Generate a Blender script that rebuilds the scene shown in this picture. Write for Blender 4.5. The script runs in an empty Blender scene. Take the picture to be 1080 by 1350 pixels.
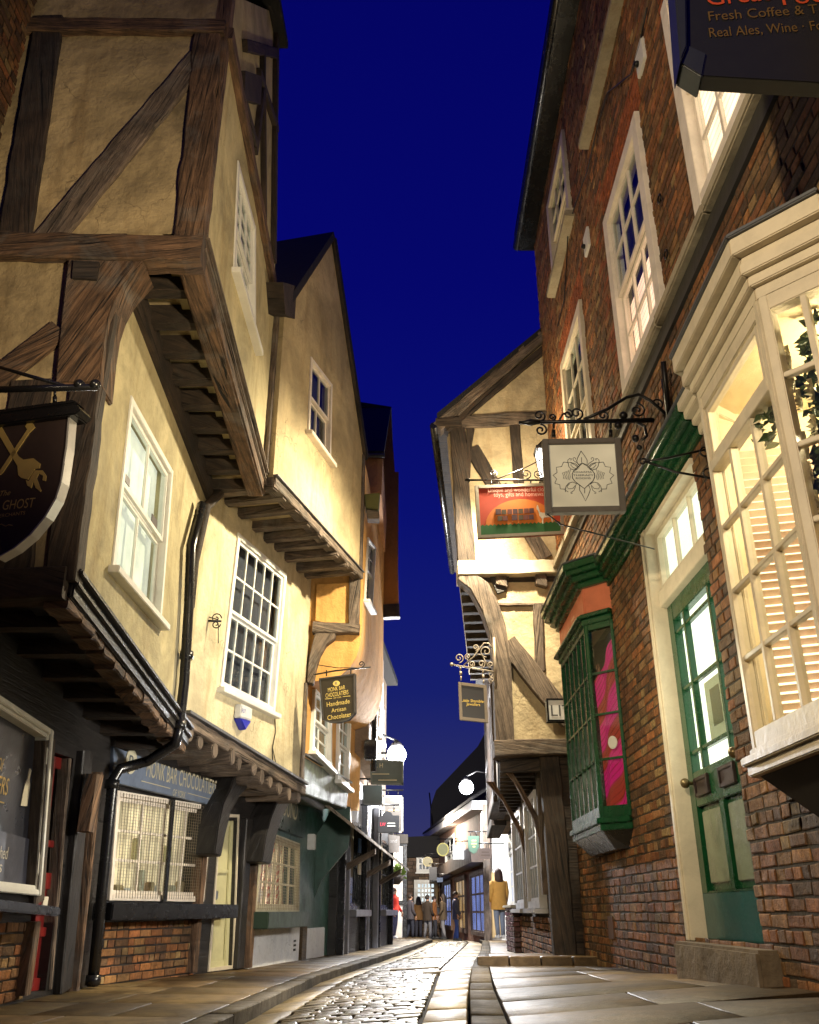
import bpy, bmesh, math, random
from mathutils import Vector, Matrix
from mathutils.geometry import delaunay_2d_cdt
random.seed(11)
RND = random.random
SC = bpy.context.scene
COL = SC.collection
# ------------------------------------------------------------------ camera model
TH = math.radians(24.2)
CT, ST = math.cos(TH), math.sin(TH)
F = 1170.0                      # focal length in photo pixels (1080 x 1350 frame)
CZ = 0.72                       # camera height above the street datum
def ray(u, v):
    a = (u - 540) / F; b = (675 - v) / F
    return (a, CT - b * ST, ST + b * CT)

class Plane:
    """A vertical facade plane: origin, unit direction along it, unit normal toward the street."""
    def __init__(self, x0, y0, dx, dy, nx, ny):
        l = math.hypot(dx, dy); self.o = (x0, y0); self.d = (dx / l, dy / l)
        l = math.hypot(nx, ny); self.n = (nx / l, ny / l)
    def hit(self, u, v, off=0.0):
        r = ray(u, v)
        ox, oy = self.o[0] + self.n[0] * off, self.o[1] + self.n[1] * off
        t = (ox * self.n[0] + oy * self.n[1]) / (r[0] * self.n[0] + r[1] * self.n[1])
        x, y = r[0] * t, r[1] * t
        return ((x - ox) * self.d[0] + (y - oy) * self.d[1], r[2] * t + CZ)
    def hits(self, pts, off=0.0):
        return [self.hit(u, v, off) for u, v in pts]
    def w(self, s, z, o=0.0):
        return (self.o[0] + self.d[0] * s + self.n[0] * o, self.o[1] + self.d[1] * s + self.n[1] * o, z)
def left_plane(x, y, t):  return Plane(x, y, t, 1, 1, -t)
def right_plane(x, y, t): return Plane(x, y, t, 1, -1, t)
def front_plane(y, x=0.0): return Plane(x, y, 1, 0, 0, -1)

# ------------------------------------------------------------------ geometry collector
def vsub(a, b): return (a[0]-b[0], a[1]-b[1], a[2]-b[2])
def vcross(a, b): return (a[1]*b[2]-a[2]*b[1], a[2]*b[0]-a[0]*b[2], a[0]*b[1]-a[1]*b[0])
def vdot(a, b): return a[0]*b[0]+a[1]*b[1]+a[2]*b[2]
def vnorm(a):
    l = math.sqrt(vdot(a, a)) or 1.0
    return (a[0]/l, a[1]/l, a[2]/l)

class G:
    def __init__(self): self.v = []; self.f = []; self.uv = []; self.c = []; self.sm = []
    def face(self, idx, uv=None, col=None, smooth=False):
        self.f.append(tuple(idx)); self.c.append(col); self.sm.append(smooth)
        if uv is None:
            p = [self.v[i] for i in idx]
            n = (0, 0, 0)
            for k in range(len(p)):
                a, b = p[k], p[(k + 1) % len(p)]
                n = (n[0] + (a[1]-b[1])*(a[2]+b[2]), n[1] + (a[2]-b[2])*(a[0]+b[0]), n[2] + (a[0]-b[0])*(a[1]+b[1]))
            n = vnorm(n)
            if abs(n[2]) > .75: uv = [(q[0], q[1]) for q in p]
            else:
                t = vnorm((-n[1], n[0], 0))
                uv = [(q[0]*t[0] + q[1]*t[1], q[2]) for q in p]
        self.uv.append(uv)
    def grain(self, f0, v0):
        """Re-map the faces from f0 on so that u runs along the piece's long axis."""
        pts = self.v[v0:]
        if len(pts) < 2: return
        best, ax = 0, (1, 0, 0)
        step = max(1, len(pts) // 24)
        for i in range(0, len(pts), step):
            for j in range(i + 1, len(pts), step):
                d = vsub(pts[j], pts[i]); l = vdot(d, d)
                if l > best: best, ax = l, d
        ax = vnorm(ax); ou, ov = RND() * 40, RND() * 40
        cen = tuple(sum(p[i] for p in pts)/len(pts) for i in range(3)); ref = vnorm(vcross(ax, (.31, .52, .79)))
        for k in range(f0, len(self.f)):
            p = [vsub(self.v[i], cen) for i in self.f[k]]
            n = vnorm(vcross(vsub(p[1], p[0]), vsub(p[2], p[0])))
            t = vcross(n, ax)
            if vdot(t, ref) < 0: t = (-t[0], -t[1], -t[2])
            t = vnorm(t) if vdot(t, t) > .01 else vnorm(vcross(ax, (.3, .5, .8)))
            if abs(vdot(n, ax)) > .8: a2 = vnorm(vcross(t, n)); self.uv[k] = [(vdot(q, a2)*.3 + ou, vdot(q, t) + ov) for q in p]
            else: self.uv[k] = [(vdot(q, ax) + ou, vdot(q, t) + ov) for q in p]
    def loop_prism(self, A, B, grain=False, col=None):
        """Two equal-length loops joined into a closed solid."""
        v0, f0 = len(self.v), len(self.f); n = len(A)
        self.v += [tuple(p) for p in A] + [tuple(p) for p in B]
        self.face([v0 + i for i in range(n)], col=col)
        self.face([v0 + n + i for i in reversed(range(n))], col=col)
        for i in range(n):
            j = (i + 1) % n
            self.face([v0 + j, v0 + i, v0 + n + i, v0 + n + j], col=col)
        if grain: self.grain(f0, v0)
    def prism(self, pl, pts, o0, o1, grain=False, col=None):
        self.loop_prism([pl.w(s, z, o1) for s, z in pts], [pl.w(s, z, o0) for s, z in pts], grain, col)
    def pp(self, pl, px, o0, o1, grain=False, off=None):
        self.prism(pl, pl.hits(px, o1 if off is None else off), o0, o1, grain)
    def bx(self, pl, s0, s1, z0, z1, o0, o1, grain=False, col=None):
        self.prism(pl, [(s0, z0), (s1, z0), (s1, z1), (s0, z1)], o0, o1, grain, col)
    def box(self, x0, x1, y0, y1, z0, z1, grain=False, col=None):
        self.loop_prism([(x0,y0,z1),(x1,y0,z1),(x1,y1,z1),(x0,y1,z1)], [(x0,y0,z0),(x1,y0,z0),(x1,y1,z0),(x0,y1,z0)], grain, col)
    def timber(self, pl, a, b, wa, wb, o0, o1, jit=.012, step=.14):
        """A hewn beam on plane pl from a to b (s, z) with a wavering outline."""
        d = (b[0]-a[0], b[1]-a[1]); L = math.hypot(*d) or 1; d = (d[0]/L, d[1]/L); n = (-d[1], d[0])
        jit *= .6; k = max(2, int(L / step)); up, dn = [], []
        for i in range(k + 1):
            t = i / k; w = (wa*(1-t) + wb*t) / 2; j = jit if 0 < i < k else jit*.3
            x, z = a[0] + d[0]*L*t, a[1] + d[1]*L*t
            up.append((x + n[0]*(w + (RND()-.5)*2*j), z + n[1]*(w + (RND()-.5)*2*j)))
            dn.append((x - n[0]*(w + (RND()-.5)*2*j), z - n[1]*(w + (RND()-.5)*2*j)))
        v0, f0 = len(self.v), len(self.f)
        front = []; bev = .012
        for i in range(k + 1):
            for (p, q) in ((up[i], dn[i]),):
                ox = (RND()-.5)*jit*.8
                m = lambda p, q, e: (p[0] + (q[0]-p[0])*e, p[1] + (q[1]-p[1])*e)
                ww = math.hypot(p[0]-q[0], p[1]-q[1]) or 1
                e = min(.25, bev / ww)
                self.v += [pl.w(*p, o0), pl.w(*p, o1 - bev), pl.w(*m(p, q, e), o1 + ox*.5), pl.w(*m(p, q, .5), o1 + ox), pl.w(*m(q, p, e), o1 + ox*.4), pl.w(*q, o1 - bev), pl.w(*q, o0)]
        for i in range(k):
            for j in range(6):
                x = v0 + i*7 + j
                self.face([x, x + 7, x + 8, x + 1], smooth=False)
        self.face([v0 + j for j in range(7)]); self.face([v0 + k*7 + j for j in reversed(range(7))])
        # back strip
        for i in range(k): self.face([v0 + i*7 + 6, v0 + i*7 + 13, v0 + i*7 + 7, v0 + i*7])
        self.grain(f0, v0)
    def pt(self, pl, pa, pb, w, o0, o1, w2=None, jit=.012):
        """timber between two photo points that lie on the plane"""
        self.timber(pl, pl.hit(*pa, o1), pl.hit(*pb, o1), w, w2 or w, o0, o1, jit)
    def tube(self, pts, r, n=8, caps=True, r2=None):
        v0 = len(self.v); pts = [Vector(p) for p in pts]; m = len(pts)
        prev = None
        for i, p in enumerate(pts):
            d = (pts[min(i+1, m-1)] - pts[max(i-1, 0)]).normalized()
            if prev is None:
                a = Vector((0, 0, 1)) if abs(d.z) < .9 else Vector((1, 0, 0))
                x = d.cross(a).normalized()
            else:
                x = (prev - d * prev.dot(d)).normalized()
            prev = x; y = d.cross(x)
            rr = r[i] if isinstance(r, (list, tuple)) else r
            for k in range(n):
                a = 2*math.pi*k/n
                self.v.append(tuple(p + x*math.cos(a)*rr + y*math.sin(a)*rr))
        for i in range(m - 1):
            for k in range(n):
                a, b = v0 + i*n + k, v0 + i*n + (k+1) % n
                self.face([a, b, b + n, a + n], smooth=True)
        if caps:
            self.face([v0 + k for k in reversed(range(n))]); self.face([v0 + (m-1)*n + k for k in range(n)])
    def loft(self, rings, n=14, caps=True):
        """rings: (cx, cy, cz, rx, ry)"""
        v0 = len(self.v)
        for cx, cy, cz, rx, ry in rings:
            for k in range(n):
                a = 2*math.pi*k/n
                self.v.append((cx + rx*math.cos(a), cy + ry*math.sin(a), cz))
        for i in range(len(rings) - 1):
            for k in range(n):
                a, b = v0 + i*n + k, v0 + i*n + (k+1) % n
                self.face([a, b, b + n, a + n], smooth=True)
        if caps:
            self.face([v0 + k for k in reversed(range(n))]); self.face([v0 + (len(rings)-1)*n + k for k in range(n)])
    def ball(self, c, r, n=12, m=8, sq=(1, 1, 1)):
        rr = []
        for i in range(m + 1):
            a = -math.pi/2 + math.pi*i/m; k = max(.03, math.cos(a))
            rr.append((c[0], c[1], c[2] + r*sq[2]*math.sin(a), r*sq[0]*k, r*sq[1]*k))
        self.loft(rr, n)
    def wall(self, pl, outer, holes=(), o=0.0, thick=.3):
        """A wall face with real openings: front skin, outer edges and reveals."""
        loops = [outer] + [h for h in holes]
        flat = [p for l in loops for p in l]
        v0 = len(self.v); N = len(flat)
        self.v += [pl.w(s, z, o) for s, z in flat] + [pl.w(s, z, o - thick) for s, z in flat]
        edges = []; k = 0
        for l in loops:
            edges += [(k + i, k + (i+1) % len(l)) for i in range(len(l))]; k += len(l)
        VO, _, FO, _, _, _ = delaunay_2d_cdt([Vector(p) for p in flat], edges, [], 0, 1e-6)
        vi = len(self.v)
        self.v += [pl.w(p[0], p[1], o) for p in VO] + [pl.w(p[0], p[1], o - thick) for p in VO]
        for tri in FO:
            c = (sum(VO[i][0] for i in tri)/len(tri), sum(VO[i][1] for i in tri)/len(tri))
            if not poly_in(c, outer) or any(poly_in(c, h) for h in holes): continue
            self.face([vi + i for i in tri]); self.face([vi + len(VO) + i for i in reversed(tri)])
        k = 0
        for l in loops:
            for i in range(len(l)):
                a, b = v0 + k + i, v0 + k + (i+1) % len(l)
                self.face([a, b, b + N, a + N])
            k += len(l)
    def build(self, name, mat, parent=None, bevel=0.0, smooth=None, label=None):
        base = (0, 0, 0)
        q = parent
        while q is not None:
            base = (base[0]+q.location[0], base[1]+q.location[1], base[2]+q.location[2]); q = q.parent
        me = bpy.data.meshes.new(name)
        me.from_pydata([vsub(p, base) for p in self.v], [], self.f)
        uvl = me.uv_layers.new(name='UVMap')
        flat = [c for uv in self.uv for p in uv for c in p]
        uvl.data.foreach_set('uv', flat)
        me.polygons.foreach_set('use_smooth', self.sm if smooth is None else [smooth]*len(self.f))
        if any(c is not None for c in self.c):
            at = me.color_attributes.new('Col', 'FLOAT_COLOR', 'CORNER'); vals = []
            for f, c in zip(self.f, self.c):
                c = c or (1, 1, 1)
                vals += [c[0], c[1], c[2], 1.0] * len(f)
            at.data.foreach_set('color', vals)
        me.materials.append(mat)
        bm = bmesh.new(); bm.from_mesh(me)
        bmesh.ops.recalc_face_normals(bm, faces=bm.faces)
        if bevel > 0:
            es = [e for e in bm.edges if len(e.link_faces) == 2 and e.calc_face_angle(0) > .6]
            bmesh.ops.bevel(bm, geom=es, offset=bevel, segments=2, affect='EDGES', clamp_overlap=True)
        bm.to_mesh(me); bm.free()
        ob = bpy.data.objects.new(name, me); COL.objects.link(ob)
        if parent is not None: ob.parent = parent
        if label: ob['label'] = label
        return ob

def thing(name, label, cat, loc, group=None):
    o = bpy.data.objects.new(name, None); COL.objects.link(o)
    o.location = loc; o.empty_display_size = .1
    o['label'] = label; o['category'] = cat
    if group: o['group'] = group
    return o
def tag(o, label, cat, group=None):
    o['label'] = label; o['category'] = cat
    if group: o['group'] = group
    return o
def struct(name, g, mat):
    o = g.build(name, mat); o['kind'] = 'structure'; return o

# ------------------------------------------------------------------ materials
MATS = {}
class N:
    def __init__(self, name):
        self.m = bpy.data.materials.new(name); self.m.use_nodes = True
        self.t = self.m.node_tree; self.t.nodes.clear()
        self.out = self.t.nodes.new('ShaderNodeOutputMaterial')
    def n(self, typ, **kw):
        x = self.t.nodes.new(typ)
        for k, v in kw.items():
            if k.startswith('in_'):
                key = k[3:]; key = int(key) if key.isdigit() else key.replace('_', ' ')
                x.inputs[key].default_value = v
            else: setattr(x, k, v)
        return x
    def l(self, a, b): self.t.links.new(a, b)
    def coord(self, kind='Object', scale=(1, 1, 1)):
        c = self.n('ShaderNodeTexCoord'); mp = self.n('ShaderNodeMapping'); mp.inputs['Scale'].default_value = scale
        self.l(c.outputs[kind], mp.inputs['Vector']); return mp.outputs['Vector']
    def noise(self, vec, scale, detail=5, rough=.6, dist=0):
        x = self.n('ShaderNodeTexNoise'); x.inputs['Scale'].default_value = scale; x.inputs['Detail'].default_value = detail
        x.inputs['Roughness'].default_value = rough; x.inputs['Distortion'].default_value = dist
        self.l(vec, x.inputs['Vector']); return x.outputs['Fac']
    def ramp(self, fac, stops):
        r = self.n('ShaderNodeValToRGB'); e = r.color_ramp.elements
        while len(e) < len(stops): e.new(.5)
        for el, (p, c) in zip(e, stops):
            el.position = p; el.color = (*c, 1) if len(c) == 3 else c
        self.l(fac, r.inputs['Fac']); return r.outputs['Color']
    def mix(self, a, b, fac, mode='MIX'):
        x = self.n('ShaderNodeMix', data_type='RGBA', blend_type=mode)
        for sock, val in ((x.inputs[6], a), (x.inputs[7], b), (x.inputs[0], fac)):
            if hasattr(val, 'links') or hasattr(val, 'is_linked'): self.l(val, sock)
            else: sock.default_value = (*val, 1) if isinstance(val, tuple) else val
        return x.outputs[2]
    def bump(self, h, strength, dist=.02, prev=None):
        b = self.n('ShaderNodeBump'); b.inputs['Strength'].default_value = strength; b.inputs['Distance'].default_value = dist
        self.l(h, b.inputs['Height'])
        if prev is not None: self.l(prev, b.inputs['Normal'])
        return b.outputs['Normal']
    def bsdf(self, color, rough=.7, normal=None, **kw):
        p = self.n('ShaderNodeBsdfPrincipled')
        if isinstance(color, tuple): p.inputs['Base Color'].default_value = (*color, 1)
        else: self.l(color, p.inputs['Base Color'])
        if isinstance(rough, (int, float)): p.inputs['Roughness'].default_value = rough
        else: self.l(rough, p.inputs['Roughness'])
        if normal is not None: self.l(normal, p.inputs['Normal'])
        for k, v in kw.items(): p.inputs[k.replace('_', ' ')].default_value = v
        self.l(p.outputs[0], self.out.inputs['Surface']); return p
def mul(c, k): return (c[0]*k, c[1]*k, c[2]*k)
def cached(fn):
    def f(name, *a, **k):
        if name not in MATS: MATS[name] = fn(name, *a, **k)
        return MATS[name]
    return f
@cached
def m_plaster(name, col, dirt=.55, stain=(.5, .38, .2)):
    x = N(name); v = x.coord('Object')
    big = x.noise(v, 1.1, 7, .65, .6)
    c = x.mix(mul(col, dirt), col, x.ramp(big, [(.32, (0, 0, 0)), (.62, (1, 1, 1))]))
    vs = x.coord('Object', (3.2, 3.2, .45)); st = x.noise(vs, 1.2, 6, .7, .3)
    c = x.mix(c, x.mix(c, tuple(stain), 1.0, 'MULTIPLY'), x.ramp(st, [(.52, (0, 0, 0)), (.80, (.75, .75, .75))]))
    fine = x.noise(v, 38, 6, .7)
    c = x.mix(c, mul(col, .55), x.ramp(fine, [(.56, (0, 0, 0)), (.75, (.45, .45, .45))]))
    vo = x.n('ShaderNodeTexVoronoi', feature='DISTANCE_TO_EDGE'); vo.inputs['Scale'].default_value = 1.5
    wv = x.n('ShaderNodeMix', data_type='RGBA', blend_type='LINEAR_LIGHT'); wv.inputs[0].default_value = .22
    nz = x.n('ShaderNodeTexNoise'); nz.inputs['Scale'].default_value = 4; nz.inputs['Detail'].default_value = 6; x.l(v, nz.inputs['Vector'])
    x.l(v, wv.inputs[6]); x.l(nz.outputs['Color'], wv.inputs[7]); x.l(wv.outputs[2], vo.inputs['Vector'])
    gate = x.ramp(x.noise(v, .9, 3, .5), [(.56, (0, 0, 0)), (.62, (.8, .8, .8))])
    crk = x.mix((0, 0, 0), gate, x.ramp(vo.outputs['Distance'], [(0, (1, 1, 1)), (.012, (0, 0, 0))]), 'MIX')
    c = x.mix(c, mul(col, .3), crk)
    med = x.noise(v, 9, 7, .72, 1.2)
    c = x.mix(c, mul(col, .5), x.ramp(med, [(.52, (0, 0, 0)), (.70, (.5, .5, .5))]))
    nb = x.bump(x.noise(v, 2.2, 6, .62), .8, .07); nb = x.bump(med, .4, .015, nb); nb = x.bump(fine, .4, .006, nb)
    x.bsdf(c, .9, nb); return x.m
@cached
def m_wood(name, dark, light, rough=.8, bump=.9, cracks=True):
    x = N(name); v = x.coord('UV', (1.3, 16, 1)); v2 = x.coord('UV', (.9, 45, 1)); v3 = x.coord('UV', (1, 1, 1))
    g = x.noise(v, 1.6, 8, .68, .9); lo = x.noise(v3, 2.3, 5, .65, .4)
    c = x.mix(dark, light, x.ramp(g, [(.34, (0, 0, 0)), (.66, (1, 1, 1))]))
    c = x.mix(c, mul(dark, .45), x.ramp(lo, [(.45, (0, 0, 0)), (.72, (.9, .9, .9))]))
    gy = x.noise(x.coord('Object'), 1.9, 6, .7, .8); lum = .5*(light[0]+light[1])
    c = x.mix(c, x.mix((lum*.55, lum*.52, lum*.48), (lum*1.15, lum*1.05, lum*.92), g), x.ramp(gy, [(.52, (0, 0, 0)), (.66, (.5, .5, .5))]))
    wide = x.noise(x.coord('UV', (.45, 7, 1)), 1.1, 4, .6, .8); split = x.ramp(wide, [(.30, (0, 0, 0)), (.325, (1, 1, 1))])
    if cracks: c = x.mix(mul(dark, .12), c, split)
    cr = x.noise(v2, 1.3, 3, .55, .5); crk = x.ramp(cr, [(.33, (0, 0, 0)), (.40, (1, 1, 1))])
    if cracks: c = x.mix(mul(dark, .25), c, crk)
    nb = x.bump(g, bump, .018)
    if cracks: nb = x.bump(split, bump*.8, .03, x.bump(crk, bump*.7, .014, nb))
    x.bsdf(c, rough, nb); return x.m
@cached
def m_paint(name, col, rough=.4, wear=.25, bump=.15):
    x = N(name); v = x.coord('Object'); a = x.noise(v, 5, 6, .65, .3); b = x.noise(v, 45, 4, .6)
    c = x.mix(col, mul(col, 1-wear), x.ramp(a, [(.42, (0, 0, 0)), (.7, (1, 1, 1))]))
    c = x.mix(c, mul(col, .5), x.ramp(b, [(.63, (0, 0, 0)), (.74, (wear, wear, wear))]))
    r = x.ramp(a, [(.3, (rough*.8,)*3), (.75, (min(1, rough*1.35),)*3)])
    x.bsdf(c, r, x.bump(b, bump, .006, x.bump(a, bump, .02))); return x.m
@cached
def m_attr(name, rough=.85, bump=.7, fscale=30, tint=(1, 1, 1), spot=.4, spec=.5, gum=False, worn=False):
    x = N(name); v = x.coord('Object')
    at = x.n('ShaderNodeAttribute', attribute_name='Col')
    a = x.noise(v, fscale, 6, .7); b = x.noise(v, fscale*.18, 5, .65, .5)
    c = x.mix(at.outputs['Color'], tint, 1.0, 'MULTIPLY')
    c = x.mix(c, x.mix(c, (.30, .27, .25), 1.0, 'MULTIPLY'), x.ramp(a, [(.45, (0, 0, 0)), (.72, (spot, spot, spot))]))
    c = x.mix(c, x.mix(c, (.35, .33, .31), 1.0, 'MULTIPLY'), x.ramp(b, [(.4, (0, 0, 0)), (.75, (spot*1.3,)*3)]))
    if worn:
        wn = x.noise(x.coord('Object'), 15, 5, .65, .6)
        c = x.mix(c, x.mix(c, (1.75, 1.7, 1.6), 1.0, 'MULTIPLY'), x.ramp(wn, [(.5, (0, 0, 0)), (.68, (.9, .9, .9))]))
        so = x.noise(x.coord('Object'), .75, 6, .65, .5)
        c = x.mix(c, x.mix(c, (.55, .53, .52), 1.0, 'MULTIPLY'), x.ramp(so, [(.46, (0, 0, 0)), (.66, (.95, .95, .95))]))
    if gum:
        vo = x.n('ShaderNodeTexVoronoi'); vo.inputs['Scale'].default_value = 3.2; x.l(x.coord('Object', (1, 1, .2)), vo.inputs['Vector'])
        c = x.mix(c, x.mix(c, (.30, .29, .28), 1.0, 'MULTIPLY'), x.ramp(vo.outputs['Distance'], [(.05, (.9, .9, .9)), (.075, (0, 0, 0))]))
        dmp = x.noise(x.coord('Object', (1, .45, 1)), 1.3, 5, .62, .7)
        c = x.mix(c, x.mix(c, (.42, .40, .37), 1.0, 'MULTIPLY'), x.ramp(dmp, [(.42, (0, 0, 0)), (.6, (1, 1, 1))]))
    rr = x.ramp(b, [(.3, (rough*.75,)*3), (.7, (rough,)*3)])
    x.bsdf(c, rr, x.bump(a, bump, .012, x.bump(b, bump*.5, .03)), Specular_IOR_Level=spec); return x.m
@cached
def m_flat(name, col, rough=.5, metal=0.0, bump=.1):
    x = N(name); v = x.coord('Object'); a = x.noise(v, 14, 5, .6)
    c = x.mix(mul(col, .75), mul(col, 1.1), a)
    x.bsdf(c, rough, x.bump(a, bump, .008), Metallic=metal); return x.m
@cached
def m_emit(name, col, strength, var=.25, scale=2.0):
    x = N(name); v = x.coord('Object'); a = x.noise(v, scale, 4, .6)
    c = x.mix(mul(col, 1-var), col, x.ramp(a, [(.3, (0, 0, 0)), (.7, (1, 1, 1))]))
    e = x.n('ShaderNodeEmission'); x.l(c, e.inputs['Color']); e.inputs['Strength'].default_value = strength
    x.l(e.outputs[0], x.out.inputs['Surface']); return x.m
@cached
def m_blind(name, col, strength, freq=22, dark=.35, axis=1):
    """A slatted or pleated blind lit from the room behind it."""
    x = N(name); c = x.n('ShaderNodeTexCoord'); s = x.n('ShaderNodeSeparateXYZ'); x.l(c.outputs['UV'], s.inputs[0])
    m = x.n('ShaderNodeMath', operation='MULTIPLY'); x.l(s.outputs[axis], m.inputs[0]); m.inputs[1].default_value = freq
    f = x.n('ShaderNodeMath', operation='FRACT'); x.l(m.outputs[0], f.inputs[0])
    k = x.ramp(f.outputs[0], [(0, (1, 1, 1)), (.62, (1, 1, 1)), (.74, (dark,)*3), (1, (dark,)*3)])
    big = x.noise(x.coord('Object'), 1.3, 3, .5)
    col2 = x.mix(mul(col, .55), col, x.ramp(big, [(.35, (0, 0, 0)), (.65, (1, 1, 1))]))
    cc = x.mix(col2, k, 1.0, 'MULTIPLY')
    p = x.bsdf(cc, .7); x.l(cc, p.inputs['Emission Color']); p.inputs['Emission Strength'].default_value = strength
    return x.m
@cached
def m_glass(name, tint=(.9, .95, .95), refl=.32, rough=.06):
    x = N(name)
    t = x.n('ShaderNodeBsdfTransparent'); t.inputs[0].default_value = (*tint, 1)
    g = x.n('ShaderNodeBsdfGlossy'); g.inputs['Roughness'].default_value = rough
    nb = x.bump(x.noise(x.coord('Object'), 2.5, 1, .4), .05, .03); x.l(nb, g.inputs['Normal'])
    lw = x.n('ShaderNodeLayerWeight'); lw.inputs[0].default_value = .5
    pw = x.n('ShaderNodeMath', operation='POWER'); x.l(lw.outputs['Facing'], pw.inputs[0]); pw.inputs[1].default_value = 3.5
    m = x.n('ShaderNodeMath', operation='MULTIPLY_ADD'); x.l(pw.outputs[0], m.inputs[0]); m.inputs[1].default_value = refl; m.inputs[2].default_value = .03
    mx = x.n('ShaderNodeMixShader'); x.l(m.outputs[0], mx.inputs[0]); x.l(t.outputs[0], mx.inputs[1]); x.l(g.outputs[0], mx.inputs[2])
    x.l(mx.outputs[0], x.out.inputs['Surface']); return x.m
@cached
def m_cloth(name, c1, c2, freq=14, emit=0.0):
    x = N(name); v = x.coord('UV'); w = x.n('ShaderNodeTexWave', wave_type='BANDS', bands_direction='DIAGONAL')
    w.inputs['Scale'].default_value = freq; w.inputs['Distortion'].default_value = 1.5; w.inputs['Detail'].default_value = 2; x.l(v, w.inputs['Vector'])
    big = x.noise(x.coord('Object'), 2.6, 3, .5)
    c = x.mix(c1, c2, x.ramp(w.outputs['Fac'], [(.45, (0, 0, 0)), (.6, (1, 1, 1))]))
    c = x.mix(c1, c, x.ramp(big, [(.42, (0, 0, 0)), (.5, (1, 1, 1))]))
    p = x.bsdf(c, .9)
    if emit: x.l(c, p.inputs['Emission Color']); p.inputs['Emission Strength'].default_value = emit
    return x.m

OAK = m_wood('weathered_oak', (.030, .017, .010), (.24, .135, .072), .82, 1.3)
OAKGREY = m_wood('grey_oak', (.060, .044, .033), (.23, .17, .125), .85, 1.2)
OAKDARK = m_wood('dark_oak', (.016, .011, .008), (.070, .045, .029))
BLACKWOOD = m_wood('black_painted_timber', (.008, .007, .007), (.030, .026, .024), .45, .5)
CREAM = m_plaster('cream_render', (.56, .48, .275), .45)
CREAM2 = m_plaster('ochre_render', (.53, .42, .24), .5)
CREAM3 = m_plaster('pale_render', (.64, .55, .35), .5)
ORANGE = m_plaster('orange_render', (.68, .37, .11), .75)
BROWN = m_plaster('brown_render', (.52, .24, .07), .7)
WHITE = m_paint('white_gloss_paint', (.78, .77, .72), .35, .15)
CREAMPAINT = m_paint('cream_gloss_paint', (.66, .58, .44), .35, .2)
PINKWHITE = m_paint('warm_white_paint', (.82, .74, .64), .4, .2)
GREEN = m_paint('green_gloss_paint', (.005, .062, .020), .25, .35)
TEAL = m_paint('teal_gloss_paint', (.010, .13, .085), .2, .4)
DKGREEN = m_paint('dark_green_paint', (.022, .075, .055), .35, .45, .3)
SALMON = m_paint('salmon_paint', (.62, .17, .085), .45, .15)
BLACK = m_paint('black_gloss_paint', (.010, .010, .011), .25, .3)
IRON = m_flat('wrought_iron', (.012, .011, .011), .4, .5, .3)
LEAD = m_flat('lead_sheet', (.12, .125, .14), .5, .3, .6)
SLATE = m_flat('roof_slate', (.012, .011, .012), .8, 0, .8)
STONE = m_plaster('sill_stone', (.42, .36, .26), .55)
BRICK = m_attr('old_brick', .88, 1.4, 24, (1.02, 1.0, .86), .6, .4, False, True)
MORTAR = m_plaster('dark_mortar', (.062, .050, .036), .5)
GLASS = m_glass('window_glass')
DARKROOM = m_flat('dark_room', (.045, .040, .058), .9)
RED = m_paint('red_door_paint', (.17, .012, .010), .35, .3)
CREAMDOOR = m_paint('pale_yellow_door_paint', (.55, .52, .30), .4, .15)
GOLD = m_flat('gold_lettering', (.62, .44, .14), .35, .3)

# ------------------------------------------------------------------ shared builders
def bil(q, a, b):
    """q: TL, TR, BR, BL as (s, z); a across 0..1, b from bottom 0..1"""
    tl, tr, br, bl = q
    x = ((bl[0]*(1-a)+br[0]*a)*(1-b) + (tl[0]*(1-a)+tr[0]*a)*b)
    z = ((bl[1]*(1-a)+br[1]*a)*(1-b) + (tl[1]*(1-a)+tr[1]*a)*b)
    return (x, z)
def qsize(q):
    tl, tr, br, bl = q
    W = (math.dist(tl, tr) + math.dist(bl, br)) / 2; H = (math.dist(tl, bl) + math.dist(tr, br)) / 2
    return W, H
def qbar(g, pl, q, a0, a1, b0, b1, o0, o1, grain=False):
    g.prism(pl, [bil(q, a0, b0), bil(q, a1, b0), bil(q, a1, b1), bil(q, a0, b1)], o0, o1, grain)
def subq(q, a0, a1, b0, b1): return [bil(q, a0, b1), bil(q, a1, b1), bil(q, a1, b0), bil(q, a0, b0)]
def ring(g, pl, q, w, o0, o1):
    W, H = qsize(q); a, b = w / W, w / H
    qbar(g, pl, q, 0, a, 0, 1, o0, o1); qbar(g, pl, q, 1-a, 1, 0, 1, o0, o1)
    qbar(g, pl, q, a, 1-a, 0, b, o0, o1 - .002); qbar(g, pl, q, a, 1-a, 1-b, 1, o0, o1 - .002)
def grid(g, pl, q, cols, rows, w, o0, o1):
    W, H = qsize(q)
    for i in range(1, cols): qbar(g, pl, q, i/cols - w/2/W, i/cols + w/2/W, 0, 1, o0, o1)
    for j in range(1, rows): qbar(g, pl, q, 0, 1, j/rows - w/2/H, j/rows + w/2/H, o0 + .002, o1 - .003)
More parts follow.
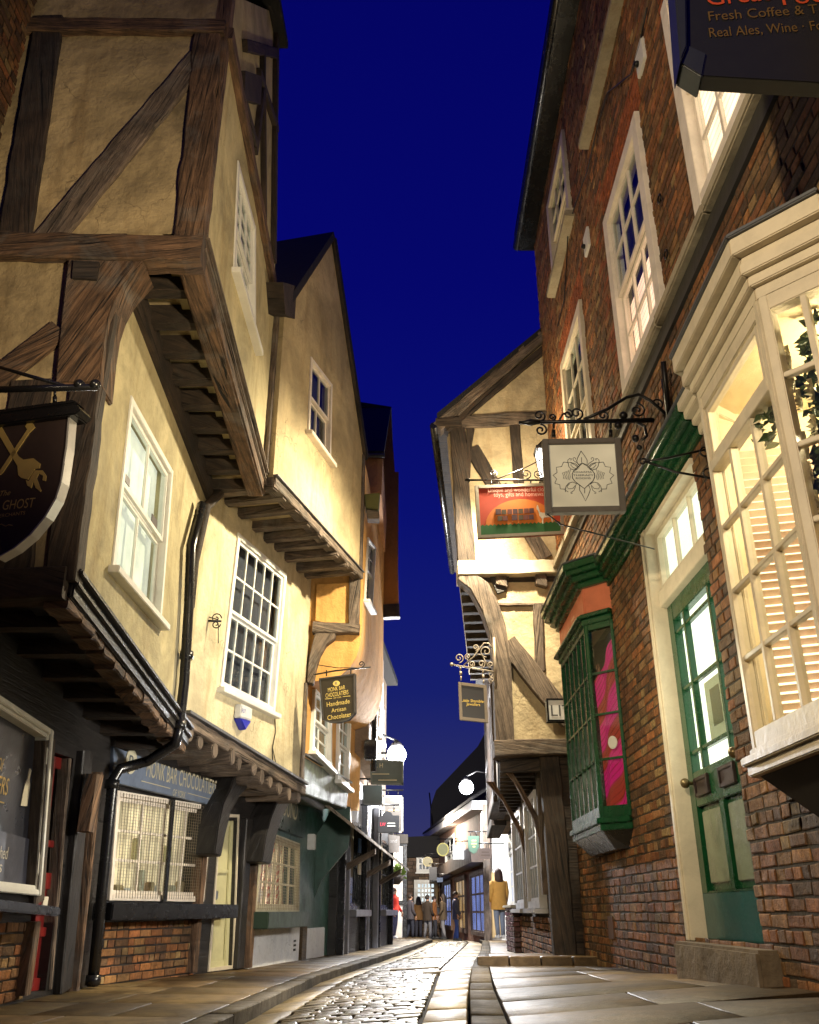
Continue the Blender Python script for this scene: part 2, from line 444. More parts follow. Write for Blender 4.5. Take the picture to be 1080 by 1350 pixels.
def window(parent, pl, q, frame=WHITE, fw=.07, o=.012, depth=.10, cols=2, rows=2, sashes=2, rail=.5, bar=.022, back=DARKROOM, back_o=-.135, pane=GLASS, sill=True, room='blind', lower=None, name='window', sill_mat=None, low_back=None):
    g = G(); ring(g, pl, q, fw, o - depth, o)
    w = g.build(name, frame, parent, .004)
    W, H = qsize(q); qi = subq(q, fw/W, 1-fw/W, fw/H, 1-fw/H)
    parts = [(0, 1, cols, rows, o - .035)] if sashes == 1 else [(rail, 1, cols, rows, o - .03), (0, rail, *(lower or (cols, rows)), o - .065)]
    for (b0, b1, c, r, oo) in parts:
        sq = subq(qi, 0, 1, b0, b1); g = G(); ring(g, pl, sq, .04, oo - .035, oo)
        SW, SH = qsize(sq); si = subq(sq, .04/SW, 1-.04/SW, .04/SH, 1-.04/SH)
        grid(g, pl, si, c, r, bar, oo - .03, oo - .004)
        g.build('sash', frame, w, .002)
        g = G(); g.prism(pl, si, oo - .022, oo - .019); g.build('pane', pane, w)
    g = G()
    if low_back is not None:
        g.prism(pl, subq(q, .01, .99, rail, .99), back_o - .01, back_o); g.build(room, back, w)
        g = G(); g.prism(pl, subq(q, .01, .99, .01, rail), back_o - .01, back_o); g.build('blind', low_back, w)
    else:
        g.prism(pl, subq(q, .005, .995, .005, .995), back_o - .01, back_o); g.build(room, back, w)
    if sill:
        g = G(); a = .05 / W; hb = .06 / H
        qbar(g, pl, q, -a, 1+a, -hb, -.001, o - .1, o + .07); g.build('sill', sill_mat or frame, w, .006)
    return w

def poly_in(p, poly):
    x, y = p; c = False; j = len(poly) - 1
    for i in range(len(poly)):
        xi, yi = poly[i]; xj, yj = poly[j]
        if (yi > y) != (yj > y) and x < (xj-xi)*(y-yi)/(yj-yi) + xi: c = not c
        j = i
    return c
BRICKC = [(.25, .105, .043), (.29, .125, .050), (.20, .092, .042), (.31, .155, .065), (.16, .085, .043), (.30, .19, .095), (.26, .118, .05), (.125, .07, .040), (.22, .115, .055), (.33, .13, .05)]
def bricks(g, pl, region, holes=(), o=0.0, bl=.23, bh=.076, mortar=.015, pal=BRICKC, relief=.010, override=None, jit=1.0):
    """Individual bricks with chamfered, jittered faces laid on the wall, skipping the openings."""
    s0 = min(p[0] for p in region); s1 = max(p[0] for p in region); z0 = min(p[1] for p in region); z1 = max(p[1] for p in region)
    row = 0; z = z0
    while z < z1:
        s = s0 - (bl/2 if row % 2 else 0) - RND()*.02
        while s < s1:
            L = bl * (.5 if (row % 4 == 3 or RND() < .22) else 1) * (.90 + RND()*.2)
            qn = 4; ok = []
            for k in range(qn):
                c = (s + L*(k+.5)/qn, z + bh/2)
                ok.append(poly_in(c, region) and not any(poly_in(c, h) for h in holes))
            k = 0
            while k < qn:
                if not ok[k]: k += 1; continue
                e = k
                while e < qn and ok[e]: e += 1
                a, b = s + L*k/qn + (mortar/2 if k == 0 else 0), s + L*e/qn - (mortar/2 if e == qn else 0)
                lo, hi = z + mortar/2, z + bh - mortar/2
                j = lambda m=.004: (RND()-.5)*2*m*jit
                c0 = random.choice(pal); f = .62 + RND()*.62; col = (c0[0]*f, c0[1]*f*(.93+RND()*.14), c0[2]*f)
                if override:
                    oc = override((a+b)/2, z)
                    if oc: col = mul(oc, .8 + RND()*.4)
                d = relief * (.55 + RND()*.75); ch = .004 + RND()*.004
                P = [(a+j(), lo+j()), (b+j(), lo+j()), (b+j(), hi+j()), (a+j(), hi+j())]
                I = [(P[0][0]+ch, P[0][1]+ch), (P[1][0]-ch, P[1][1]+ch), (P[2][0]-ch, P[2][1]-ch), (P[3][0]+ch, P[3][1]-ch)]
                v0 = len(g.v)
                g.v += [pl.w(x, y, o) for x, y in P] + [pl.w(x, y, o + d*.65) for x, y in P] + [pl.w(x, y, o + d + j(.002)) for x, y in I]
                for i in range(4):
                    n = (i+1) % 4
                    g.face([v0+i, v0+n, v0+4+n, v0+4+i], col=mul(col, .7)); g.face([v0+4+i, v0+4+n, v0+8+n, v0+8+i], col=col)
                g.face([v0+8, v0+9, v0+10, v0+11], col=col)
                k = e
            s += L
        z += bh; row += 1

def lettering(parent, text, mat, place, width=None, height=None, size=None, align='CENTER', name='lettering', depth=.004, slant=0.0, squeeze=1.0, arc=0.0):
    """Raised letters as a mesh. place(x, y, d) maps letter space (metres, origin at the line's centre and baseline) to the world."""
    cu = bpy.data.curves.new(name, 'FONT'); cu.body = text; cu.size = 1; cu.align_x = align; cu.resolution_u = 3
    tmp = bpy.data.objects.new('letters_source', cu); COL.objects.link(tmp)
    dg = bpy.context.evaluated_depsgraph_get(); dg.update()
    me = tmp.evaluated_get(dg).to_mesh()
    V = [tuple(v.co) for v in me.vertices]; FF = [tuple(p.vertices) for p in me.polygons]
    tmp.evaluated_get(dg).to_mesh_clear(); bpy.data.objects.remove(tmp); bpy.data.curves.remove(cu)
    if not V: return
    x0 = min(v[0] for v in V); x1 = max(v[0] for v in V); cx = (x0+x1)/2
    k = size if size else (width / (x1-x0) if width else height / .7)
    ky = k if not height else height / .7
    g = G(); n = len(V)
    def P(v, d):
        x = (v[0]-cx)*k; y = v[1]*ky
        return place(x + y*slant, y - arc*x*x, d)
    g.v = [tuple(P(v, depth)) for v in V]
    for f in FF: g.face(f)
    g.build(name, mat, parent)
def on(pl, s, z, o, flip=1, tilt=0.0):
    c, sn = math.cos(tilt), math.sin(tilt)
    return lambda x, y, d: pl.w(s + flip*(x*c - y*sn), z + x*sn + y*c, o + d)
def scroll(c, ax, up, r, turns=1.4, n=26, start=0.0, flip=1):
    """spiral polyline in the plane of ax/up"""
    pts = []
    for i in range(n + 1):
        t = i / n; a = start + flip*turns*2*math.pi*t; rr = r * (1 - .82*t)
        pts.append(tuple(c[k] + ax[k]*rr*math.cos(a) + up[k]*rr*math.sin(a) for k in range(3)))
    return pts
def interp(tab, x):
    if x <= tab[0][0]: return tab[0][1]
    for (a, va), (b, vb) in zip(tab, tab[1:]):
        if x <= b: return va + (vb-va)*(x-a)/(b-a)
    return tab[-1][1]
# ================================================================== THE GROUND
ZL = [(0, -.60), (9, -.64), (12.5, -.67), (18, -.715), (28, -.80), (38, -.96), (46, -1.10), (90, -1.7)]
ZR = [(0, -.45), (5, -.475), (7.2, -.50), (11.3, -.54), (18, -.65), (28, -.77), (38, -.96), (46, -1.10), (90, -1.7)]
ZRW = [(0, -.28), (5.5, -.366), (6.8, -.41), (11.1, -.55), (18, -.65), (28, -.77), (90, -1.7)]
KL = [(0, -1.62), (6.43, -1.2), (11.3, -1.03), (15, -.69), (20, -.2), (26, .3), (34, .8), (46, .6), (90, -1.5)]
KR = [(0, .02), (4.7, .285), (7.2, .43), (11.3, .72), (18, 1.3), (27, 2.0), (34, 2.35), (46, 1.9), (90, 0)]
SL = [(0, -.36), (5.6, .06), (12.4, .40), (20, 1.0), (29, 1.75), (34, 1.98), (46, 1.55), (90, -.3)]
zl = lambda y: interp(ZL, y) + CZ
zr = lambda y: interp(ZR, y) + CZ
zrw = lambda y: interp(ZRW, y) + CZ
kl = lambda y: interp(KL, y)
kr = lambda y: interp(KR, y)
sl = lambda y: interp(SL, y)
def zroad(x, y):
    a, b = zl(y) - .085, zr(y) - .085
    t = (x - kl(y)) / max(.1, kr(y) - kl(y)); t = max(0, min(1, t))
    return a + (b - a)*t + .02*math.sin(math.pi*t)
PAVE = m_attr('york_stone_paving', .6, .9, 9, (1.18, 1.08, .86), .7, .25, True)
SETTM = m_attr('worn_stone_setts', .40, .8, 24, (1, .97, .9), .55, .5)
KERB = m_attr('kerb_stone', .85, .9, 18, (.9, .85, .75), .7, .1)
EARTH = m_flat('dark_joint_earth', (.018, .016, .014), .95, 0, .8)
PAVEC = [(.135, .10, .055), (.16, .12, .066), (.11, .085, .05), (.145, .10, .052), (.18, .14, .085)]
# base sheet under everything
g = G(); ys = [-60, -10, 0, 5, 9, 12.5, 18, 28, 38, 46, 90, 200, 600]; xs = [-600, -60, -12, -5, -2, 0, 2, 5, 12, 60, 600]
for y in ys:
    for x in xs: g.v.append((x, y, (min(zl(y), zr(y)) - .22) if y < 90 else -1.25))
for i in range(len(ys)-1):
    for j in range(len(xs)-1):
        a = i*len(xs)+j; g.face([a, a+1, a+1+len(xs), a+len(xs)])
struct('ground', g, EARTH)
# roadway bed + setts
g = G(); yy = [.5 + i*.5 for i in range(110)]
for y in yy:
    for k in range(9):
        x = kl(y) + .02 + (kr(y) - kl(y) - .04)*k/8; g.v.append((x, y, zroad(x, y) - .022))
for i in range(len(yy)-1):
    for k in range(8):
        a = i*9+k; g.face([a, a+1, a+10, a+9])
struct('road_bed', g, EARTH)
def slab(g, P, zf, h, ch, col, dz=0.0, tilt=0.0):
    """A worn stone: P are 4 plan corners, zf(x, y) the surface height."""
    cx = sum(p[0] for p in P)/4; cy = sum(p[1] for p in P)/4
    tx, ty = (RND()-.5)*tilt, (RND()-.5)*tilt
    top = lambda p: zf(*p) + dz + (p[0]-cx)*tx + (p[1]-cy)*ty
    I = [(p[0] + (cx-p[0])*ch/max(.01, math.dist(p, (cx, cy))), p[1] + (cy-p[1])*ch/max(.01, math.dist(p, (cx, cy)))) for p in P]
    v0 = len(g.v)
    g.v += [(p[0], p[1], top(p) - h) for p in P] + [(p[0], p[1], top(p) - ch*.5) for p in P] + [(p[0], p[1], top(p)) for p in I] + [(cx, cy, top((cx, cy)) + ch*.12)]
    for i in range(4):
        n = (i+1) % 4
        g.face([v0+i, v0+n, v0+4+n, v0+4+i], col=mul(col, .6)); g.face([v0+4+i, v0+4+n, v0+8+n, v0+8+i], col=col, smooth=True)
        g.face([v0+8+i, v0+8+n, v0+12], col=col, smooth=True)
g = G(); y = 3.2; SC_ = [(.13, .105, .065), (.17, .14, .085), (.10, .085, .06), (.15, .115, .065), (.20, .165, .11)]
while y < 52:
    d = .098 + RND()*.03 + max(0, y-20)*.007
    x = kl(y) + .30 + (RND()-.5)*.08; xe = sl(y) - .02
    while x < xe:
        w = .13 + RND()*.14 + max(0, y-20)*.006
        w = min(w, xe - x)
        if w < .05: break
        j = lambda: (RND()-.5)*.018
        sk = (x - kl(y)) * .03
        P = [(x+.008+j(), y+.006+j()), (x+w-.008+j(), y+.006+j()), (x+w-.008+j(), y+d-.006+j()), (x+.008+j(), y+d-.006+j())]
        slab(g, P, zroad, .06, .010, mul(random.choice(SC_), .6+RND()*.7), (RND()-.5)*.006, .045)
        x += w
    y += d
struct('cobbled_road', g, SETTM)
# channel slabs by both kerbs
g = G(); y = 3.0
while y < 50:
    d = .55 + RND()*.5
    slab(g, [(sl(y)+.005, y+.01), (kr(y)-.02, y+.01), (kr(y+d)-.02, y+d-.01), (sl(y+d)+.005, y+d-.01)], lambda a, b: zroad(a, b) + .012, .09, .02, mul((.48, .42, .33), .85+RND()*.3), (RND()-.5)*.01, .02)
    y += d
y = 3.0
while y < 50:
    d = .6 + RND()*.6
    slab(g, [(kl(y)+.02, y+.01), (kl(y)+.28, y+.01), (kl(y+d)+.28, y+d-.01), (kl(y+d)+.02, y+d-.01)], zroad, .08, .02, mul((.30, .25, .16), .85+RND()*.3), (RND()-.5)*.01, .02)
    y += d
for (x0, y0, w, d) in ((-.25, 12.6, .62, .5), (.05, 16.9, .5, .45), (.15, 11.2, .25, .3)):
    slab(g, [(x0, y0), (x0+w, y0), (x0+w, y0+d), (x0, y0+d)], lambda a, b: zroad(a, b) + .016, .07, .015, (.34, .29, .2))
struct('channel_slabs_road', g, PAVE)
# kerb stones
g = G()
for f, zf, side in ((kl, zl, -1), (kr, zr, 1)):
    y = 1.5
    while y < 50:
        d = .7 + RND()*.45; w = .17
        c = mul((.15, .135, .115) if side < 0 else (.13, .105, .07), .8+RND()*.4)
        a, b = f(y), f(y+d)
        P = [(a, y+.006), (a+side*w, y+.006), (b+side*w, y+d-.006), (b, y+d-.006)]
        slab(g, P if side > 0 else [P[1], P[0], P[3], P[2]], lambda x, q: zf(q), .2, .02, c, (RND()-.5)*.008, .01)
        y += d
struct('kerb', g, KERB)
def flags(g, x_in, x_out, zf, y0, y1, big=.75, pal=PAVEC):
    y = y0
    while y < y1:
        d = big*(.7 + RND()*.6); x, xe = x_in(y), x_out(y)
        sgn = 1 if xe > x else -1
        n = max(1, int(round(abs(xe-x) / (big*(.8+RND()*.5)))))
        cuts = [0] + sorted((k + (RND()-.5)*.4)/n for k in range(1, n)) + [1]
        for a, b in zip(cuts, cuts[1:]):
            X = lambda t, q: x_in(q) + (x_out(q)-x_in(q))*t
            e = .005
            P = [(X(a, y)+sgn*e, y+e), (X(b, y)-sgn*e, y+e), (X(b, y+d)-sgn*e, y+d-e), (X(a, y+d)+sgn*e, y+d-e)]
            slab(g, P if sgn > 0 else [P[1], P[0], P[3], P[2]], zf, .07, .007, mul(random.choice(pal), .7+RND()*.55), (RND()-.5)*.003, .006)
        y += d
g = G(); flags(g, lambda y: kl(y) - .175, lambda y: kl(y) - 2.6, lambda x, y: zl(y) + .01*max(0, kl(y)-x), 1.5, 48)
struct('pavement', g, PAVE)
def zrp(x, y):
    t = max(0, min(1, (x - kr(y)) / max(.3, 2.0 - kr(y))))
    return zr(y)*(1-t) + zrw(y)*t
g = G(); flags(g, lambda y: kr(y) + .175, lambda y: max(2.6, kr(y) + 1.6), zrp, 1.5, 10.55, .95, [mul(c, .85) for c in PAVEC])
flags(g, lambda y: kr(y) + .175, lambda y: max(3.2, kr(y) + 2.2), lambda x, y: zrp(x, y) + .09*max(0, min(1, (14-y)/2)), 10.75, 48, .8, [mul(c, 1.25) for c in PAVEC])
for k in range(5):
    x0 = .72 + k*.34
    slab(g, [(x0+.01, 10.56), (x0+.33, 10.56), (x0+.33, 10.74), (x0+.01, 10.74)], lambda x, y: zrp(x, y) + .09, .2, .018, mul((.26, .19, .12), .8+RND()*.4))
struct('pavement_by_brick_house', g, PAVE)

# ================================================================== TIMBER HOUSE (jettied, nearest on the left)
YF, YB = 5.56, 9.1
FR = front_plane(YF)
B1F, B1S, B1G = left_plane(-2.28, 0, 0), left_plane(-1.67, 0, 0), left_plane(-2.88, 0, 0)
th = thing('timber_house', 'tall jettied timber-framed house with diagonal brace on its gable end, beside the chocolate shop', 'house', (-3.6, 7.3, zl(7)))
ht = lambda p, u, v: p.hit(u, v)
# street walls
q1 = B1F.hits([(172, 521), (227, 621), (211, 821), (146, 747)])
q2 = B1S.hits([(313, 211), (336, 300), (336, 458), (307, 356)])
b1_bot = B1F.hits([(88, 757), (234, 956)]); b1_bot = [(YF, b1_bot[0][1]), (YB, b1_bot[1][1])]
s_bot = B1S.hits([(263, 322), (349, 640)]); s_bot = [(YF, s_bot[0][1]), (YB, s_bot[1][1])]
plate = B1S.hits([(298, 48), (355, 363)])
zpl = lambda s: plate[0][1] + (plate[1][1]-plate[0][1])*(s-plate[0][0])/(plate[1][0]-plate[0][0])
g = G(); g.wall(B1F, [b1_bot[0], b1_bot[1], (YB, s_bot[1][1]+.25), (YF, s_bot[0][1]+.25)], [q1]); g.build('wall', CREAM, th)
g = G(); g.wall(B1S, [s_bot[0], s_bot[1], (YB, zpl(YB)), (YF, zpl(YF))], [q2]); g.build('wall', CREAM, th)
top3 = B1S.hits([(371, 20), (318, -4)])
g = G(); g.wall(B1S, [(YF, zpl(YF)), (YB, zpl(YB)), (B1S.hit(366, 345)[0], B1S.hit(366, 345)[1]), top3[0], top3[1], (YF, 10.2)], o=-.03); g.build('wall', CREAM, th)
g = G(); g.wall(B1G, [(YF, zl(7)-.1), (YB, zl(9)-.1), (YB, 2.9), (YF, 2.9)], [B1G.hits([(-60, 885), (57, 961), (40, 1176), (-60, 1170)]), B1G.hits([(66, 990), (97, 1000), (60, 1306), (30, 1308)])]); g.build('wall', BLACKWOOD, th)
# gable end facing the square
zj = s_bot[0][1]; z2t = FR.hit(180, 28)[1]
g = G(); g.prism(FR, [(-2.3, b1_bot[0][1]), (-2.3, zj + .1), (-1.69, zj + .1), (-1.69, 10.2), (-4.5, 10.2), (-4.5, b1_bot[0][1])], -.25, .006); g.build('wall', m_plaster('grimy_gable_render', (.50, .38, .20), .30, (.40, .30, .18)), th)
g = G(); g.prism(FR, [(-2.9, zl(6)-.1), (-2.9, b1_bot[0][1]), (-4.5, b1_bot[0][1]), (-4.5, zl(6)-.1)], -.25, .006); g.build('wall', BLACKWOOD, th)
def beam(parent, mat, fn, name='beam', **k):
    g = G(); fn(g); return g.build(name, mat, parent, **k)
O = .05
beam(th, OAK, lambda g: g.pt(FR, (-20, 320), (266, 325), .25, -.1, .085, jit=.02))       # jetty bressummer on the gable end
beam(th, OAK, lambda g: g.pt(FR, (30, 30), (296, 32), .17, -.1, .07, jit=.016))
beam(th, OAK, lambda g: g.pt(FR, (249, 312), (273, 44), .25, -.1, .06, .24, .02))          # corner post
beam(th, OAKGREY, lambda g: g.pt(FR, (58, 318), (272, 62), .25, -.1, .045, .22, .02))      # diagonal brace
beam(th, OAKDARK, lambda g: g.pt(FR, (18, 310), (64, 20), .26, -.1, .055))
def arch(g):
    px = [(89, 341), (190, 343), (178, 356), (162, 374), (150, 396), (142, 420), (137, 450), (131, 505), (72, 505), (80, 420)]
    g.pp(FR, px, -.25, .075, True)
beam(th, OAK, arch, 'jetty_bracket', bevel=.012)
beam(th, OAK, lambda g: g.pt(FR, (-30, 515), (78, 432), .2, -.1, .05))
beam(th, OAKDARK, lambda g: g.pt(FR, (112, 500), (78, 765), .22, -.1, .055, .2))
beam(th, OAKDARK, lambda g: g.pt(FR, (40, 500), (10, 765), .3, -.1, .04))
beam(th, OAKDARK, lambda g: g.pt(FR, (-60, 770), (84, 766), .22, -.1, .09))
beam(th, OAKDARK, lambda g: g.pp(FR, [(97, 343), (131, 345), (127, 368), (95, 366)], .07, .10), 'iron_plate')
# corner posts on street side
beam(th, OAKDARK, lambda g: g.timber(B1F, (YF+.04, b1_bot[0][1]), (YF+.04, zj+.1), .1, .1, -.1, .03))
beam(th, OAK, lambda g: g.timber(B1S, (YF+.05, zj), (YF+.05, 9.9), .12, .12, -.1, .03))
beam(th, OAKGREY, lambda g: g.timber(B1S, (YB-.06, s_bot[1][1]-.1), (YB-.06, zpl(YB)), .14, .14, -.1, .06))
beam(th, OAK, lambda g: g.timber(B1S, (YF, zpl(YF)), (YB, zpl(YB)), .17, .15, -.1, .07, .02))       # wall plate
for a, b, w in (((327, 60), (366, 70), .12), ((312, 80), (340, 190), .10), ((350, 60), (352, 300), .09), ((345, 95), (368, 170), .10), ((340, 200), (350, 120), .1)):
    beam(th, OAKDARK, lambda g: g.pt(B1S, a, b, w, -.1, .03))
beam(th, OAKDARK, lambda g: g.pt(B1S, (368, 20), (364, 345), .14, -.1, .03))
beam(th, OAKDARK, lambda g: g.pp(B1S, [(324, 93), (346, 101), (344, 138), (322, 130)], -.05, .05), 'corbel')
# jetty of the upper floor: bressummer, mouldings, joists, boards
def run(g, pl, A, B, dz0, dz1, o0, o1, grain=True):
    g.prism(pl, [(A[0], A[1]+dz0), (B[0], B[1]+dz0), (B[0], B[1]+dz1), (A[0], A[1]+dz1)], o0, o1, grain)
beam(th, OAK, lambda g: run(g, B1S, s_bot[0], s_bot[1], -.20, .04, -.17, .03), 'bressummer', bevel=.02)
for dz, o in ((.04, .075), (.095, .05), (-.06, .055)):
    beam(th, OAKGREY, lambda g: run(g, B1S, s_bot[0], s_bot[1], dz, dz+.045, .0, o), 'moulding', bevel=.012)
zs = lambda s: s_bot[0][1] + (s_bot[1][1]-s_bot[0][1])*(s-YF)/(YB-YF)
for k in range(9):
    s = YF + .35 + k*.39
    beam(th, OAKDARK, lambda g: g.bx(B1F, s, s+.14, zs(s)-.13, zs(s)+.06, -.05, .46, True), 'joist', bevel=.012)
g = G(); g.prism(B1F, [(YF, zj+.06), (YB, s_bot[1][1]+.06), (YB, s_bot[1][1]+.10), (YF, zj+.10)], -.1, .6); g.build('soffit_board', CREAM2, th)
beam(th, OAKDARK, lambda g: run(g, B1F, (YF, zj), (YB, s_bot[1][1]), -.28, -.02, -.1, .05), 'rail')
# lower jetty
A, B = b1_bot
beam(th, BLACKWOOD, lambda g: run(g, B1F, A, B, -.16, .03, -.3, .06), 'bressummer', bevel=.015)
for dz, o in ((.02, .10), (-.06, .085), (-.14, .05)):
    beam(th, BLACKWOOD, lambda g: run(g, B1F, A, B, dz-.02, dz+.025, 0, o), 'moulding', bevel=.01)
def broken(g):
    for k in range(13):
        t = k/13; s = A[0] + (B[0]-A[0])*t; z = A[1] + (B[1]-A[1])*t - .19 - RND()*.02
        g.timber(B1F, (s, z), (s+.24+RND()*.05, z-.014), .07+RND()*.03, .05+RND()*.035, -.12, .03+RND()*.02, .016, .06)
beam(th, OAK, broken, 'worn_fillet')
g = G(); g.prism(B1F, [(YF, A[1]-.12), (YB, B[1]-.12), (YB, B[1]-.06), (YF, A[1]-.06)], -.62, -.05); g.build('soffit_board', BLACKWOOD, th)
for k in range(7):
    s = YF + .3 + k*.5; z = A[1] + (B[1]-A[1])*(s-YF)/(YB-YF)
    beam(th, OAKDARK, lambda g: g.bx(B1F, s, s+.13, z-.24, z-.10, -.6, -.1, True), 'joist')
window(th, B1F, q1, WHITE, .06, .015, .1, 2, 1, 2, .50, .03, m_blind('plain_roller_blind', (.88, .84, .70), 1.05, .001, 1), -.14, lower=(2, 1))
window(th, B1S, q2, WHITE, .06, .015, .1, 3, 3, 2, .5, .02, DARKROOM, lower=(3, 3))
for (px, nm) in (([(163, 620), (172, 632), (171, 642), (162, 630)], 'sticker'), ([(201, 677), (208, 687), (207, 698), (200, 688)], 'sticker')):
    beam(th, m_flat('dark_sticker', (.03, .012, .012), .4), lambda g: g.pp(B1F, px, -.033, -.026), nm)
# ground-floor shop front
shopq = B1G.hits([(-60, 885), (60, 963), (43, 1181), (-60, 1172)])
g = G(); ring(g, B1G, shopq, .075, -.06, .05); ring(g, B1G, shopq, .045, .05, .07); sw = g.build('window', WHITE, th, .006)
W, H = qsize(shopq); qi = subq(shopq, .005, .995, .005, .995)
g = G(); g.prism(B1G, qi, -.06, -.045); g.build('pane', m_paint('slate_window_board', (.035, .038, .055), .3, .3), sw)
qlow = subq(shopq, .01, .965, .03, .33); g = G(); g.prism(B1G, qlow, -.043, -.03); g.build('notice_board', m_paint('grey_notice_board', (.075, .08, .115), .4, .2), sw)
CHALK = m_flat('chalk_lettering', (.62, .58, .48), .6)
def px_text(parent, pl, text, mat, u, v, off, h, w=None, **k):
    s, z = pl.hit(u, v, off); lettering(parent, text, mat, on(pl, s, z, off), height=h if w else None, width=w, size=None if w else h/.7, **k)
px_text(sw, B1G, 'ERS', GOLD, 2, 1047, -.042, .12, .17); px_text(sw, B1G, 'Of', GOLD, -1, 1016, -.042, .09, .09)
px_text(sw, B1G, 'shed', CHALK, 2, 1132, -.028, .085, .17); px_text(sw, B1G, 's', CHALK, -1, 1150, -.028, .08, .05)
g = G(); s, z = B1G.hit(0, 1057, -.04); g.bx(B1G, s-.1, s+.07, z-.004, z+.004, -.044, -.038); g.build('gold_rule', GOLD, sw)
g = G(); s, z = B1G.hit(35, 1040, -.04)
g.prism(B1G, [(s-.06, z-.13), (s+.06, z-.12), (s+.05, z+.03), (s+.02, z+.07), (s+.03, z+.14), (s-.01, z+.15), (s-.02, z+.07), (s-.05, z+.03)], -.043, -.036)
g.build('bottle_cutout', CHALK, sw)
g = G(); g.pp(B1G, [(-60, 1178), (81, 1196), (80, 1208), (-60, 1196)], -.05, .16); g.build('stall_riser_shelf', BLACK, th, .012)
g = G(); rg = B1G.hits([(-60, 1204), (40, 1210), (30, 1318), (-60, 1335)], 0); bricks(g, B1G, [(p[0], p[1]) for p in rg], pal=[mul(c, .8) for c in BRICKC]); g.build('brick_plinth', BRICK, th)
beam(th, m_wood('grey_brown_panel', (.045, .035, .030), (.12, .09, .07)), lambda g: g.pt(B1G, (68, 975), (53, 1190), .19, -.05, .05))
beam(th, OAK, lambda g: g.pt(B1G, (52, 1215), (38, 1312), .1, -.02, .09))
dq = B1G.hits([(68, 996), (92, 1003), (66, 1303), (35, 1308)], -.06)
g = G(); g.prism(B1G, dq, -.12, -.08); dr = g.build('door', RED, th)
g = G(); ring(g, B1G, dq, .09, -.08, -.05); qbar(g, B1G, dq, 0, 1, .42, .49, -.08, -.052); qbar(g, B1G, dq, 0, 1, .22, .26, -.08, -.052); qbar(g, B1G, dq, 0, 1, .60, .63, -.08, -.052)
g.build('door_frame', RED, dr, .004)
g = G(); qbar(g, B1G, dq, .12, .88, .49, .97, -.082, -.078); g.build('pane', m_glass('door_glass', (.05, .03, .03)), dr)
g = G(); g.bx(B1G, *sorted((B1G.hit(66, 1195)[0]-.05, B1G.hit(66, 1195)[0]+.05)), B1G.hit(66, 1200)[1], B1G.hit(66, 1200)[1]+.1, -.075, -.04); g.build('letter_plate', CHALK, dr)
beam(th, OAKGREY, lambda g: g.pt(B1G, (94, 1000), (68, 1304), .045, -.1, .02), 'door_post')
beam(th, OAK, lambda g: g.pt(B1G, (135, 1018), (104, 1306), .05, -.05, .10), 'door_post')
beam(th, BLACKWOOD, lambda g: g.pt(B1G, (118, 990), (88, 1306), .24, -.05, .07), 'post')
beam(th, OAK, lambda g: g.pp(B1G, [(128, 1020), (137, 1022), (124, 1098), (117, 1096)], .1, .2, True), 'bracket')
# roof above the gable
g = G(); g.prism(B1S, [(YF-.3, 10.3), (7.9, 10.75), (7.9, 10.85), (YF-.3, 10.4)], -3.2, .12); g.build('roof', SLATE, th)
beam(th, OAKDARK, lambda g: g.pp(B1S, [(362, 372), (383, 378), (381, 422), (365, 414)], .0, .2, off=.1), 'gutter_end')

# neighbouring brick house nearer the camera
bh = thing('brick_house', 'dark brick house at the very edge, beside the timber gable end', 'house', (-3.7, 3.5, zl(3)))
P0 = left_plane(-3.32, 0, 0)
g = G(); g.box(-6.5, -3.33, 1.4, 5.32, zl(3)-.1, 11.5); g.build('wall', MORTAR, bh)
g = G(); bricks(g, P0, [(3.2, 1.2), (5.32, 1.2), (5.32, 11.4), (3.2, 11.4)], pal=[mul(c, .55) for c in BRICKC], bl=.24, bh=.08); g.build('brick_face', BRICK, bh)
FRb = front_plane(5.30)

# ================================================================== CHOCOLATE SHOP HOUSE
T2 = .24
B2F, B2S, B2G = left_plane(-2.30, 9.03, T2), left_plane(-1.55, 9.03, T2), left_plane(-2.86, 9.1, T2)
cs = thing('rendered_house', 'tall ochre rendered gabled house with a jettied upper floor over the chocolate shop', 'house', (-2.6, 11.0, zl(11)))
e2 = B2F.hit(404, 900)[0]
qa = B2F.hits([(313, 702), (377, 757), (361, 941), (289, 906)])
f_bl, f_br = (0.0, B2F.hit(240, 943)[1]), (e2, B2F.hit(396, 1036)[1])
sgab = B2S.hits([(354, 622), (476, 757), (478, 600), (437, 314), (372, 400)])
e3 = sgab[1][0]
g = G(); g.wall(B2F, [f_bl, f_br, (e2, sgab[1][1]+.1), (0, sgab[0][1]+.1)], [qa]); g.build('wall', CREAM3, cs)
qb = B2S.hits([(409, 470), (437, 507), (435, 610), (405, 569)])
g = G(); g.wall(B2S, [(0, sgab[0][1]), (e3, sgab[1][1]), (e3, sgab[2][1]), sgab[3], (0, sgab[4][1])], [qb]); g.build('wall', CREAM2, cs)
window(cs, B2F, qa, WHITE, .07, .02, .1, 5, 2, 2, .48, .026, DARKROOM, lower=(5, 2))
window(cs, B2S, qb, PINKWHITE, .06, .02, .1, 2, 1, 2, .5, .03, DARKROOM, lower=(2, 1))
CURT = m_flat('pale_curtain', (.42, .42, .40), .9)
for i, t in enumerate((.1, .3, .5, .7)):
    q = subq(qa, t, t+.13, .80-.02*i, .85-.02*i); g = G(); g.prism(B2F, q, -.26, -.25); g.build('paper_notice', CURT, cs)
g = G(); q = subq(qa, .35, .72, .06, .42); g.prism(B2F, q, -.27, -.265); g.build('hanging_curtain', m_cloth('blue_grey_curtain', (.16, .17, .24), (.26, .27, .34), 5), cs)
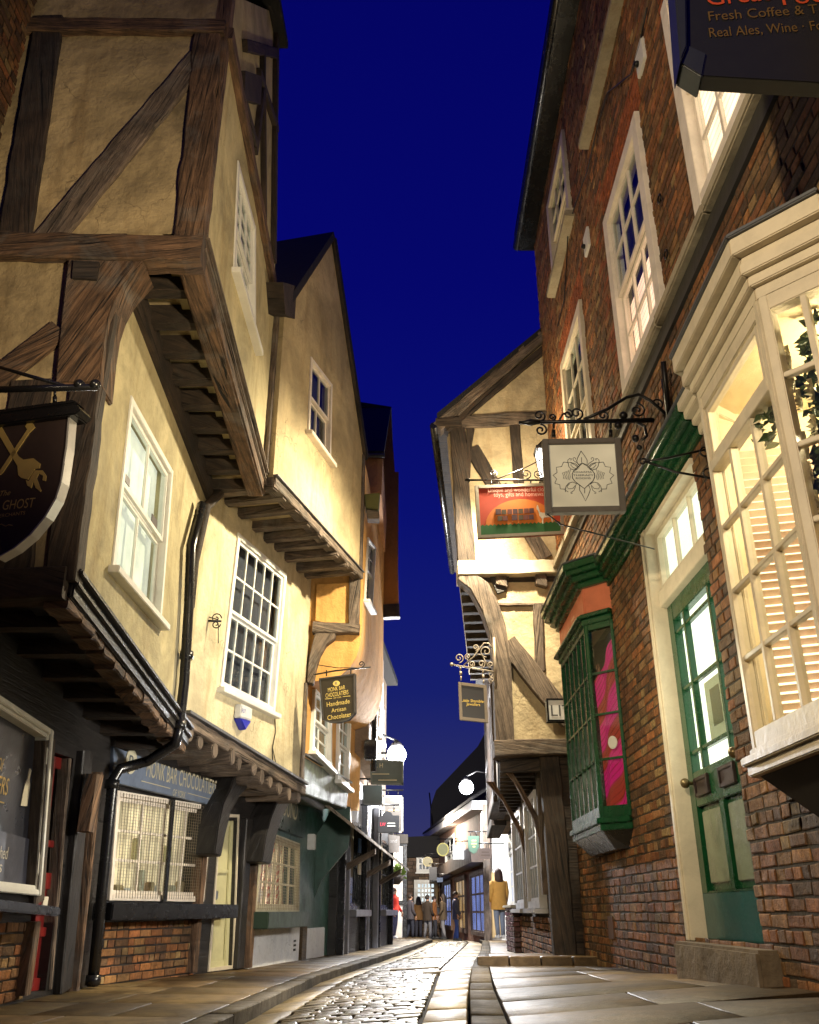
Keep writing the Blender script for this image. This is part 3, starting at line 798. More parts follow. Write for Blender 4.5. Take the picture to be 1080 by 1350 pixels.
# roof (both slopes run back from the street gable)
def roof(parent, pl, A, peak, C, back, t=.09, over=.06, mat=SLATE):
    for P, Q in ((A, peak), (peak, C)):
        g = G(); d = (Q[0]-P[0], Q[1]-P[1]); l = math.hypot(*d); n = (-d[1]/l*t, d[0]/l*t)
        g.prism(pl, [(P[0]-d[0]/l*.12, P[1]-d[1]/l*.12) if P is A else P, Q if P is A else (Q[0]+d[0]/l*.05, Q[1]+d[1]/l*.05), (Q[0]+n[0], Q[1]+n[1]), (P[0]+n[0], P[1]+n[1])], -back, over)
        g.build('roof', mat, parent)
roof(cs, B2S, (0, sgab[4][1]), sgab[3], (e3, sgab[2][1]), 4.0)
for P, Q in (((0, sgab[4][1]), sgab[3]), (sgab[3], (e3, sgab[2][1]))):
    beam(cs, OAKDARK, lambda g: g.timber(B2S, P, Q, .07, .07, -.05, .05, .006), 'barge_board')
# upper jetty
A, B = (0, sgab[0][1]), (e3, sgab[1][1])
beam(cs, OAKGREY, lambda g: g.timber(B2S, (A[0], A[1]-.05), (B[0], B[1]-.03), .11, .11, -.12, .035, .015), 'bressummer')
g = G(); run(g, B2S, A, B, .02, .035, -.05, .06); g.build('lead_flashing', LEAD, cs)
g = G(); g.prism(B2F, [(0, A[1]-.02), (e2, B[1]-.02), (e2, B[1]+.02), (0, A[1]+.02)], -.1, .64); g.build('soffit_board', CREAM2, cs)
for k in range(9):
    t = (k+.45)/9; s = e2*t + (RND()-.5)*.09; z = A[1] + (B[1]-A[1])*t + (RND()-.5)*.03
    beam(cs, OAKGREY, lambda g: g.loop_prism([B2F.w(s+x, z-.05+y, .74+RND()*.03) for x, y in ((-.075, -.09), (.075, -.085), (.08, .04), (-.07, .045))], [B2F.w(s+x, z-.05+y, -.05) for x, y in ((-.075, -.09), (.075, -.085), (.08, .04), (-.07, .045))], True), 'joist', bevel=.018)
# end post, bracket and orange panel at the far end
E = front_plane(B2F.w(e2, 0)[1] - .02)
zt, zb = E.hit(470, 765)[1], E.hit(460, 828)[1]
g = G(); g.pp(E, [(418, 770), (466, 768), (462, 828), (416, 818)], -.06, -.01); g.build('end_panel', ORANGE, cs)
beam(cs, OAKGREY, lambda g: g.pt(E, (468, 752), (466, 832), .16, -.1, .05, jit=.015), 'post')
beam(cs, OAKGREY, lambda g: g.pt(E, (412, 826), (474, 828), .17, -.1, .06, .14, jit=.015), 'beam')
beam(cs, OAKGREY, lambda g: g.pp(E, [(415, 834), (443, 834), (441, 842), (430, 850), (422, 864), (417, 880), (413, 902), (404, 900), (407, 868)], -.1, .05, True), 'jetty_bracket', bevel=.012)
beam(cs, OAKGREY, lambda g: g.timber(B2S, (e3-.05, B[1]), (e3-.05, sgab[2][1]), .1, .1, -.1, .03), 'post')
beam(cs, OAKGREY, lambda g: g.timber(B2F, (e2-.05, f_br[1]), (e2-.05, B2F.hit(408, 905)[1]), .1, .1, -.1, .035, .014), 'post')
# lower jetty with rounded joist ends
A, B = f_bl, f_br
beam(cs, OAKGREY, lambda g: g.timber(B2F, (A[0], A[1]-.05), (B[0]+.04, B[1]-.05), .13, .13, -.15, .05, .018), 'bressummer')
g = G(); run(g, B2F, A, (B[0]+.04, B[1]), .02, .05, -.02, .09); g.build('lead_flashing', LEAD, cs)
for k in range(11):
    t = (k+.35)/11; s = e2*t*1.01; z = A[1] + (B[1]-A[1])*t - .165 + (RND()-.5)*.04; s += (RND()-.5)*.07; kx, ky, ke = .8+RND()*.4, .8+RND()*.4, RND()*.07
    g = G(); prof = [((.075*kx+RND()*.012)*math.cos(a*math.pi/5+ke*8), (.085*ky+RND()*.012)*math.sin(a*math.pi/5+ke*8)) for a in range(10)]
    g.loop_prism([B2F.w(s+x, z+y, .02+ke) for x, y in prof], [B2F.w(s+x, z+y, -.62) for x, y in prof], True); g.build('joist', OAKGREY, cs, .01)
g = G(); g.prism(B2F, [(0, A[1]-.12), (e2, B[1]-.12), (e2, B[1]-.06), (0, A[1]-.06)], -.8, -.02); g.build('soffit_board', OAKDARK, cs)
# ground floor
L2 = 3.46
winq = B2G.hits([(152, 1042), (278, 1063), (266, 1189), (141, 1187)]); dorq = B2G.hits([(291, 1078), (313, 1078), (306, 1277), (275, 1281)])
g = G(); g.wall(B2G, [(0, zl(9)-.1), (L2, zl(12)-.1), (L2, 2.6), (0, 2.6)], [subq(winq, .03, .97, .03, .97), subq(dorq, .02, .98, 0, .98)], o=0, thick=.3); g.build('wall', BLACKWOOD, cs)
WARMSHOP = m_blind('shop_display', (.90, .68, .42), 1.15, 7.5, .62, 0)
shop = window(cs, B2G, winq, PINKWHITE, .055, .03, .1, 4, 3, 1, bar=.026, back=WARMSHOP, back_o=-.25, sill=False, name='window', room='display_backing')
# display goods and the wire mesh guard
SHOPC = [m_flat('sage_packet', (.60, .54, .30), .6), m_flat('cream_packet', (.60, .55, .42), .6), m_flat('brown_packet', (.50, .36, .2), .5), m_flat('grey_packet', (.55, .52, .5), .5)]
W, H = qsize(winq)
for k in range(11):
    a = .05 + k*.083; h = .10 + RND()*.30; b0 = .04 if k % 4 else .36
    q = subq(winq, a, a + .045 + RND()*.03, b0, min(.95, b0 + h*.7)); g = G(); g.prism(B2G, q, -.24, -.16 - RND()*.05); g.build('display_packet', SHOPC[k % 4], cs, .01)
MESH = m_flat('mesh_wire', (.22, .18, .12), .5, .4)
g = G()
for i in range(1, 40): qbar(g, B2G, winq, i/40-.0008, i/40+.0008, .02, .98, .062, .066)
for j in range(1, 34): qbar(g, B2G, winq, .02, .98, j/34-.0009, j/34+.0009, .060, .064)
g.build('mesh_guard_lattice', MESH, shop)
g = G(); qbar(g, B2G, winq, .485, .515, 0, 1, .05, .075); g.build('guard_frame', BLACK, shop)
g = G(); sq = B2G.hits([(150, 984), (290, 1036), (281, 1062), (150, 1031)], .10); g.prism(B2G, sq, .02, .10); fs = g.build('fascia', m_paint('slate_blue_fascia', (.15, .19, .27), .4, .2), cs, .006)
DULLGOLD = m_flat('pale_gold_lettering', (.55, .50, .34), .45)
a0 = B2G.hit(190, 1020, .1); a1 = B2G.hit(286, 1047, .1)
lettering(fs, 'MONK BAR CHOCOLATIERS', DULLGOLD, on(B2G, (a0[0]+a1[0])/2, (a0[1]+a1[1])/2-.02, .101, tilt=math.atan2(a1[1]-a0[1], a1[0]-a0[0])), width=math.dist(a0, a1)*.96, height=.17)
s, z = B2G.hit(236, 1047, .1); lettering(fs, 'OF YORK', DULLGOLD, on(B2G, s, z-.03, .101), height=.07, width=.3)
for (u0, v0_, u1, v1_) in ((186, 1030, 224, 1040), (247, 1046, 280, 1055)):
    p, q = B2G.hit(u0, v0_, .1), B2G.hit(u1, v1_, .1); g = G(); g.prism(B2G, [p, q, (q[0], q[1]+.008), (p[0], p[1]+.008)], .1, .106); g.build('gold_rule', DULLGOLD, fs)
s, z = B2G.hit(172, 1004, .1); g = G(); g.prism(B2G, [(s+.105*math.cos(k*math.pi/14), z+.12*math.sin(k*math.pi/14)) for k in range(28)], .1, .112); g.build('emblem_disc', m_flat('emblem_cream', (.55, .52, .38), .5), fs)
lettering(fs, 'R', m_flat('slate_ink', (.06, .08, .11), .5), on(B2G, s, z-.06, .112), height=.12, width=.1)
g = G(); g.bx(B2G, B2G.hit(118, 1195)[0], B2G.hit(290, 1200)[0], B2G.hit(270, 1211, .15)[1], B2G.hit(270, 1192, .15)[1], -.02, .24); g.build('stall_riser_shelf', BLACK, cs, .012)
g = G(); bricks(g, B2G, [(.05, zl(9)-.05), (B2G.hit(262, 1200)[0], zl(10)-.05), (B2G.hit(262, 1200)[0], B2G.hit(262, 1208)[1]), (.05, B2G.hit(150, 1210)[1])], pal=BRICKC, o=.0); g.build('brick_plinth', BRICK, cs)
beam(cs, OAK, lambda g: g.pt(B2G, (273, 1120), (258, 1282), .10, -.05, .09), 'post')
def hoop(pts_out, pts_in): return lambda g: g.pp(B2G, pts_out + pts_in[::-1], -.05, .30, True, off=.16)
beam(cs, BLACKWOOD, hoop([(277, 1130), (283, 1100), (290, 1072), (302, 1050), (316, 1036), (330, 1020)], [(268, 1126), (273, 1090), (280, 1058), (290, 1040), (296, 1020), (296, 1010)]), 'jetty_bracket', bevel=.012)
beam(cs, BLACKWOOD, lambda g: g.pt(B2G, (330, 1080), (318, 1276), .2, -.05, .08), 'post')
beam(cs, OAK, lambda g: g.pt(B2G, (340, 1130), (331, 1276), .1, -.05, .11), 'post')
beam(cs, BLACKWOOD, hoop([(344, 1140), (350, 1108), (358, 1082), (370, 1058), (384, 1042)], [(332, 1136), (338, 1100), (345, 1076), (356, 1050), (366, 1036)]), 'jetty_bracket', bevel=.012)
g = G(); g.prism(B2G, dorq, -.12, -.07); dr = g.build('door', CREAMDOOR, cs)
g = G(); ring(g, B2G, dorq, .10, -.07, -.045); qbar(g, B2G, dorq, .2, .8, .33, .38, -.07, -.045); qbar(g, B2G, dorq, .2, .8, .62, .65, -.07, -.045); g.build('door_panel', CREAMDOOR, dr, .01)
g = G(); s, z = B2G.hit(283, 1180); g.bx(B2G, s-.02, s+.13, z-.05, z+.05, -.05, -.01); g.build('door_lock', m_flat('steel', (.25, .27, .3), .3, .7), dr, .01)
g = G(); ring(g, B2G, [(dorq[0][0]-.03, dorq[0][1]+.04), (dorq[1][0]+.03, dorq[1][1]+.04), (dorq[2][0]+.03, dorq[2][1]), (dorq[3][0]-.03, dorq[3][1])], .035, -.1, .015); g.build('door_frame', CREAMPAINT, dr)

# downpipe between the two houses
dp = thing('downpipe', 'black rainwater pipe bending from the jetty down to the pavement beside the chocolate shop window', 'pipe', B1F.w(YB, zl(9)))
pts = [B1F.w(*B1F.hit(u, v, .08), .08) for u, v in ((266, 665), (252, 720), (249, 800), (243, 900), (236, 960), (232, 980))]
g = G(); g.tube(pts + [B1G.w(*B1G.hit(196, 1003, .35), .35), B1G.w(*B1G.hit(158, 1014, .14), .14), B1G.w(*B1G.hit(149, 1028, .10), .10), B1G.w(*B1G.hit(135, 1170, .10), .10), B1G.w(*B1G.hit(122, 1300, .10), .10)], .05, 10); g.build('pipe', BLACK, dp)
for (pl, u, v, o) in ((B1F, 246, 864, .08), (B1F, 236, 956, .08), (B1G, 148, 1034, .10), (B1G, 123, 1292, .1)):
    s, z = pl.hit(u, v, o); g = G(); g.tube([pl.w(s, z-.04, o), pl.w(s, z+.04, o)], .066, 10); g.build('collar', BLACK, dp)
p = [B2F.w(*B2F.hit(u, v, .1), .1) for u, v in ((298, 640), (285, 655), (272, 668), (265, 700), (256, 740), (250, 800))]
g = G(); g.tube(p, .055, 8); g.build('bent_branch_pipe', OAKDARK, dp)

# small scroll bracket with no sign
sb = thing('empty_sign_bracket', 'small black scrolled iron bracket with nothing hung on it, beside the downpipe', 'bracket', B2F.w(.15, 2.5))
Q = lambda u, v, y=9.4: front_plane(y).w(*front_plane(y).hit(u, v))
g = G(); g.tube([Q(246, 818), Q(292, 819)], .012, 6); g.tube([Q(250, 806), Q(288, 817)], .006, 6)
for c, r, fl in (((285, 815), .06, 1), ((285, 823), .05, -1), ((262, 829), .06, 1), ((252, 838), .05, -1)): g.tube(scroll(Q(*c), (1, 0, 0), (0, 0, 1), r, 1.3, 22, 0, fl), .007, 5)
g.tube([Q(288, 822), Q(288, 848)], .005, 5); g.build('scrollwork', IRON, sb)
g = G(); g.tube([Q(247, 800), Q(247, 845)], .014, 6); g.build('wall_bar', IRON, sb)

ab = thing('alarm_box', 'white alarm bell box with a blue tip under the many-paned window', 'alarm', B2F.w(*B2F.hit(320, 945)))
px = [(318, 930), (328, 932), (328, 955), (321, 962), (316, 953)]
g = G(); g.pp(B2F, [(315, 928), (329, 934), (328, 950), (313, 946)], 0, .09, off=.05); g.build('case', m_flat('alarm_white', (.75, .75, .72), .35), ab, .012)
g = G(); g.pp(B2F, [(313, 947), (328, 951), (320, 963)], 0, .09, off=.05); g.build('blue_tip', m_flat('alarm_blue', (.02, .03, .45), .3), ab, .01)
s, z = B2F.hit(321, 940, .09); lettering(ab, 'ADT', m_flat('alarm_ink', (.1, .15, .4), .5), on(B2F, s, z, .091), height=.05, width=.12)
# cables on the render
cb = thing('wall_cable', 'thin black cable hanging down the render below the many-paned window', 'cable', B2F.w(*B2F.hit(360, 990)))
g = G(); g.tube([B2F.w(*B2F.hit(u, v), .015) for u, v in ((361, 944), (362, 965), (358, 985), (358, 1003), (355, 1020))], .006, 5); g.tube([B2F.w(*B2F.hit(u, v), .015) for u, v in ((358, 985), (362, 1005), (372, 1022))], .005, 5); g.build('cable_run', IRON, cb)
# ================================================================== ORANGE HOUSE over the green shop front
B3G, B3F, B3S = left_plane(-2.06, 12.45, .14), left_plane(-1.50, 12.5, .14), left_plane(-.70, 12.56, .06)
oh = thing('rendered_house', 'orange rendered house with a coved jetty above a dark green shop front', 'house', (-2.4, 15, zl(15)))
eS = B3S.hit(506, 800)[0]; zcove = B3S.hit(490, 928)[1]; z3t = B3S.hit(480, 605)[1]
q3 = B3S.hits([(484, 708), (494, 722), (489, 806), (480, 790)])
g = G(); g.wall(B3S, [(0, zcove+.75), (eS, zcove+.70), (eS, z3t), (0, z3t)], [q3]); g.build('wall', ORANGE, oh)
window(oh, B3S, q3, WHITE, .05, .03, .08, 2, 2, 2, .5, .025)
COVE = [(0, .74), (-.02, .52), (-.07, .34), (-.16, .18), (-.30, .06), (-.48, .0), (-.85, -.03)]
g = G(); nn = 10
for j in range(nn + 1):
    for (oo, z) in COVE: g.v.append(B3S.w(eS*j/nn, zcove + z - .05*j/nn, oo))
for j in range(nn):
    for i in range(len(COVE)-1): a_ = j*len(COVE)+i; g.face([a_, a_+1, a_+1+len(COVE), a_+len(COVE)], smooth=True)
g.build('coved_soffit', ORANGE, oh)
Es = front_plane(12.56)
g = G(); g.prism(Es, [(-.70, z3t), (-2.2, z3t), (-2.2, zcove-.1)] + [(-.70 + oo, zcove + z) for oo, z in COVE[::-1]], -.12, 0); g.build('wall', ORANGE, oh)
g = G(); g.wall(B3F, [(0, B3F.hit(402, 1040)[1]), (4.3, B3F.hit(461, 1062)[1]), (4.3, zcove+.3), (0, zcove+.4)], [B3F.hits([(412, 905), (434, 921), (434, 1015), (408, 990)]), B3F.hits([(444, 930), (460, 945), (457, 1040), (442, 1028)])]); g.build('wall', ORANGE, oh)
for q in (B3F.hits([(412, 905), (434, 921), (434, 1015), (408, 990)]), B3F.hits([(444, 930), (460, 945), (457, 1040), (442, 1028)])):
    window(oh, B3F, q, WHITE, .09, .05, .1, 2, 2, 2, .5, .03, m_blind('pale_lit_blind', (.6, .6, .55), .35, .001, 1), -.2)
UB = front_plane(13.35)
ub = UB.hits([(468, 606), (505, 605), (503, 652), (468, 650)]); xb = ub[1][0]
g = G(); g.prism(UB, ub, -2.6, 0); g.build('upper_block', m_plaster('salmon_render', (.62, .33, .17), .75), oh)
pkz = front_plane(16.0).hit(515, 543)
g = G(); R4 = [(xb+.02, 13.25, ub[1][1]), (-2.3, 13.25, ub[1][1]), (-2.3, 16.0, pkz[1]), (pkz[0], 16.0, pkz[1])]
g.loop_prism(R4, [(p[0], p[1], p[2]+.1) for p in R4]); g.build('roof', SLATE, oh)
g = G(); g.tube([(-2.2, 13.27, ub[1][1]+.02), (xb+.03, 13.27, ub[1][1]+.02)], .04, 8); g.build('gutter', LEAD, oh)
MOSS = m_flat('mossy_stone', (.10, .10, .03), .9, 0, .9)
g = G(); g.pp(Es, [(480, 652), (501, 650), (499, 672), (482, 670)], -.1, .12, off=.1); g.build('corbel_stone', MOSS, oh, .01)
g = G(); g.pp(Es, [(483, 672), (500, 674), (500, 684), (484, 683)], -.1, .10, off=.1); g.build('corbel_timber', OAKGREY, oh, .01)
# green shop front
z0 = zl(13)
wq = B3G.hits([(349, 1094), (396, 1112), (395, 1202), (336, 1202)], .05)
g = G(); g.wall(B3G, [(0, z0-.1), (5.4, zl(17)-.1), (5.4, 2.4), (0, 2.4)], [subq(wq, .04, .96, .04, .96)]); g.build('wall', DKGREEN, oh)
shop = window(oh, B3G, wq, m_paint('cream_shop_sash', (.5, .45, .32), .4), .06, .05, .08, 5, 3, 1, .5, .03, m_blind('bright_shop_display', (1.0, .76, .50), 1.5, 3, .6), -.22, sill=False, room='display_backing')
for k in range(9):
    a = .06 + k*.105; g = G(); g.prism(B3G, subq(wq, a, a+.035, .04, .95), -.2, -.17); g.build('hanging_ribbon', m_cloth('red_cream_ribbon', (.55, .42, .3), (.4, .05, .04), 6), oh)
g = G()
for i in range(1, 26): qbar(g, B3G, wq, i/26-.0016, i/26+.0016, .02, .98, .062, .066)
for j in range(1, 26): qbar(g, B3G, wq, .02, .98, j/26-.0018, j/26+.0018, .060, .064)
g.build('mesh_guard_lattice', MESH, shop)
fq = B3G.hits([(366, 1055), (404, 1068), (402, 1105), (352, 1086)], .08)
g = G(); g.prism(B3G, fq, -.02, .08); fs = g.build('fascia', m_paint('worn_green_fascia', (.03, .055, .05), .3, .5), oh, .006)
p = B3G.hit(382, 1068, .1); lettering(fs, 'ROUND', DULLGOLD, on(B3G, p[0], p[1]-.1, .085), height=.26, width=1.0)
g = G(); g.bx(B3G, -.1, 2.1, B3G.hit(390, 1222, .2)[1], B3G.hit(390, 1202, .2)[1], -.02, .30); g.build('stall_riser_shelf', m_paint('worn_green_shelf', (.03, .05, .035), .4, .5), oh, .012)
WHITEWASH = m_plaster('whitewashed_brick', (.84, .86, .90), .85, (.7, .72, .8))
g = G(); g.bx(B3G, .02, 2.55, zl(13)-.1, B3G.hit(370, 1222)[1], -.02, .035); g.build('plinth', WHITEWASH, oh, .01)
g = G(); g.bx(B3G, 3.0, 4.25, zl(15)-.1, B3G.hit(430, 1222)[1], -.02, .035); g.build('plinth', WHITEWASH, oh, .01)
g = G(); g.bx(B3G, 2.62, 2.92, zl(15)-.1, B3G.hit(412, 1215)[1], -.02, .06); g.build('pier', m_wood('brown_pier', (.05, .03, .012), (.14, .09, .04)), oh, .01)
s, z = B3G.hit(346*1+50, 1252); 
g = G()
for i in range(3):
    for j in range(3): g.bx(B3G, 2.2+i*.05, 2.235+i*.05, zl(14)+.14+j*.06, zl(14)+.17+j*.06, .03, .04)
g.build('air_vent_grille', BLACK, oh)
# projecting fascia box and its big side bracket
bx = B3G.hits([(400, 996), (461, 1033), (457, 1066), (400, 1046)], .55)
g = G(); g.prism(B3G, bx, .0, .55); g.build('canopy_box', m_paint('mossy_green_canopy', (.06, .09, .055), .5, .6, .4), oh, .012)
g = G(); g.prism(B3G, [(bx[0][0], bx[0][1]), (bx[1][0], bx[1][1]), (bx[1][0], bx[1][1]+.03), (bx[0][0], bx[0][1]+.03)], -.05, .60); g.build('lead_capping', LEAD, oh)
Eb = front_plane(B3G.w(bx[1][0], 0)[1] + .02)
g = G(); g.pp(Eb, [(462, 1036), (462, 1095), (459, 1118), (444, 1136), (424, 1160), (408, 1200), (404, 1120), (424, 1090), (440, 1062)], -.12, 0); g.build('side_bracket', DKGREEN, oh, .012)
g = G(); g.tube([B3G.w(*B3G.hit(u, v, .4), .4) for u, v in ((398, 1048), (412, 1058), (424, 1064))], .05, 8); g.build('overflow_pipe', LEAD, oh)
g = G(); s, z = B3G.hit(414, 1110, .1); g.bx(B3G, s-.06, s+.06, z-.12, z+.12, .0, .12); g.build('lamp_box', m_flat('white_box', (.7, .7, .68), .5), oh, .01)

# ================================================================== BROWN HOUSE beyond, unlit jettied gable
bn = thing('rendered_house', 'narrow unlit brown house jettied out above the street lamp, beyond the orange house', 'house', (-1.6, 18, zl(18)))
E4 = front_plane(16.05); B4 = left_plane(E4.hit(526, 800)[0]-.02, 16.06, -.04)
pk = E4.hit(515, 543)
g = G(); g.wall(E4, [(E4.hit(526, 800)[0], E4.hit(526, 800)[1]), (E4.hit(522, 640)[0], E4.hit(522, 640)[1]), (pk[0], pk[1]), (-1.9, pk[1]+.2), (-1.9, E4.hit(500, 800)[1])]); g.build('wall', BROWN, bn)
g = G(); g.wall(B4, [(0, E4.hit(526, 800)[1]), (3.4, E4.hit(526, 800)[1]+1.3), (3.4, pk[1]-1.5), (0, pk[1]-1.4)]); g.build('wall', BROWN, bn)
beam(bn, BLACKWOOD, lambda g: g.pt(E4, (480, 806), (527, 804), .26, -.1, .08))
g = G(); g.prism(E4, [(pk[0]-1.2, pk[1]+.2), (pk[0], pk[1]), (pk[0]+.02, pk[1]+.1), (pk[0]-1.2, pk[1]+.32)], -3.4, .04); g.build('roof', SLATE, bn)
B4L = left_plane(-.74, 16.2, .05)
g = G(); g.wall(B4L, [(0, 3.3), (3.3, 3.2), (3.3, 5.8), (0, 6.0)], [[(.5, 5.2), (1.3, 5.2), (1.3, 3.9), (.5, 3.9)], [(2.0, 5.2), (2.8, 5.2), (2.8, 3.9), (2.0, 3.9)]]); g.build('wall', m_plaster('grey_brown_render', (.33, .25, .19), .6), bn)
for s in (.5, 2.0): window(bn, B4L, [(s, 5.2), (s+.8, 5.2), (s+.8, 3.9), (s, 3.9)], WHITE, .07, .04, .1, 2, 2)
g = G(); g.tube([B4L.w(.25, 5.7, .08), B4L.w(.25, 3.0, .08)], .05, 8); g.build('downpipe', BLACK, bn)
g = G(); g.box(-.80, -.58, 15.95, 16.17, B4L.hit(500, 1020)[1]-.12, B4L.hit(500, 1020)[1]+.22); g.build('hopper_head', BLACK, bn, .02)
# dark timber shops below with a sloping canopy
ds = thing('timber_shop', 'black timber shop fronts under a sloping pentice canopy, beyond the green shop front', 'shop', (-1.0, 20, zl(20)))
D = left_plane(-1.28, 17.0, .10)
g = G(); g.wall(D, [(0, zl(17)-.1), (7.6, zl(24)-.1), (7.6, 3.0), (0, 3.3)], [[(.9, 2.35), (2.6, 2.35), (2.6, .75), (.9, .75)], [(3.4, 2.4), (4.4, 2.4), (4.4, .1), (3.4, .1)], [(5.2, 2.3), (7.3, 2.3), (7.3, .75), (5.2, .75)]]); g.build('wall', BLACKWOOD, ds)
for (a, b, z0_, z1_, mt) in ((.9, 2.6, .75, 2.35, m_blind('dim_shop_display', (.20, .13, .07), .22, .001, 1)), (5.2, 7.3, .75, 2.3, m_blind('amber_shop_display', (.42, .28, .14), .35, .001, 1))):
    window(ds, D, [(a, z1_), (b, z1_), (b, z0_), (a, z0_)], BLACK, .06, .03, .1, 3, 2, 1, back=mt, room='display_backing')
window(ds, D, [(3.4, 2.4), (4.4, 2.4), (4.4, .1), (3.4, .1)], BLACK, .08, .0, .1, 1, 2, 1, sill=False, name='glazed_door')
for s in (.1, .6, 2.75, 3.2, 4.6, 5.0, 7.45):
    beam(ds, m_paint('grey_shop_post', (.17, .17, .19), .35) if s in (.6, 3.2, 4.6) else BLACK, lambda g: g.bx(D, s, s+.13, zl(20)-.2, 2.9, 0, .12), 'post', bevel=.01)
for s0, s1 in ((.7, 2.7), (5.1, 7.5)):
    g = G(); g.bx(D, s0, s1, .62, .74, 0, .25); g.build('stall_riser_shelf', m_paint('grey_shop_post', (.17, .17, .19), .35), ds, .012)
ca, cb_ = D.hit(462, 1088, .55), D.hit(536, 1146, .55)
g = G(); a, b = ca, cb_
g.loop_prism([D.w(a[0], a[1]+.45, 0), D.w(b[0], b[1]+.45, 0), D.w(b[0], b[1], .62), D.w(a[0], a[1], .62)], [D.w(a[0], a[1]+.39, 0), D.w(b[0], b[1]+.39, 0), D.w(b[0], b[1]-.06, .62), D.w(a[0], a[1]-.06, .62)], True); g.build('canopy', m_wood('silvered_boards', (.16, .13, .10), (.40, .34, .27)), ds, .01)
for s in (.5, 2.8, 5.0):
    zc_ = a[1] + (b[1]-a[1])*(s-a[0])/(b[0]-a[0]) - .1
    beam(ds, OAKGREY, lambda g: g.loop_prism([D.w(s, zc_-.4, .02), D.w(s, zc_-.28, .02), D.w(s, zc_, .6), D.w(s, zc_-.1, .6)], [D.w(s+.1, zc_-.4, .02), D.w(s+.1, zc_-.28, .02), D.w(s+.1, zc_, .6), D.w(s+.1, zc_-.1, .6)], True), 'strut')
g = G(); g.wall(left_plane(-1.05, 19.3, .08), [(0, 2.6), (5.2, 2.4), (5.2, 6.5), (0, 6.6)], [[(1.0, 5.6), (1.9, 5.6), (1.9, 4.3), (1.0, 4.3)], [(3.6, 5.6), (4.5, 5.6), (4.5, 4.3), (3.6, 4.3)]]); g.build('wall', m_plaster('warm_upper_render', (.5, .36, .24), .6), ds)
for s in (1.0, 3.6): window(ds, left_plane(-1.05, 19.3, .08), [(s, 5.6), (s+.9, 5.6), (s+.9, 4.3), (s, 4.3)], WHITE, .08, .05, .1, 2, 2)
g = G(); g.prism(left_plane(-1.05, 19.3, .08), [(0, 6.55), (5.3, 6.45), (5.3, 6.6), (0, 6.7)], -3, .3); g.build('roof', SLATE, ds)
for (s, z, c) in ((2.0, 1.9, (.05, .12, .3)), (2.05, 1.5, (.5, .42, .28))):
    g = G(); g.bx(D, s-.35, s-.05, z-.13, z+.13, .1, .125); g.build('notice_frame', m_flat('notice_%d' % int(c[0]*100), c, .4), ds)

# white panelled house further down on the left
wh = thing('white_house', 'small white and black panelled house front near the far end of the lane', 'house', (-.6, 39, zl(39)))
Eh = front_plane(38.5)
g = G(); g.wall(Eh, Eh.hits([(505, 1110), (536, 1110), (536, 1238), (505, 1238)])); g.build('wall', WHITE, wh)
for a, b, w in (((505, 1112), (537, 1112), .2), ((505, 1148), (537, 1148), .12), ((505, 1190), (537, 1190), .14), ((534, 1110), (534, 1238), .16), ((517, 1112), (517, 1190), .1)): beam(wh, BLACK, lambda g: g.pt(Eh, a, b, w, 0, .06))
g = G(); g.pp(Eh, [(509, 1152), (516, 1152), (516, 1186), (509, 1186)], 0, .03); g.build('window', DARKROOM, wh)
g = G(); g.pp(Eh, [(500, 1098), (538, 1100), (538, 1112), (500, 1112)], -3, .25); g.build('roof', SLATE, wh)
g = G(); side = left_plane(Eh.hit(536, 1200)[0], 38.52, -.02); g.bx(side, 0, 8, zl(33)-.2, Eh.hit(536, 1112)[1], -.2, 0); g.build('wall', m_plaster('grey_side_render', (.3, .28, .27), .6), wh)

# end of the lane: brick house with the bright shop window
en = thing('brick_house', 'brick house closing the lane, with a brightly lit many-paned shop window', 'house', (1.0, 46.5, zl(46)))
Ee = front_plane(46.0)
ewq = Ee.hits([(546, 1160), (577, 1160), (577, 1194), (546, 1194)]); euq = Ee.hits([(549, 1128), (569, 1128), (569, 1150), (549, 1150)])
g = G(); g.wall(Ee, Ee.hits([(524, 1128), (606, 1126), (606, 1244), (524, 1244)]), [ewq, euq]); g.build('wall', MORTAR, en)
g = G(); bricks(g, Ee, Ee.hits([(524, 1128), (606, 1126), (606, 1244), (524, 1244)]), [ewq, euq], bl=.5, bh=.17, mortar=.03, pal=[(.22, .15, .12), (.28, .19, .15), (.18, .13, .11)]); g.build('brick_face', BRICK, en)
window(en, Ee, ewq, WHITE, .14, .1, .15, 5, 4, 1, .5, .07, m_emit('bright_shop_room', (.92, .96, 1.0), 1.5, .5, 1.2), -.3)
window(en, Ee, euq, WHITE, .1, .1, .15, 3, 2, 1, .5, .06, DARKROOM, -.3)
g = G(); g.pp(Ee, [(536, 1197), (590, 1197), (590, 1206), (536, 1206)], 0, .4); g.build('fascia', m_paint('blue_fascia', (.10, .13, .2), .4), en)
g = G(); g.pp(Ee, [(520, 1104), (610, 1100), (608, 1130), (522, 1130)], -4, .3); g.build('roof', SLATE, en)

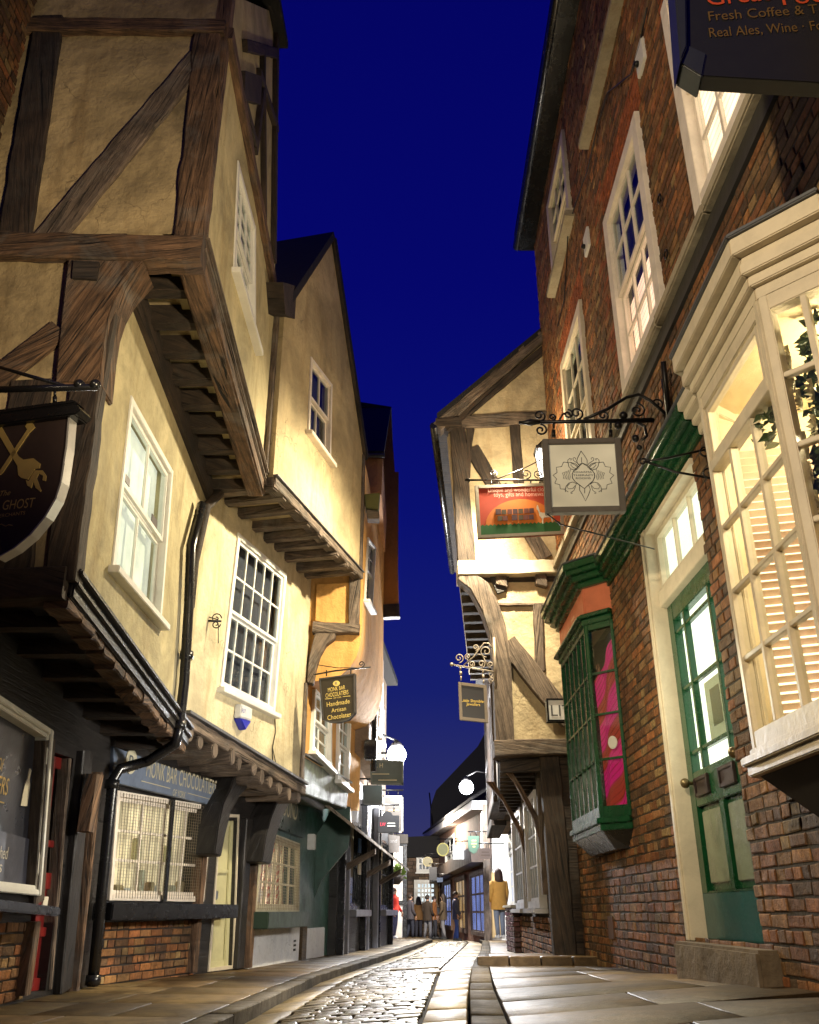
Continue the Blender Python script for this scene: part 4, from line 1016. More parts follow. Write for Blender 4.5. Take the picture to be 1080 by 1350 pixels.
# ================================================================== FAR STREET ON THE RIGHT
br = thing('brick_house', 'lamplit brown brick house with shop signs beyond the person in the mustard coat', 'house', (3.0, 36, zl(36)))
S = right_plane(2.35, 28.5, -.052)
eB = S.hit(570, 1160)[0]; zt1, zt2 = S.hit(645, 1060)[1], S.hit(574, 1100)[1]
bq = [S.hits([(597, 1090), (586, 1097), (586, 1123), (598, 1118)])]
g = G(); g.wall(S, [(0, zl(30)-.2), (eB, zl(44)-.2), (eB, zt2), (0, zt1)], [[(S.hit(588, 1120)[0], 3.6), (S.hit(600, 1120)[0], 3.6), (S.hit(600, 1120)[0], 2.3), (S.hit(588, 1120)[0], 2.3)]]); g.build('wall', m_plaster('brown_brickwork', (.30, .16, .10), .55), br)
window(br, S, [(S.hit(588, 1120)[0], 3.6), (S.hit(600, 1120)[0], 3.6), (S.hit(600, 1120)[0], 2.3), (S.hit(588, 1120)[0], 2.3)], WHITE, .1, .05, .1, 2, 2)
g = G(); g.prism(S, [(-.2, zt1-.1), (eB, zt2-.1), (eB, zt2+.15), (-.2, zt1+.15)], -3.5, .45); g.build('eaves', m_paint('pale_eaves', (.5, .5, .5), .5), br)
g = G(); g.loop_prism([S.w(-.3, zt1+.15, .5), S.w(eB, zt2+.15, .5), S.w(eB, zt2+1.5, -2.0), S.w(-.3, zt1+1.6, -2.0)], [S.w(-.3, zt1+.25, .5), S.w(eB, zt2+.25, .5), S.w(eB, zt2+1.65, -2.0), S.w(-.3, zt1+1.75, -2.0)]); g.build('roof', SLATE, br)
for k in range(4):
    a = .6 + k*eB*.24; lit = k in (0, 1)
    q = [(a, 1.9), (a+eB*.17, 1.9), (a+eB*.17, .0), (a, .0)]
    window(br, S, q, m_paint('timber_shopfront', (.12, .07, .045), .5), .12, .08, .1, 3, 3, 1, .5, .06, m_blind(('blue_lit_display', 'dim_amber_display')[k % 2], ((.35, .42, 1.0), (.8, .45, .18))[k % 2], (.9, .9)[k % 2], .001, 1), .006, sill=False, room='display_backing')
g = G(); g.prism(S, [(0, 2.05), (eB, 1.95), (eB, 2.35), (0, 2.5)], 0, .5); g.build('fascia', m_paint('brown_fascia', (.06, .04, .03), .5), br)
# white gabled house lit by the lamp
wg = thing('white_house', 'white rendered gable blazing under the farther street lamp', 'house', (3.0, 28.6, zl(28)))
E5 = front_plane(28.4)
g = G(); g.wall(E5, E5.hits([(634, 1072), (650, 1050), (690, 1050), (690, 1240), (640, 1240), (640, 1120), (634, 1118)]), (), 0, .1); g.build('wall', m_plaster('white_render', (.78, .76, .70), .8), wg)
g = G(); g.pp(E5, [(641, 1150), (660, 1150), (660, 1236), (641, 1236)], 0, .05); g.build('shop_window', m_blind('warm_dim_display', (.6, .42, .2), .7, .001, 1), wg)
beam(wg, OAKGREY, lambda g: g.pt(E5, (641, 1060), (644, 1240), .22, 0, .12), 'post')
# tall dark roof behind
tr = thing('slate_roofed_house', 'tall unlit house whose dark roof slope rises behind the farther lamp', 'house', (4, 52, -1))
Er = front_plane(50.0)
g = G(); g.pp(Er, [(569, 1060), (575, 1042), (630, 984), (648, 950), (700, 950), (700, 1110), (569, 1110)], -3, 0); g.build('roof', SLATE, tr)
g = G(); g.pp(Er, [(569, 1110), (700, 1110), (700, 1250), (569, 1250)], -3, -.2); g.build('wall', MORTAR, tr)
g = G(); g.tube([Er.w(*Er.hit(571, 1092), .3), Er.w(*Er.hit(566, 1046), .3)], .04, 6); g.build('roof_finial', IRON, tr)

# timber houses of the right row, their street faces in a strip
for k, (nm, x0, y0, y1, ztop, zj1, mt, lab) in enumerate((
        ('timber_house', 2.02, 16.6, 20.0, 6.6, 2.6, m_plaster('lamplit_render', (.55, .46, .36), .6), 'timber house with a pale lamplit jettied face, adjoining the big timber-framed house'),
        ('timber_house', 2.28, 20.1, 24.0, 5.6, 2.5, m_plaster('brown_lamplit_render', (.36, .26, .18), .6), 'lower brown timber house standing just before the white gable'))):
    h = thing(nm, lab, 'house', (x0+1.5, y0+1.5, zr(y0)))
    P = right_plane(x0, y0, .055); L = y1 - y0
    g = G(); g.wall(P, [(0, zr(y0)-.1), (L, zr(y1)-.1), (L, zj1), (0, zj1)]); g.build('wall', BLACKWOOD, h)
    g = G(); g.wall(P, [(0, zj1), (L, zj1), (L, ztop), (0, ztop)], (), .45, .6); g.build('wall', mt, h)
    for j in range(5): beam(h, OAKDARK, lambda g: g.timber(P, (j*L/4.2, zj1), (j*L/4.2+.05, ztop), .14, .14, .4, .50))
    beam(h, OAKDARK, lambda g: g.timber(P, (0, zj1), (L, zj1), .2, .2, .2, .52)); beam(h, OAKDARK, lambda g: g.timber(P, (0, (zj1+ztop)/2), (L, (zj1+ztop)/2), .15, .15, .4, .50))
    g = G(); g.prism(P, [(-.1, ztop), (L, ztop), (L, ztop+.12), (-.1, ztop+.12)], -3, .75); g.build('eaves', SLATE, h)
    E6 = front_plane(y0); g = G(); g.wall(E6, [(x0-.45, zj1), (x0+3, zj1), (x0+3, ztop), (x0-.45, ztop)]); g.build('wall', mt, h)
    window(h, P, [(L*.3, zj1-.5), (L*.75, zj1-.5), (L*.75, .8), (L*.3, .8)], WHITE, .08, .05, .1, 3, 3, 1, .5, .04, m_blind('cool_lit_display', (.4, .45, .6), .6, .001, 1), .006)
# ================================================================== BRICK HOUSE with the two bay windows
XR = 2.0
R = right_plane(XR, 0, 0)        # s is the world Y along the street
R_END = 11.2
rb = thing('brick_house', 'tall old orange-brown brick house with white sashes, a green door and two shop bays', 'house', (3.6, 7, zrw(7)))
zz = lambda z: z + CZ
def rq(s0, s1, z0, z1): return [(s1, zz(z1)), (s0, zz(z1)), (s0, zz(z0)), (s1, zz(z0))]     # TL is the far top corner
wA, wB, wC, wD = rq(3.38, 4.72, 4.27, 6.4), rq(5.62, 7.0, 4.27, 6.36), rq(8.36, 9.76, 4.27, 6.46), rq(8.4, 9.8, 7.76, 9.18)
door_o = rq(5.56, 6.98, -.19, 2.93)
bayG_o = rq(8.4, 10.3, .80, 2.95); bayC_o = rq(3.3, 4.66, .72, 2.95)
REG = [(2.0, zz(-1.0)), (R_END, zz(-1.0)), (R_END, zz(9.9)), (2.0, zz(9.9))]
holes = [wA, wB, wC, wD, door_o, bayG_o, bayC_o]
g = G(); g.wall(R, REG, holes, 0, .32); g.build('wall', MORTAR, rb)
g = G(); g.wall(front_plane(R_END + .0), [(XR+.005, zz(-1)), (5, zz(-1)), (5, zz(9.9)), (XR+.005, zz(9.9))], (), 0, -.3); g.build('wall', MORTAR, rb)
RUB = (.34, .095, .03)
def lintel(s, z):
    for q in (wA, wB, wC):
        if q[1][0]-.14 < s < q[0][0]+.14 and q[0][1] < z < q[0][1] + .42: return RUB
    for q, m in ((wB, 1), (wC, 1)):
        if q[0][0] < s < q[0][0]+.42 and q[3][1] < z < q[0][1] + .6 and RND() < .35: return mul(RUB, .9)
    return None
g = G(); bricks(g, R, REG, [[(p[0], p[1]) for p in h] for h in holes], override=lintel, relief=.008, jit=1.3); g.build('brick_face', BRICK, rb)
PINKB = m_blind('pink_lit_blind', (1.0, .62, .42), 2.3, 15, .75)
PINKP = m_blind('bright_lit_blind', (1.0, .74, .52), 2.5, 15, .7)
window(rb, R, wA, PINKWHITE, .14, .045, .13, 3, 2, 2, .50, .035, PINKP, -.13, sill=False, lower=(3, 2))
window(rb, R, wB, PINKWHITE, .14, .045, .13, 3, 2, 2, .50, .035, DARKROOM, -.13, sill=False, lower=(3, 2), low_back=PINKB)
window(rb, R, wC, CREAMPAINT, .13, .045, .13, 3, 2, 2, .46, .035, DARKROOM, -.13, sill=False, lower=(3, 2))
window(rb, R, wD, CREAMPAINT, .13, .045, .13, 3, 2, 2, .46, .035, DARKROOM, -.13, sill=False, lower=(3, 2))
# stone string course under the windows, rusticated a little, and the lead gutter below
g = G()
s = 2.2
while s < R_END - .02:
    L = min(1.1 + RND()*.6, R_END - s); g.bx(R, s, s+L-.004, zz(4.165)+RND()*.01, zz(4.262), -.05, .075+RND()*.012); s += L
g.build('string_course', STONE, rb, .012)
g = G(); g.bx(R, 2.2, R_END, zz(4.02), zz(4.162), -.05, .03); g.build('lead_gutter', m_flat('black_lead', (.03, .028, .026), .6, 0, .5), rb)
for (s0, s1, z) in ((8.3, 9.9, 7.70), (5.55, 7.35, 7.75)):
    g = G(); g.bx(R, s0, s1, zz(z)-.04, zz(z)+.055, -.05, .12); g.build('stone_sill', STONE, rb, .012)
    g = G(); g.bx(R, s0+.02, s1-.02, zz(z)+.056, zz(z)+.10, -.05, .10); g.build('sill_board', CREAMPAINT, rb, .008)
# eaves
g = G(); g.prism(R, [(2.0, zz(9.72)), (R_END+.15, zz(9.72)), (R_END+.15, zz(9.86)), (2.0, zz(9.86))], -.2, .24); g.build('eaves_board', BLACK, rb, .01)
g = G(); g.tube([R.w(2.0, zz(9.88), .25), R.w(R_END+.2, zz(9.84), .25)], .07, 8); g.build('gutter', BLACK, rb)
g = G(); g.loop_prism([R.w(1.5, zz(9.9), .3), R.w(R_END+.1, zz(9.9), .3), R.w(R_END+.1, zz(12.5), -3), R.w(1.5, zz(12.5), -3)], [R.w(1.5, zz(10.02), .3), R.w(R_END+.1, zz(10.02), .3), R.w(R_END+.1, zz(12.65), -3), R.w(1.5, zz(12.65), -3)]); g.build('roof', SLATE, rb)
PLATE = m_flat('white_plate', (.72, .70, .66), .45)
for (u, v) in ((848, 76), (776, 319)):
    s, z = R.hit(u, v); g = G(); g.bx(R, s-.11, s+.11, z-.13, z+.13, .0, .035); pb = g.build('junction_plate', PLATE, rb, .006)
    g = G(); g.ball(R.w(s+.04, z-.03, .05), .03, 8, 6); g.build('bolt', IRON, pb)
for (u, v) in ((876, 262), (885, 335), (703, 520)):
    s, z = R.hit(u, v); g = G(); g.tube([R.w(s + .035*math.cos(k), z + .035*math.sin(k), .04) for k in [i*.7 for i in range(10)]], .008, 5); g.build('iron_ring', IRON, rb)
cb2 = thing('wall_cable', 'thin black cable looping down the upper brickwork between the white plates', 'cable', R.w(7.5, zz(6.5)))
g = G(); g.tube([R.w(*R.hit(u, v), .03) for u, v in ((858, 10), (848, 60), (836, 98), (818, 112), (805, 122), (792, 165), (778, 225), (760, 275), (752, 305), (750, 350), (747, 395), (738, 430))], .008, 5); g.build('cable_run', IRON, cb2)

# ---- door
dr_o = -.085
g = G(); W, H = qsize(door_o)
g.prism(R, subq(door_o, .0, .07, 0, 1), -.16, .03); g.prism(R, subq(door_o, .985, 1, 0, 1), -.16, -.03)
g.prism(R, subq(door_o, .07, .985, .985, 1), -.16, .02); g.prism(R, subq(door_o, .012, .05, 0, .985), .03, .045)
zt0, zt1_ = zz(2.24), zz(2.37)
def zfr(z): return (z - door_o[3][1]) / H
g.prism(R, subq(door_o, .07, .985, zfr(zt0), zfr(zt1_)), -.16, -.03)
df = g.build('door_case', CREAMPAINT, rb, .004)
fan = subq(door_o, .07, .985, zfr(zt1_), .985)
g = G(); ring(g, R, fan, .05, -.13, -.06); grid(g, R, subq(fan, .04, .96, .08, .92), 3, 1, .018, -.115, -.08); fl = g.build('fanlight', CREAMPAINT, df)
WARMROOM = m_emit('lit_hall', (1.0, .93, .66), 2.3, .15, .8)
g = G(); g.prism(R, subq(fan, .03, .97, .06, .94), -.103, -.10); g.build('pane', GLASS, fl)
g = G(); g.prism(R, fan, -.145, -.135); g.build('lit_room', WARMROOM, fl)
dq = subq(door_o, .07, .985, 0, zfr(zt0))
g = G()
# stiles, rails and the lower panels, all separate boards of the leaf
W, H = qsize(dq); lf = lambda a0, a1, b0, b1, o0, o1, g: g.prism(R, subq(dq, a0, a1, b0, b1), o0, o1)
lf(0, .10, 0, 1, -.15, dr_o, g); lf(.95, 1, 0, 1, -.15, dr_o, g); lf(.10, .95, 0, .13, -.15, dr_o-.001, g); lf(.10, .95, .36, .46, -.15, dr_o-.001, g); lf(.10, .95, .94, 1, -.15, dr_o-.001, g)
lf(.48, .55, .13, .36, -.15, dr_o-.002, g); lf(.10, .48, .13, .36, -.15, -.115, g); lf(.55, .95, .13, .36, -.15, -.115, g)
leaf = g.build('door', GREEN, rb, .006)
g = G(); lf(.14, .455, .15, .345, -.115, -.100, g); lf(.575, .92, .15, .345, -.115, -.100, g); tp = m_paint('reflection_sage_panel', (.20, .235, .15), .14, .35, .3); tp.node_tree.nodes['Principled BSDF'].inputs['IOR'].default_value = 2.1; g.build('door_panel', tp, leaf, .006); g = G(); lf(.02, .98, .005, .125, dr_o, dr_o+.006, g); g.build('kick_board', m_paint('blue_teal_paint', (.012, .09, .085), .2, .4), leaf, .004)  # pale sage paints the gloss reflection into the green door's lower panels
g = G(); gq = subq(dq, .10, .95, .46, .94)
for a in (.22, .76): g.prism(R, subq(gq, a-.020, a+.020, 0, 1), -.135, -.090)
for b in (.12, .53, .915): g.prism(R, subq(gq, 0, 1, b-.012, b+.012), -.133, -.094)
g.build('glazing_bar', GREEN, leaf, .004)
g = G(); g.prism(R, gq, -.123, -.118); g.build('pane', GLASS, leaf)
g = G(); g.prism(R, subq(dq, 0, 1, .44, 1), -.165, -.155); g.build('lit_room', m_emit('lit_hall_bright', (1.0, .97, .74), 2.6, .1, .8), leaf)
g = G(); g.prism(R, subq(gq, .30, .66, .12, .50), -.152, -.146); g.build('hung_picture', m_flat('picture_cream', (.55, .52, .36), .6), leaf); g = G(); g.prism(R, subq(gq, .40, .58, .22, .44), -.145, -.142); g.build('hung_picture', m_flat('picture_olive', (.16, .15, .08), .6), leaf)
BRASS = m_flat('aged_brass', (.18, .13, .06), .35, .6)
for a in (.26, .68):
    g = G(); q = subq(dq, a-.12, a+.12, .385, .44); ring(g, R, q, .028, dr_o, dr_o+.022); qbar(g, R, q, .1, .9, .1, .9, dr_o, dr_o+.012); g.build('letter_plate', m_flat('dark_bronze', (.045, .03, .028), .35, .4), leaf, .004)
for a, b in ((.09, .43), (.93, .45)):
    p = bil(dq, a, b); g = G(); g.tube([R.w(p[0], p[1], dr_o), R.w(p[0], p[1], dr_o+.05)], .014, 8); g.ball(R.w(p[0], p[1], dr_o+.06), .036, 10, 8); g.build('door_knob', BRASS, leaf)
g = G(); g.bx(R, 5.34, 7.0, zz(-.47), zz(-.195), -.3, .13); g.build('doorstep', m_plaster('worn_step_stone', (.20, .15, .095), .45), rb, .018)
g = G(); s, z = R.hit(808, 1178+60); 
for i in range(5): g.bx(R, 9.55+.05*i, 9.575+.05*i, zz(-.25), zz(-.05), -.02, .02)
g.build('air_brick_grille', m_flat('terracotta', (.12, .06, .035), .8), rb)

# ---- long cornice: green over the door and green bay, cream towards the cream bay
def moulding(plane_pts, steps, mat, parent, name='cornice'):
    """Sweep stepped mouldings along a plan polyline (offsets grow toward the street)."""
    g = G()
    for (o, z0, z1) in steps:
        offs = []
        n = len(plane_pts)
        for i, p in enumerate(plane_pts):
            d = []
            if i > 0: a = plane_pts[i-1]; d.append((p[0]-a[0], p[1]-a[1]))
            if i < n-1: a = plane_pts[i+1]; d.append((a[0]-p[0], a[1]-p[1]))
            ns = [vnorm((-q[1], q[0], 0)) for q in d]
            m = vnorm((sum(k[0] for k in ns), sum(k[1] for k in ns), 0)); c = max(.5, m[0]*ns[0][0] + m[1]*ns[0][1])
            offs.append((p[0] + m[0]*o/c, p[1] + m[1]*o/c))
        for (a, b, c, d) in zip(plane_pts, plane_pts[1:], offs, offs[1:]):
            g.loop_prism([(a[0], a[1], z1), (b[0], b[1], z1), (d[0], d[1], z1), (c[0], c[1], z1)], [(a[0], a[1], z0), (b[0], b[1], z0), (d[0], d[1], z0), (c[0], c[1], z0)])
    return g.build(name, mat, parent, .006)
ST_ = [(.03, zz(2.95), zz(3.02)), (.065, zz(3.02), zz(3.07)), (.115, zz(3.07), zz(3.13)), (.15, zz(3.13), zz(3.20))]
# plan points run from far to near so that the left normal points to the street (-X)
moulding([(XR-.002, 8.38), (XR-.002, 5.3)][::-1], [(a, b, c) for a, b, c in ST_], GREEN, rb)
moulding([(XR-.003, 4.45), (XR-.003, 5.29)], [(a, b, c) for a, b, c in ST_], CREAMPAINT, rb)
moulding([(XR-.002, 4.45), (XR-.002, 8.38)], [(.165, zz(3.203), zz(3.222))], LEAD, rb, 'lead_capping')
# ---- green canted bay
bay = [(XR, 8.37), (1.77, 8.61), (1.77, 10.1), (XR, 10.34)]
def seg_plane(a, b):
    d = (b[0]-a[0], b[1]-a[1]); n = (-d[1], d[0]); return Plane(a[0], a[1], d[0], d[1], n[0], n[1]), math.hypot(*d)
zb0, zb1, zb2, zb3 = zz(.78), zz(2.63), zz(2.72), zz(3.0)
gb = None
segs = [seg_plane(a, b) for a, b in zip(bay, bay[1:])]
g = G()
for k, (pl, L) in enumerate(segs):
    for s in (0, L): g.bx(pl, max(0, s-.035) if s else 0, min(L, s+.035) if not s else L, zb0, zb1, -.05, .02)
    g.bx(pl, .035, L-.035, zb1-.08, zb1-.002, -.05, .018); g.bx(pl, .035, L-.035, zb0+.002, zb0+.1, -.05, .018)
gbw = g.build('bay_window', GREEN, rb, .005)
g = G()
for k, (pl, L) in enumerate(segs):
    cols = 6 if k == 1 else 1
    for i in range(1, cols): g.bx(pl, L*i/cols-.011, L*i/cols+.011, zb0+.1, zb1-.08, -.02, .012)
    for j in range(1, 4): z = zb0+.1 + (zb1-zb0-.18)*j/4 + (0 if j < 3 else -.02); g.bx(pl, .035, L-.035, z-.011, z+.011, -.018, .009)
g.build('glazing_bar', GREEN, gbw)
g = G()
for pl, L in segs: g.bx(pl, .03, L-.03, zb0+.09, zb1-.07, -.012, -.008)
g.build('pane', m_glass('bay_glass', (.82, .85, .82), .55), gbw)
g = G()
for pl, L in segs: g.bx(pl, -.01, L+.01, zb2, zb3, -.1, .0)
fsl = g.build('fascia', SALMON, gbw)
pl1 = segs[1][0]; FADED = m_flat('faded_lettering', (.75, .45, .30), .5)
for k in range(3):
    g = G(); g.bx(pl1, .48 + .03*k, .78 - .02*k, zz(2.77)+k*.05, zz(2.795)+k*.05, 0, .004); g.build('faded_sign_stroke', FADED, fsl)
moulding(bay, [(.04, zb1-.02, zb1+.04), (.09, zb1+.04, zb2-.02), (.06, zb2-.02, zb2)], GREEN, gbw, 'frieze')
moulding(bay, [(.05, zb3, zb3+.06), (.11, zb3+.06, zb3+.12), (.17, zb3+.12, zb3+.17), (.20, zb3+.17, zb3+.24)], GREEN, gbw)
moulding(bay, [(.21, zb3+.243, zb3+.26)], LEAD, gbw, 'lead_capping')
moulding(bay, [(.05, zb0-.05, zb0), (.02, zb0-.11, zb0-.05)], GREEN, gbw, 'sill')
g = G(); g.loop_prism([(x, y, zb0-.11) for x, y in bay], [(XR, 8.6, zb0-.26), (1.9, 8.75, zb0-.26), (1.9, 9.95, zb0-.26), (XR, 10.1, zb0-.26)]); g.build('bay_base', BLACK, gbw)
g = G(); g.loop_prism([(x, y, zb0+.02) for x, y in bay], [(x, y, zb0-.0) for x, y in bay]); g.build('bay_floor', DARKROOM, gbw)
g = G(); g.loop_prism([(x+.01, y, zb1+.02) for x, y in bay], [(x+.01, y, zb1) for x, y in bay]); g.build('bay_ceiling', m_flat('brown_ceiling', (.16, .10, .07), .8), gbw)
g = G(); g.bx(R, 8.3, 10.4, zb0, zb1, -.36, -.35); g.build('bay_backing', m_blind('plum_backing', (.20, .085, .06), .25, .001, 1), gbw)
def woven():
    x = N('pink_striped_cloth'); c = x.n('ShaderNodeTexCoord'); s = x.n('ShaderNodeSeparateXYZ'); x.l(c.outputs['UV'], s.inputs[0])
    m = x.n('ShaderNodeMath', operation='MULTIPLY_ADD'); x.l(s.outputs[0], m.inputs[0]); m.inputs[1].default_value = .55; x.l(s.outputs[1], m.inputs[2])
    big = x.n('ShaderNodeMath', operation='FRACT'); x.l(m.outputs[0], big.inputs[0])
    k = x.n('ShaderNodeMath', operation='MULTIPLY'); x.l(m.outputs[0], k.inputs[0]); k.inputs[1].default_value = 8.0
    f = x.n('ShaderNodeMath', operation='FRACT'); x.l(k.outputs[0], f.inputs[0])
    base = x.ramp(big.outputs[0], [(0, (.62, .014, .17)), (.38, (.62, .014, .17)), (.44, (.38, .035, .02)), (.80, (.34, .045, .03)), (.86, (.62, .014, .17))])
    st = x.ramp(f.outputs[0], [(0, (1, 1, 1)), (.55, (1, 1, 1)), (.60, (.30, .22, .2)), (.70, (.75, .8, .3)), (.74, (.28, .2, .2)), (.82, (1, 1, 1))])
    cc = x.mix(base, x.mix(base, st, 1.0, 'MULTIPLY'), x.ramp(x.noise(x.coord('Object'), 5, 3, .5), [(.35, (.1, .1, .1)), (.55, (1, 1, 1))]))
    p = x.bsdf(cc, .9); x.l(cc, p.inputs['Emission Color']); p.inputs['Emission Strength'].default_value = .45; return x.m  # emission makes the cloth glow by itself
PINKC = woven()
cl = thing('hanging_cloth', 'bright pink and red striped cloth draped behind the near pane of the green bay', 'cloth', (1.95, 8.7, zb0+.02))
pl, L = segs[0]
g = G()
rows = 22; cols_ = 16; v0 = 0
for j in range(rows+1):
    t = j/rows; wl = .0 if t < .55 else (t-.55)*.42
    for i in range(cols_+1):
        a = i/cols_; s = L*(.02 + .96*a)
        zc = zb0+.06 + (zb1-zb0-.14)*t*(1-.32*(a))
        g.v.append(pl.w(s, zc, -.05 + .03*math.sin(a*11+t*4)))
for j in range(rows):
    for i in range(cols_):
        a = j*(cols_+1)+i; g.face([a, a+1, a+cols_+2, a+cols_+1], [(i/cols_, j/rows*3), ((i+1)/cols_, j/rows*3), ((i+1)/cols_, (j+1)/rows*3), (i/cols_, (j+1)/rows*3)], smooth=True)
g.build('drape', PINKC, cl)
g = G()
for k in range(7):
    s = .06 + k*.13; g.bx(segs[1][0], s, s+.07+RND()*.04, zb0+.06, zb0+.7+RND()*.8, -.12, -.10)
g.build('folded_pattern', m_cloth('brown_folded_cloth', (.26, .13, .08), (.12, .05, .03), 5, .25), cl)
g = G(); p = pl.w(L*.42, zb0+.62, -.004); g.prism(pl, [(L*.42+.05*math.cos(k*.35), zb0+.66+.06*math.sin(k*.35)) for k in range(18)], -.006, .002); g.build('round_sticker', m_flat('sticker_white', (.7, .68, .62), .5), gbw)

# ---- cream bay
bayc = [(XR, 3.26), (1.72, 3.55), (1.72, 4.5), (XR, 4.72)]
zc0, zc1 = zz(.72), zz(2.74)
segc = [seg_plane(a, b) for a, b in zip(bayc, bayc[1:])]
g = G(); zl2 = zz(2.28)
for k, (pl, L) in enumerate(segc):
    g.bx(pl, 0, .045, zc0, zc1, -.07, .02); g.bx(pl, L-.045, L, zc0, zc1, -.07, .02)
    g.bx(pl, .045, L-.045, zc1-.09, zc1-.002, -.06, .018); g.bx(pl, .045, L-.045, zc0+.002, zc0+.09, -.06, .018)
cbw = g.build('bay_window', CREAMPAINT, rb, .005)
g = G()
for k, (pl, L) in enumerate(segc):
    cols = 3 if k == 1 else 2
    H = zl2 - zc0 - .09
    if k == 1:
        g.bx(pl, .045, L-.045, zl2-.03, zl2+.03, -.05, .022); ring(g, pl, [(.06, zc1-.1), (L-.06, zc1-.1), (L-.06, zl2+.035), (.06, zl2+.035)], .035, -.03, .012)
    for i in range(1, cols): g.bx(pl, L*i/cols-.014, L*i/cols+.014, zc0+.09, zl2-.03 if k == 1 else zc1-.09, -.03, .014)
    for j in range(1, 5): z = zc0+.09 + H*j/4; (g.bx(pl, .045, L-.045, z-.013, z+.013, -.028, .010) if j < 4 or k != 1 else None)
g.build('glazing_bar', CREAMPAINT, cbw, .003)
g = G()
for pl, L in segc: g.bx(pl, .04, L-.04, zc0+.08, zc1-.08, -.012, -.008)
g.build('pane', m_glass('cream_bay_glass', (.95, .95, .92), .45), cbw)
moulding(bayc, [(.02, zc1-.01, zc1+.06), (.05, zc1+.06, zc1+.12), (.085, zc1+.12, zc1+.19), (.07, zc1+.19, zc1+.23), (.12, zc1+.23, zc1+.33)], CREAMPAINT, cbw, 'cornice')
moulding(bayc, [(.135, zc1+.333, zc1+.36)], LEAD, cbw, 'lead_capping')
g = G(); g.loop_prism([(x, y, zc1+.362) for x, y in bayc], [(XR, 3.4, zc1+.5), (1.95, 3.6, zc1+.48), (1.95, 4.4, zc1+.48), (XR, 4.6, zc1+.5)]); g.build('lead_roof', LEAD, cbw)
moulding(bayc, [(.03, zc0-.03, zc0+.01), (.075, zc0-.07, zc0-.03), (.05, zc0-.12, zc0-.07)], CREAMPAINT, cbw, 'sill')
g = G(); g.loop_prism([(x, y, zc0-.12) for x, y in bayc], [(XR, 3.5, zc0-.4), (1.98, 3.6, zc0-.4), (1.98, 4.3, zc0-.4), (XR, 4.45, zc0-.4)]); g.build('bay_base', m_flat('dark_bay_underside', (.03, .025, .02), .8), cbw)  # one near-black colour over the bay's underside
ROOMC = m_paint('cream_room_paint', (.62, .50, .30), .6, .2)
g = G()
g.bx(R, 2.6, 5.0, zc0-.05, zc0, -1.0, -.001); g.bx(R, 2.6, 5.0, zc1-.02, zc1+.03, -1.0, -.001); g.bx(R, 2.6, 5.0, zc0, zc1-.02, -1.02, -1.0); g.bx(R, 4.95, 5.0, zc0, zc1-.02, -1.0, -.33); g.bx(R, 2.6, 2.65, zc0, zc1-.02, -1.0, -.33); g.build('bay_room', ROOMC, cbw)
g = G(); g.loop_prism([(x, y, zc0+.03) for x, y in bayc], [(x, y, zc0+.005) for x, y in bayc]); g.build('bay_floor', ROOMC, cbw)
g = G(); g.loop_prism([(x, y, zc1+.03) for x, y in bayc], [(x, y, zc1-.03) for x, y in bayc]); g.build('bay_ceiling', ROOMC, cbw)
g = G(); g.loop_prism([(1.735, 4.50, zc0), (1.93, 4.60, zc0), (1.93, 4.60, zc1-.03), (1.735, 4.50, zc1-.03)], [(1.735, 4.51, zc0), (1.93, 4.61, zc0), (1.93, 4.61, zc1-.03), (1.735, 4.51, zc1-.03)]); g.bx(R, 4.6, 4.63, zc0, zc1, -1.0, .06); g.build('bay_lining', m_paint('pale_cream_lining', (.72, .62, .40), .6, .1), cbw)
# slatted blind, shelves and pictures inside
bl = thing('slatted_blind', 'pinkish slatted blind with bright gaps hanging inside the cream bay', 'blind', R.w(3.7, zc0+.1, -.5))
PB = front_plane(4.56)
g = G(); g.bx(PB, 1.88, 2.85, zc0+.1, zc1-.45, -.03, -.02); g.build('glow_panel', m_emit('evening_room_light', (1.0, .84, .54), 4.0, .4, 1.5), bl)
g = G()
for k in range(34):
    z = zc0 + .12 + k*.047
    g.loop_prism([PB.w(1.87, z, .0), PB.w(2.85, z+.10, .0), PB.w(2.85, z+.125, .035), PB.w(1.87, z+.025, .035)], [PB.w(1.87, z-.004, .0), PB.w(2.85, z+.096, .0), PB.w(2.85, z+.121, .035), PB.w(1.87, z+.021, .035)])
g.build('slat', m_flat('pink_slat', (.72, .53, .40), .6), bl)
wf = thing('white_figurine', 'pale little standing figure and cross on the shelf of the cream bay', 'figurine', R.w(4.0, zc0+.03, .05))
g = G(); cx, cy = R.w(4.05, 0, .02)[:2]; g.loft([(cx, cy, zc0+.03, .05, .05), (cx, cy, zc0+.08, .035, .035), (cx, cy, zc0+.25, .06, .045), (cx, cy, zc0+.34, .03, .03)], 10); g.ball((cx, cy, zc0+.39), .04, 10, 7); g.build('figure', m_flat('ivory', (.75, .68, .5), .5), wf)
g = G(); g.bx(R, 4.2, 4.22, zc0+.45, zc0+.85, -.1, -.09); g.bx(R, 4.14, 4.28, zc0+.68, zc0+.70, -.1, -.09); g.build('cross', m_flat('ivory', (.75, .68, .5), .5), wf)
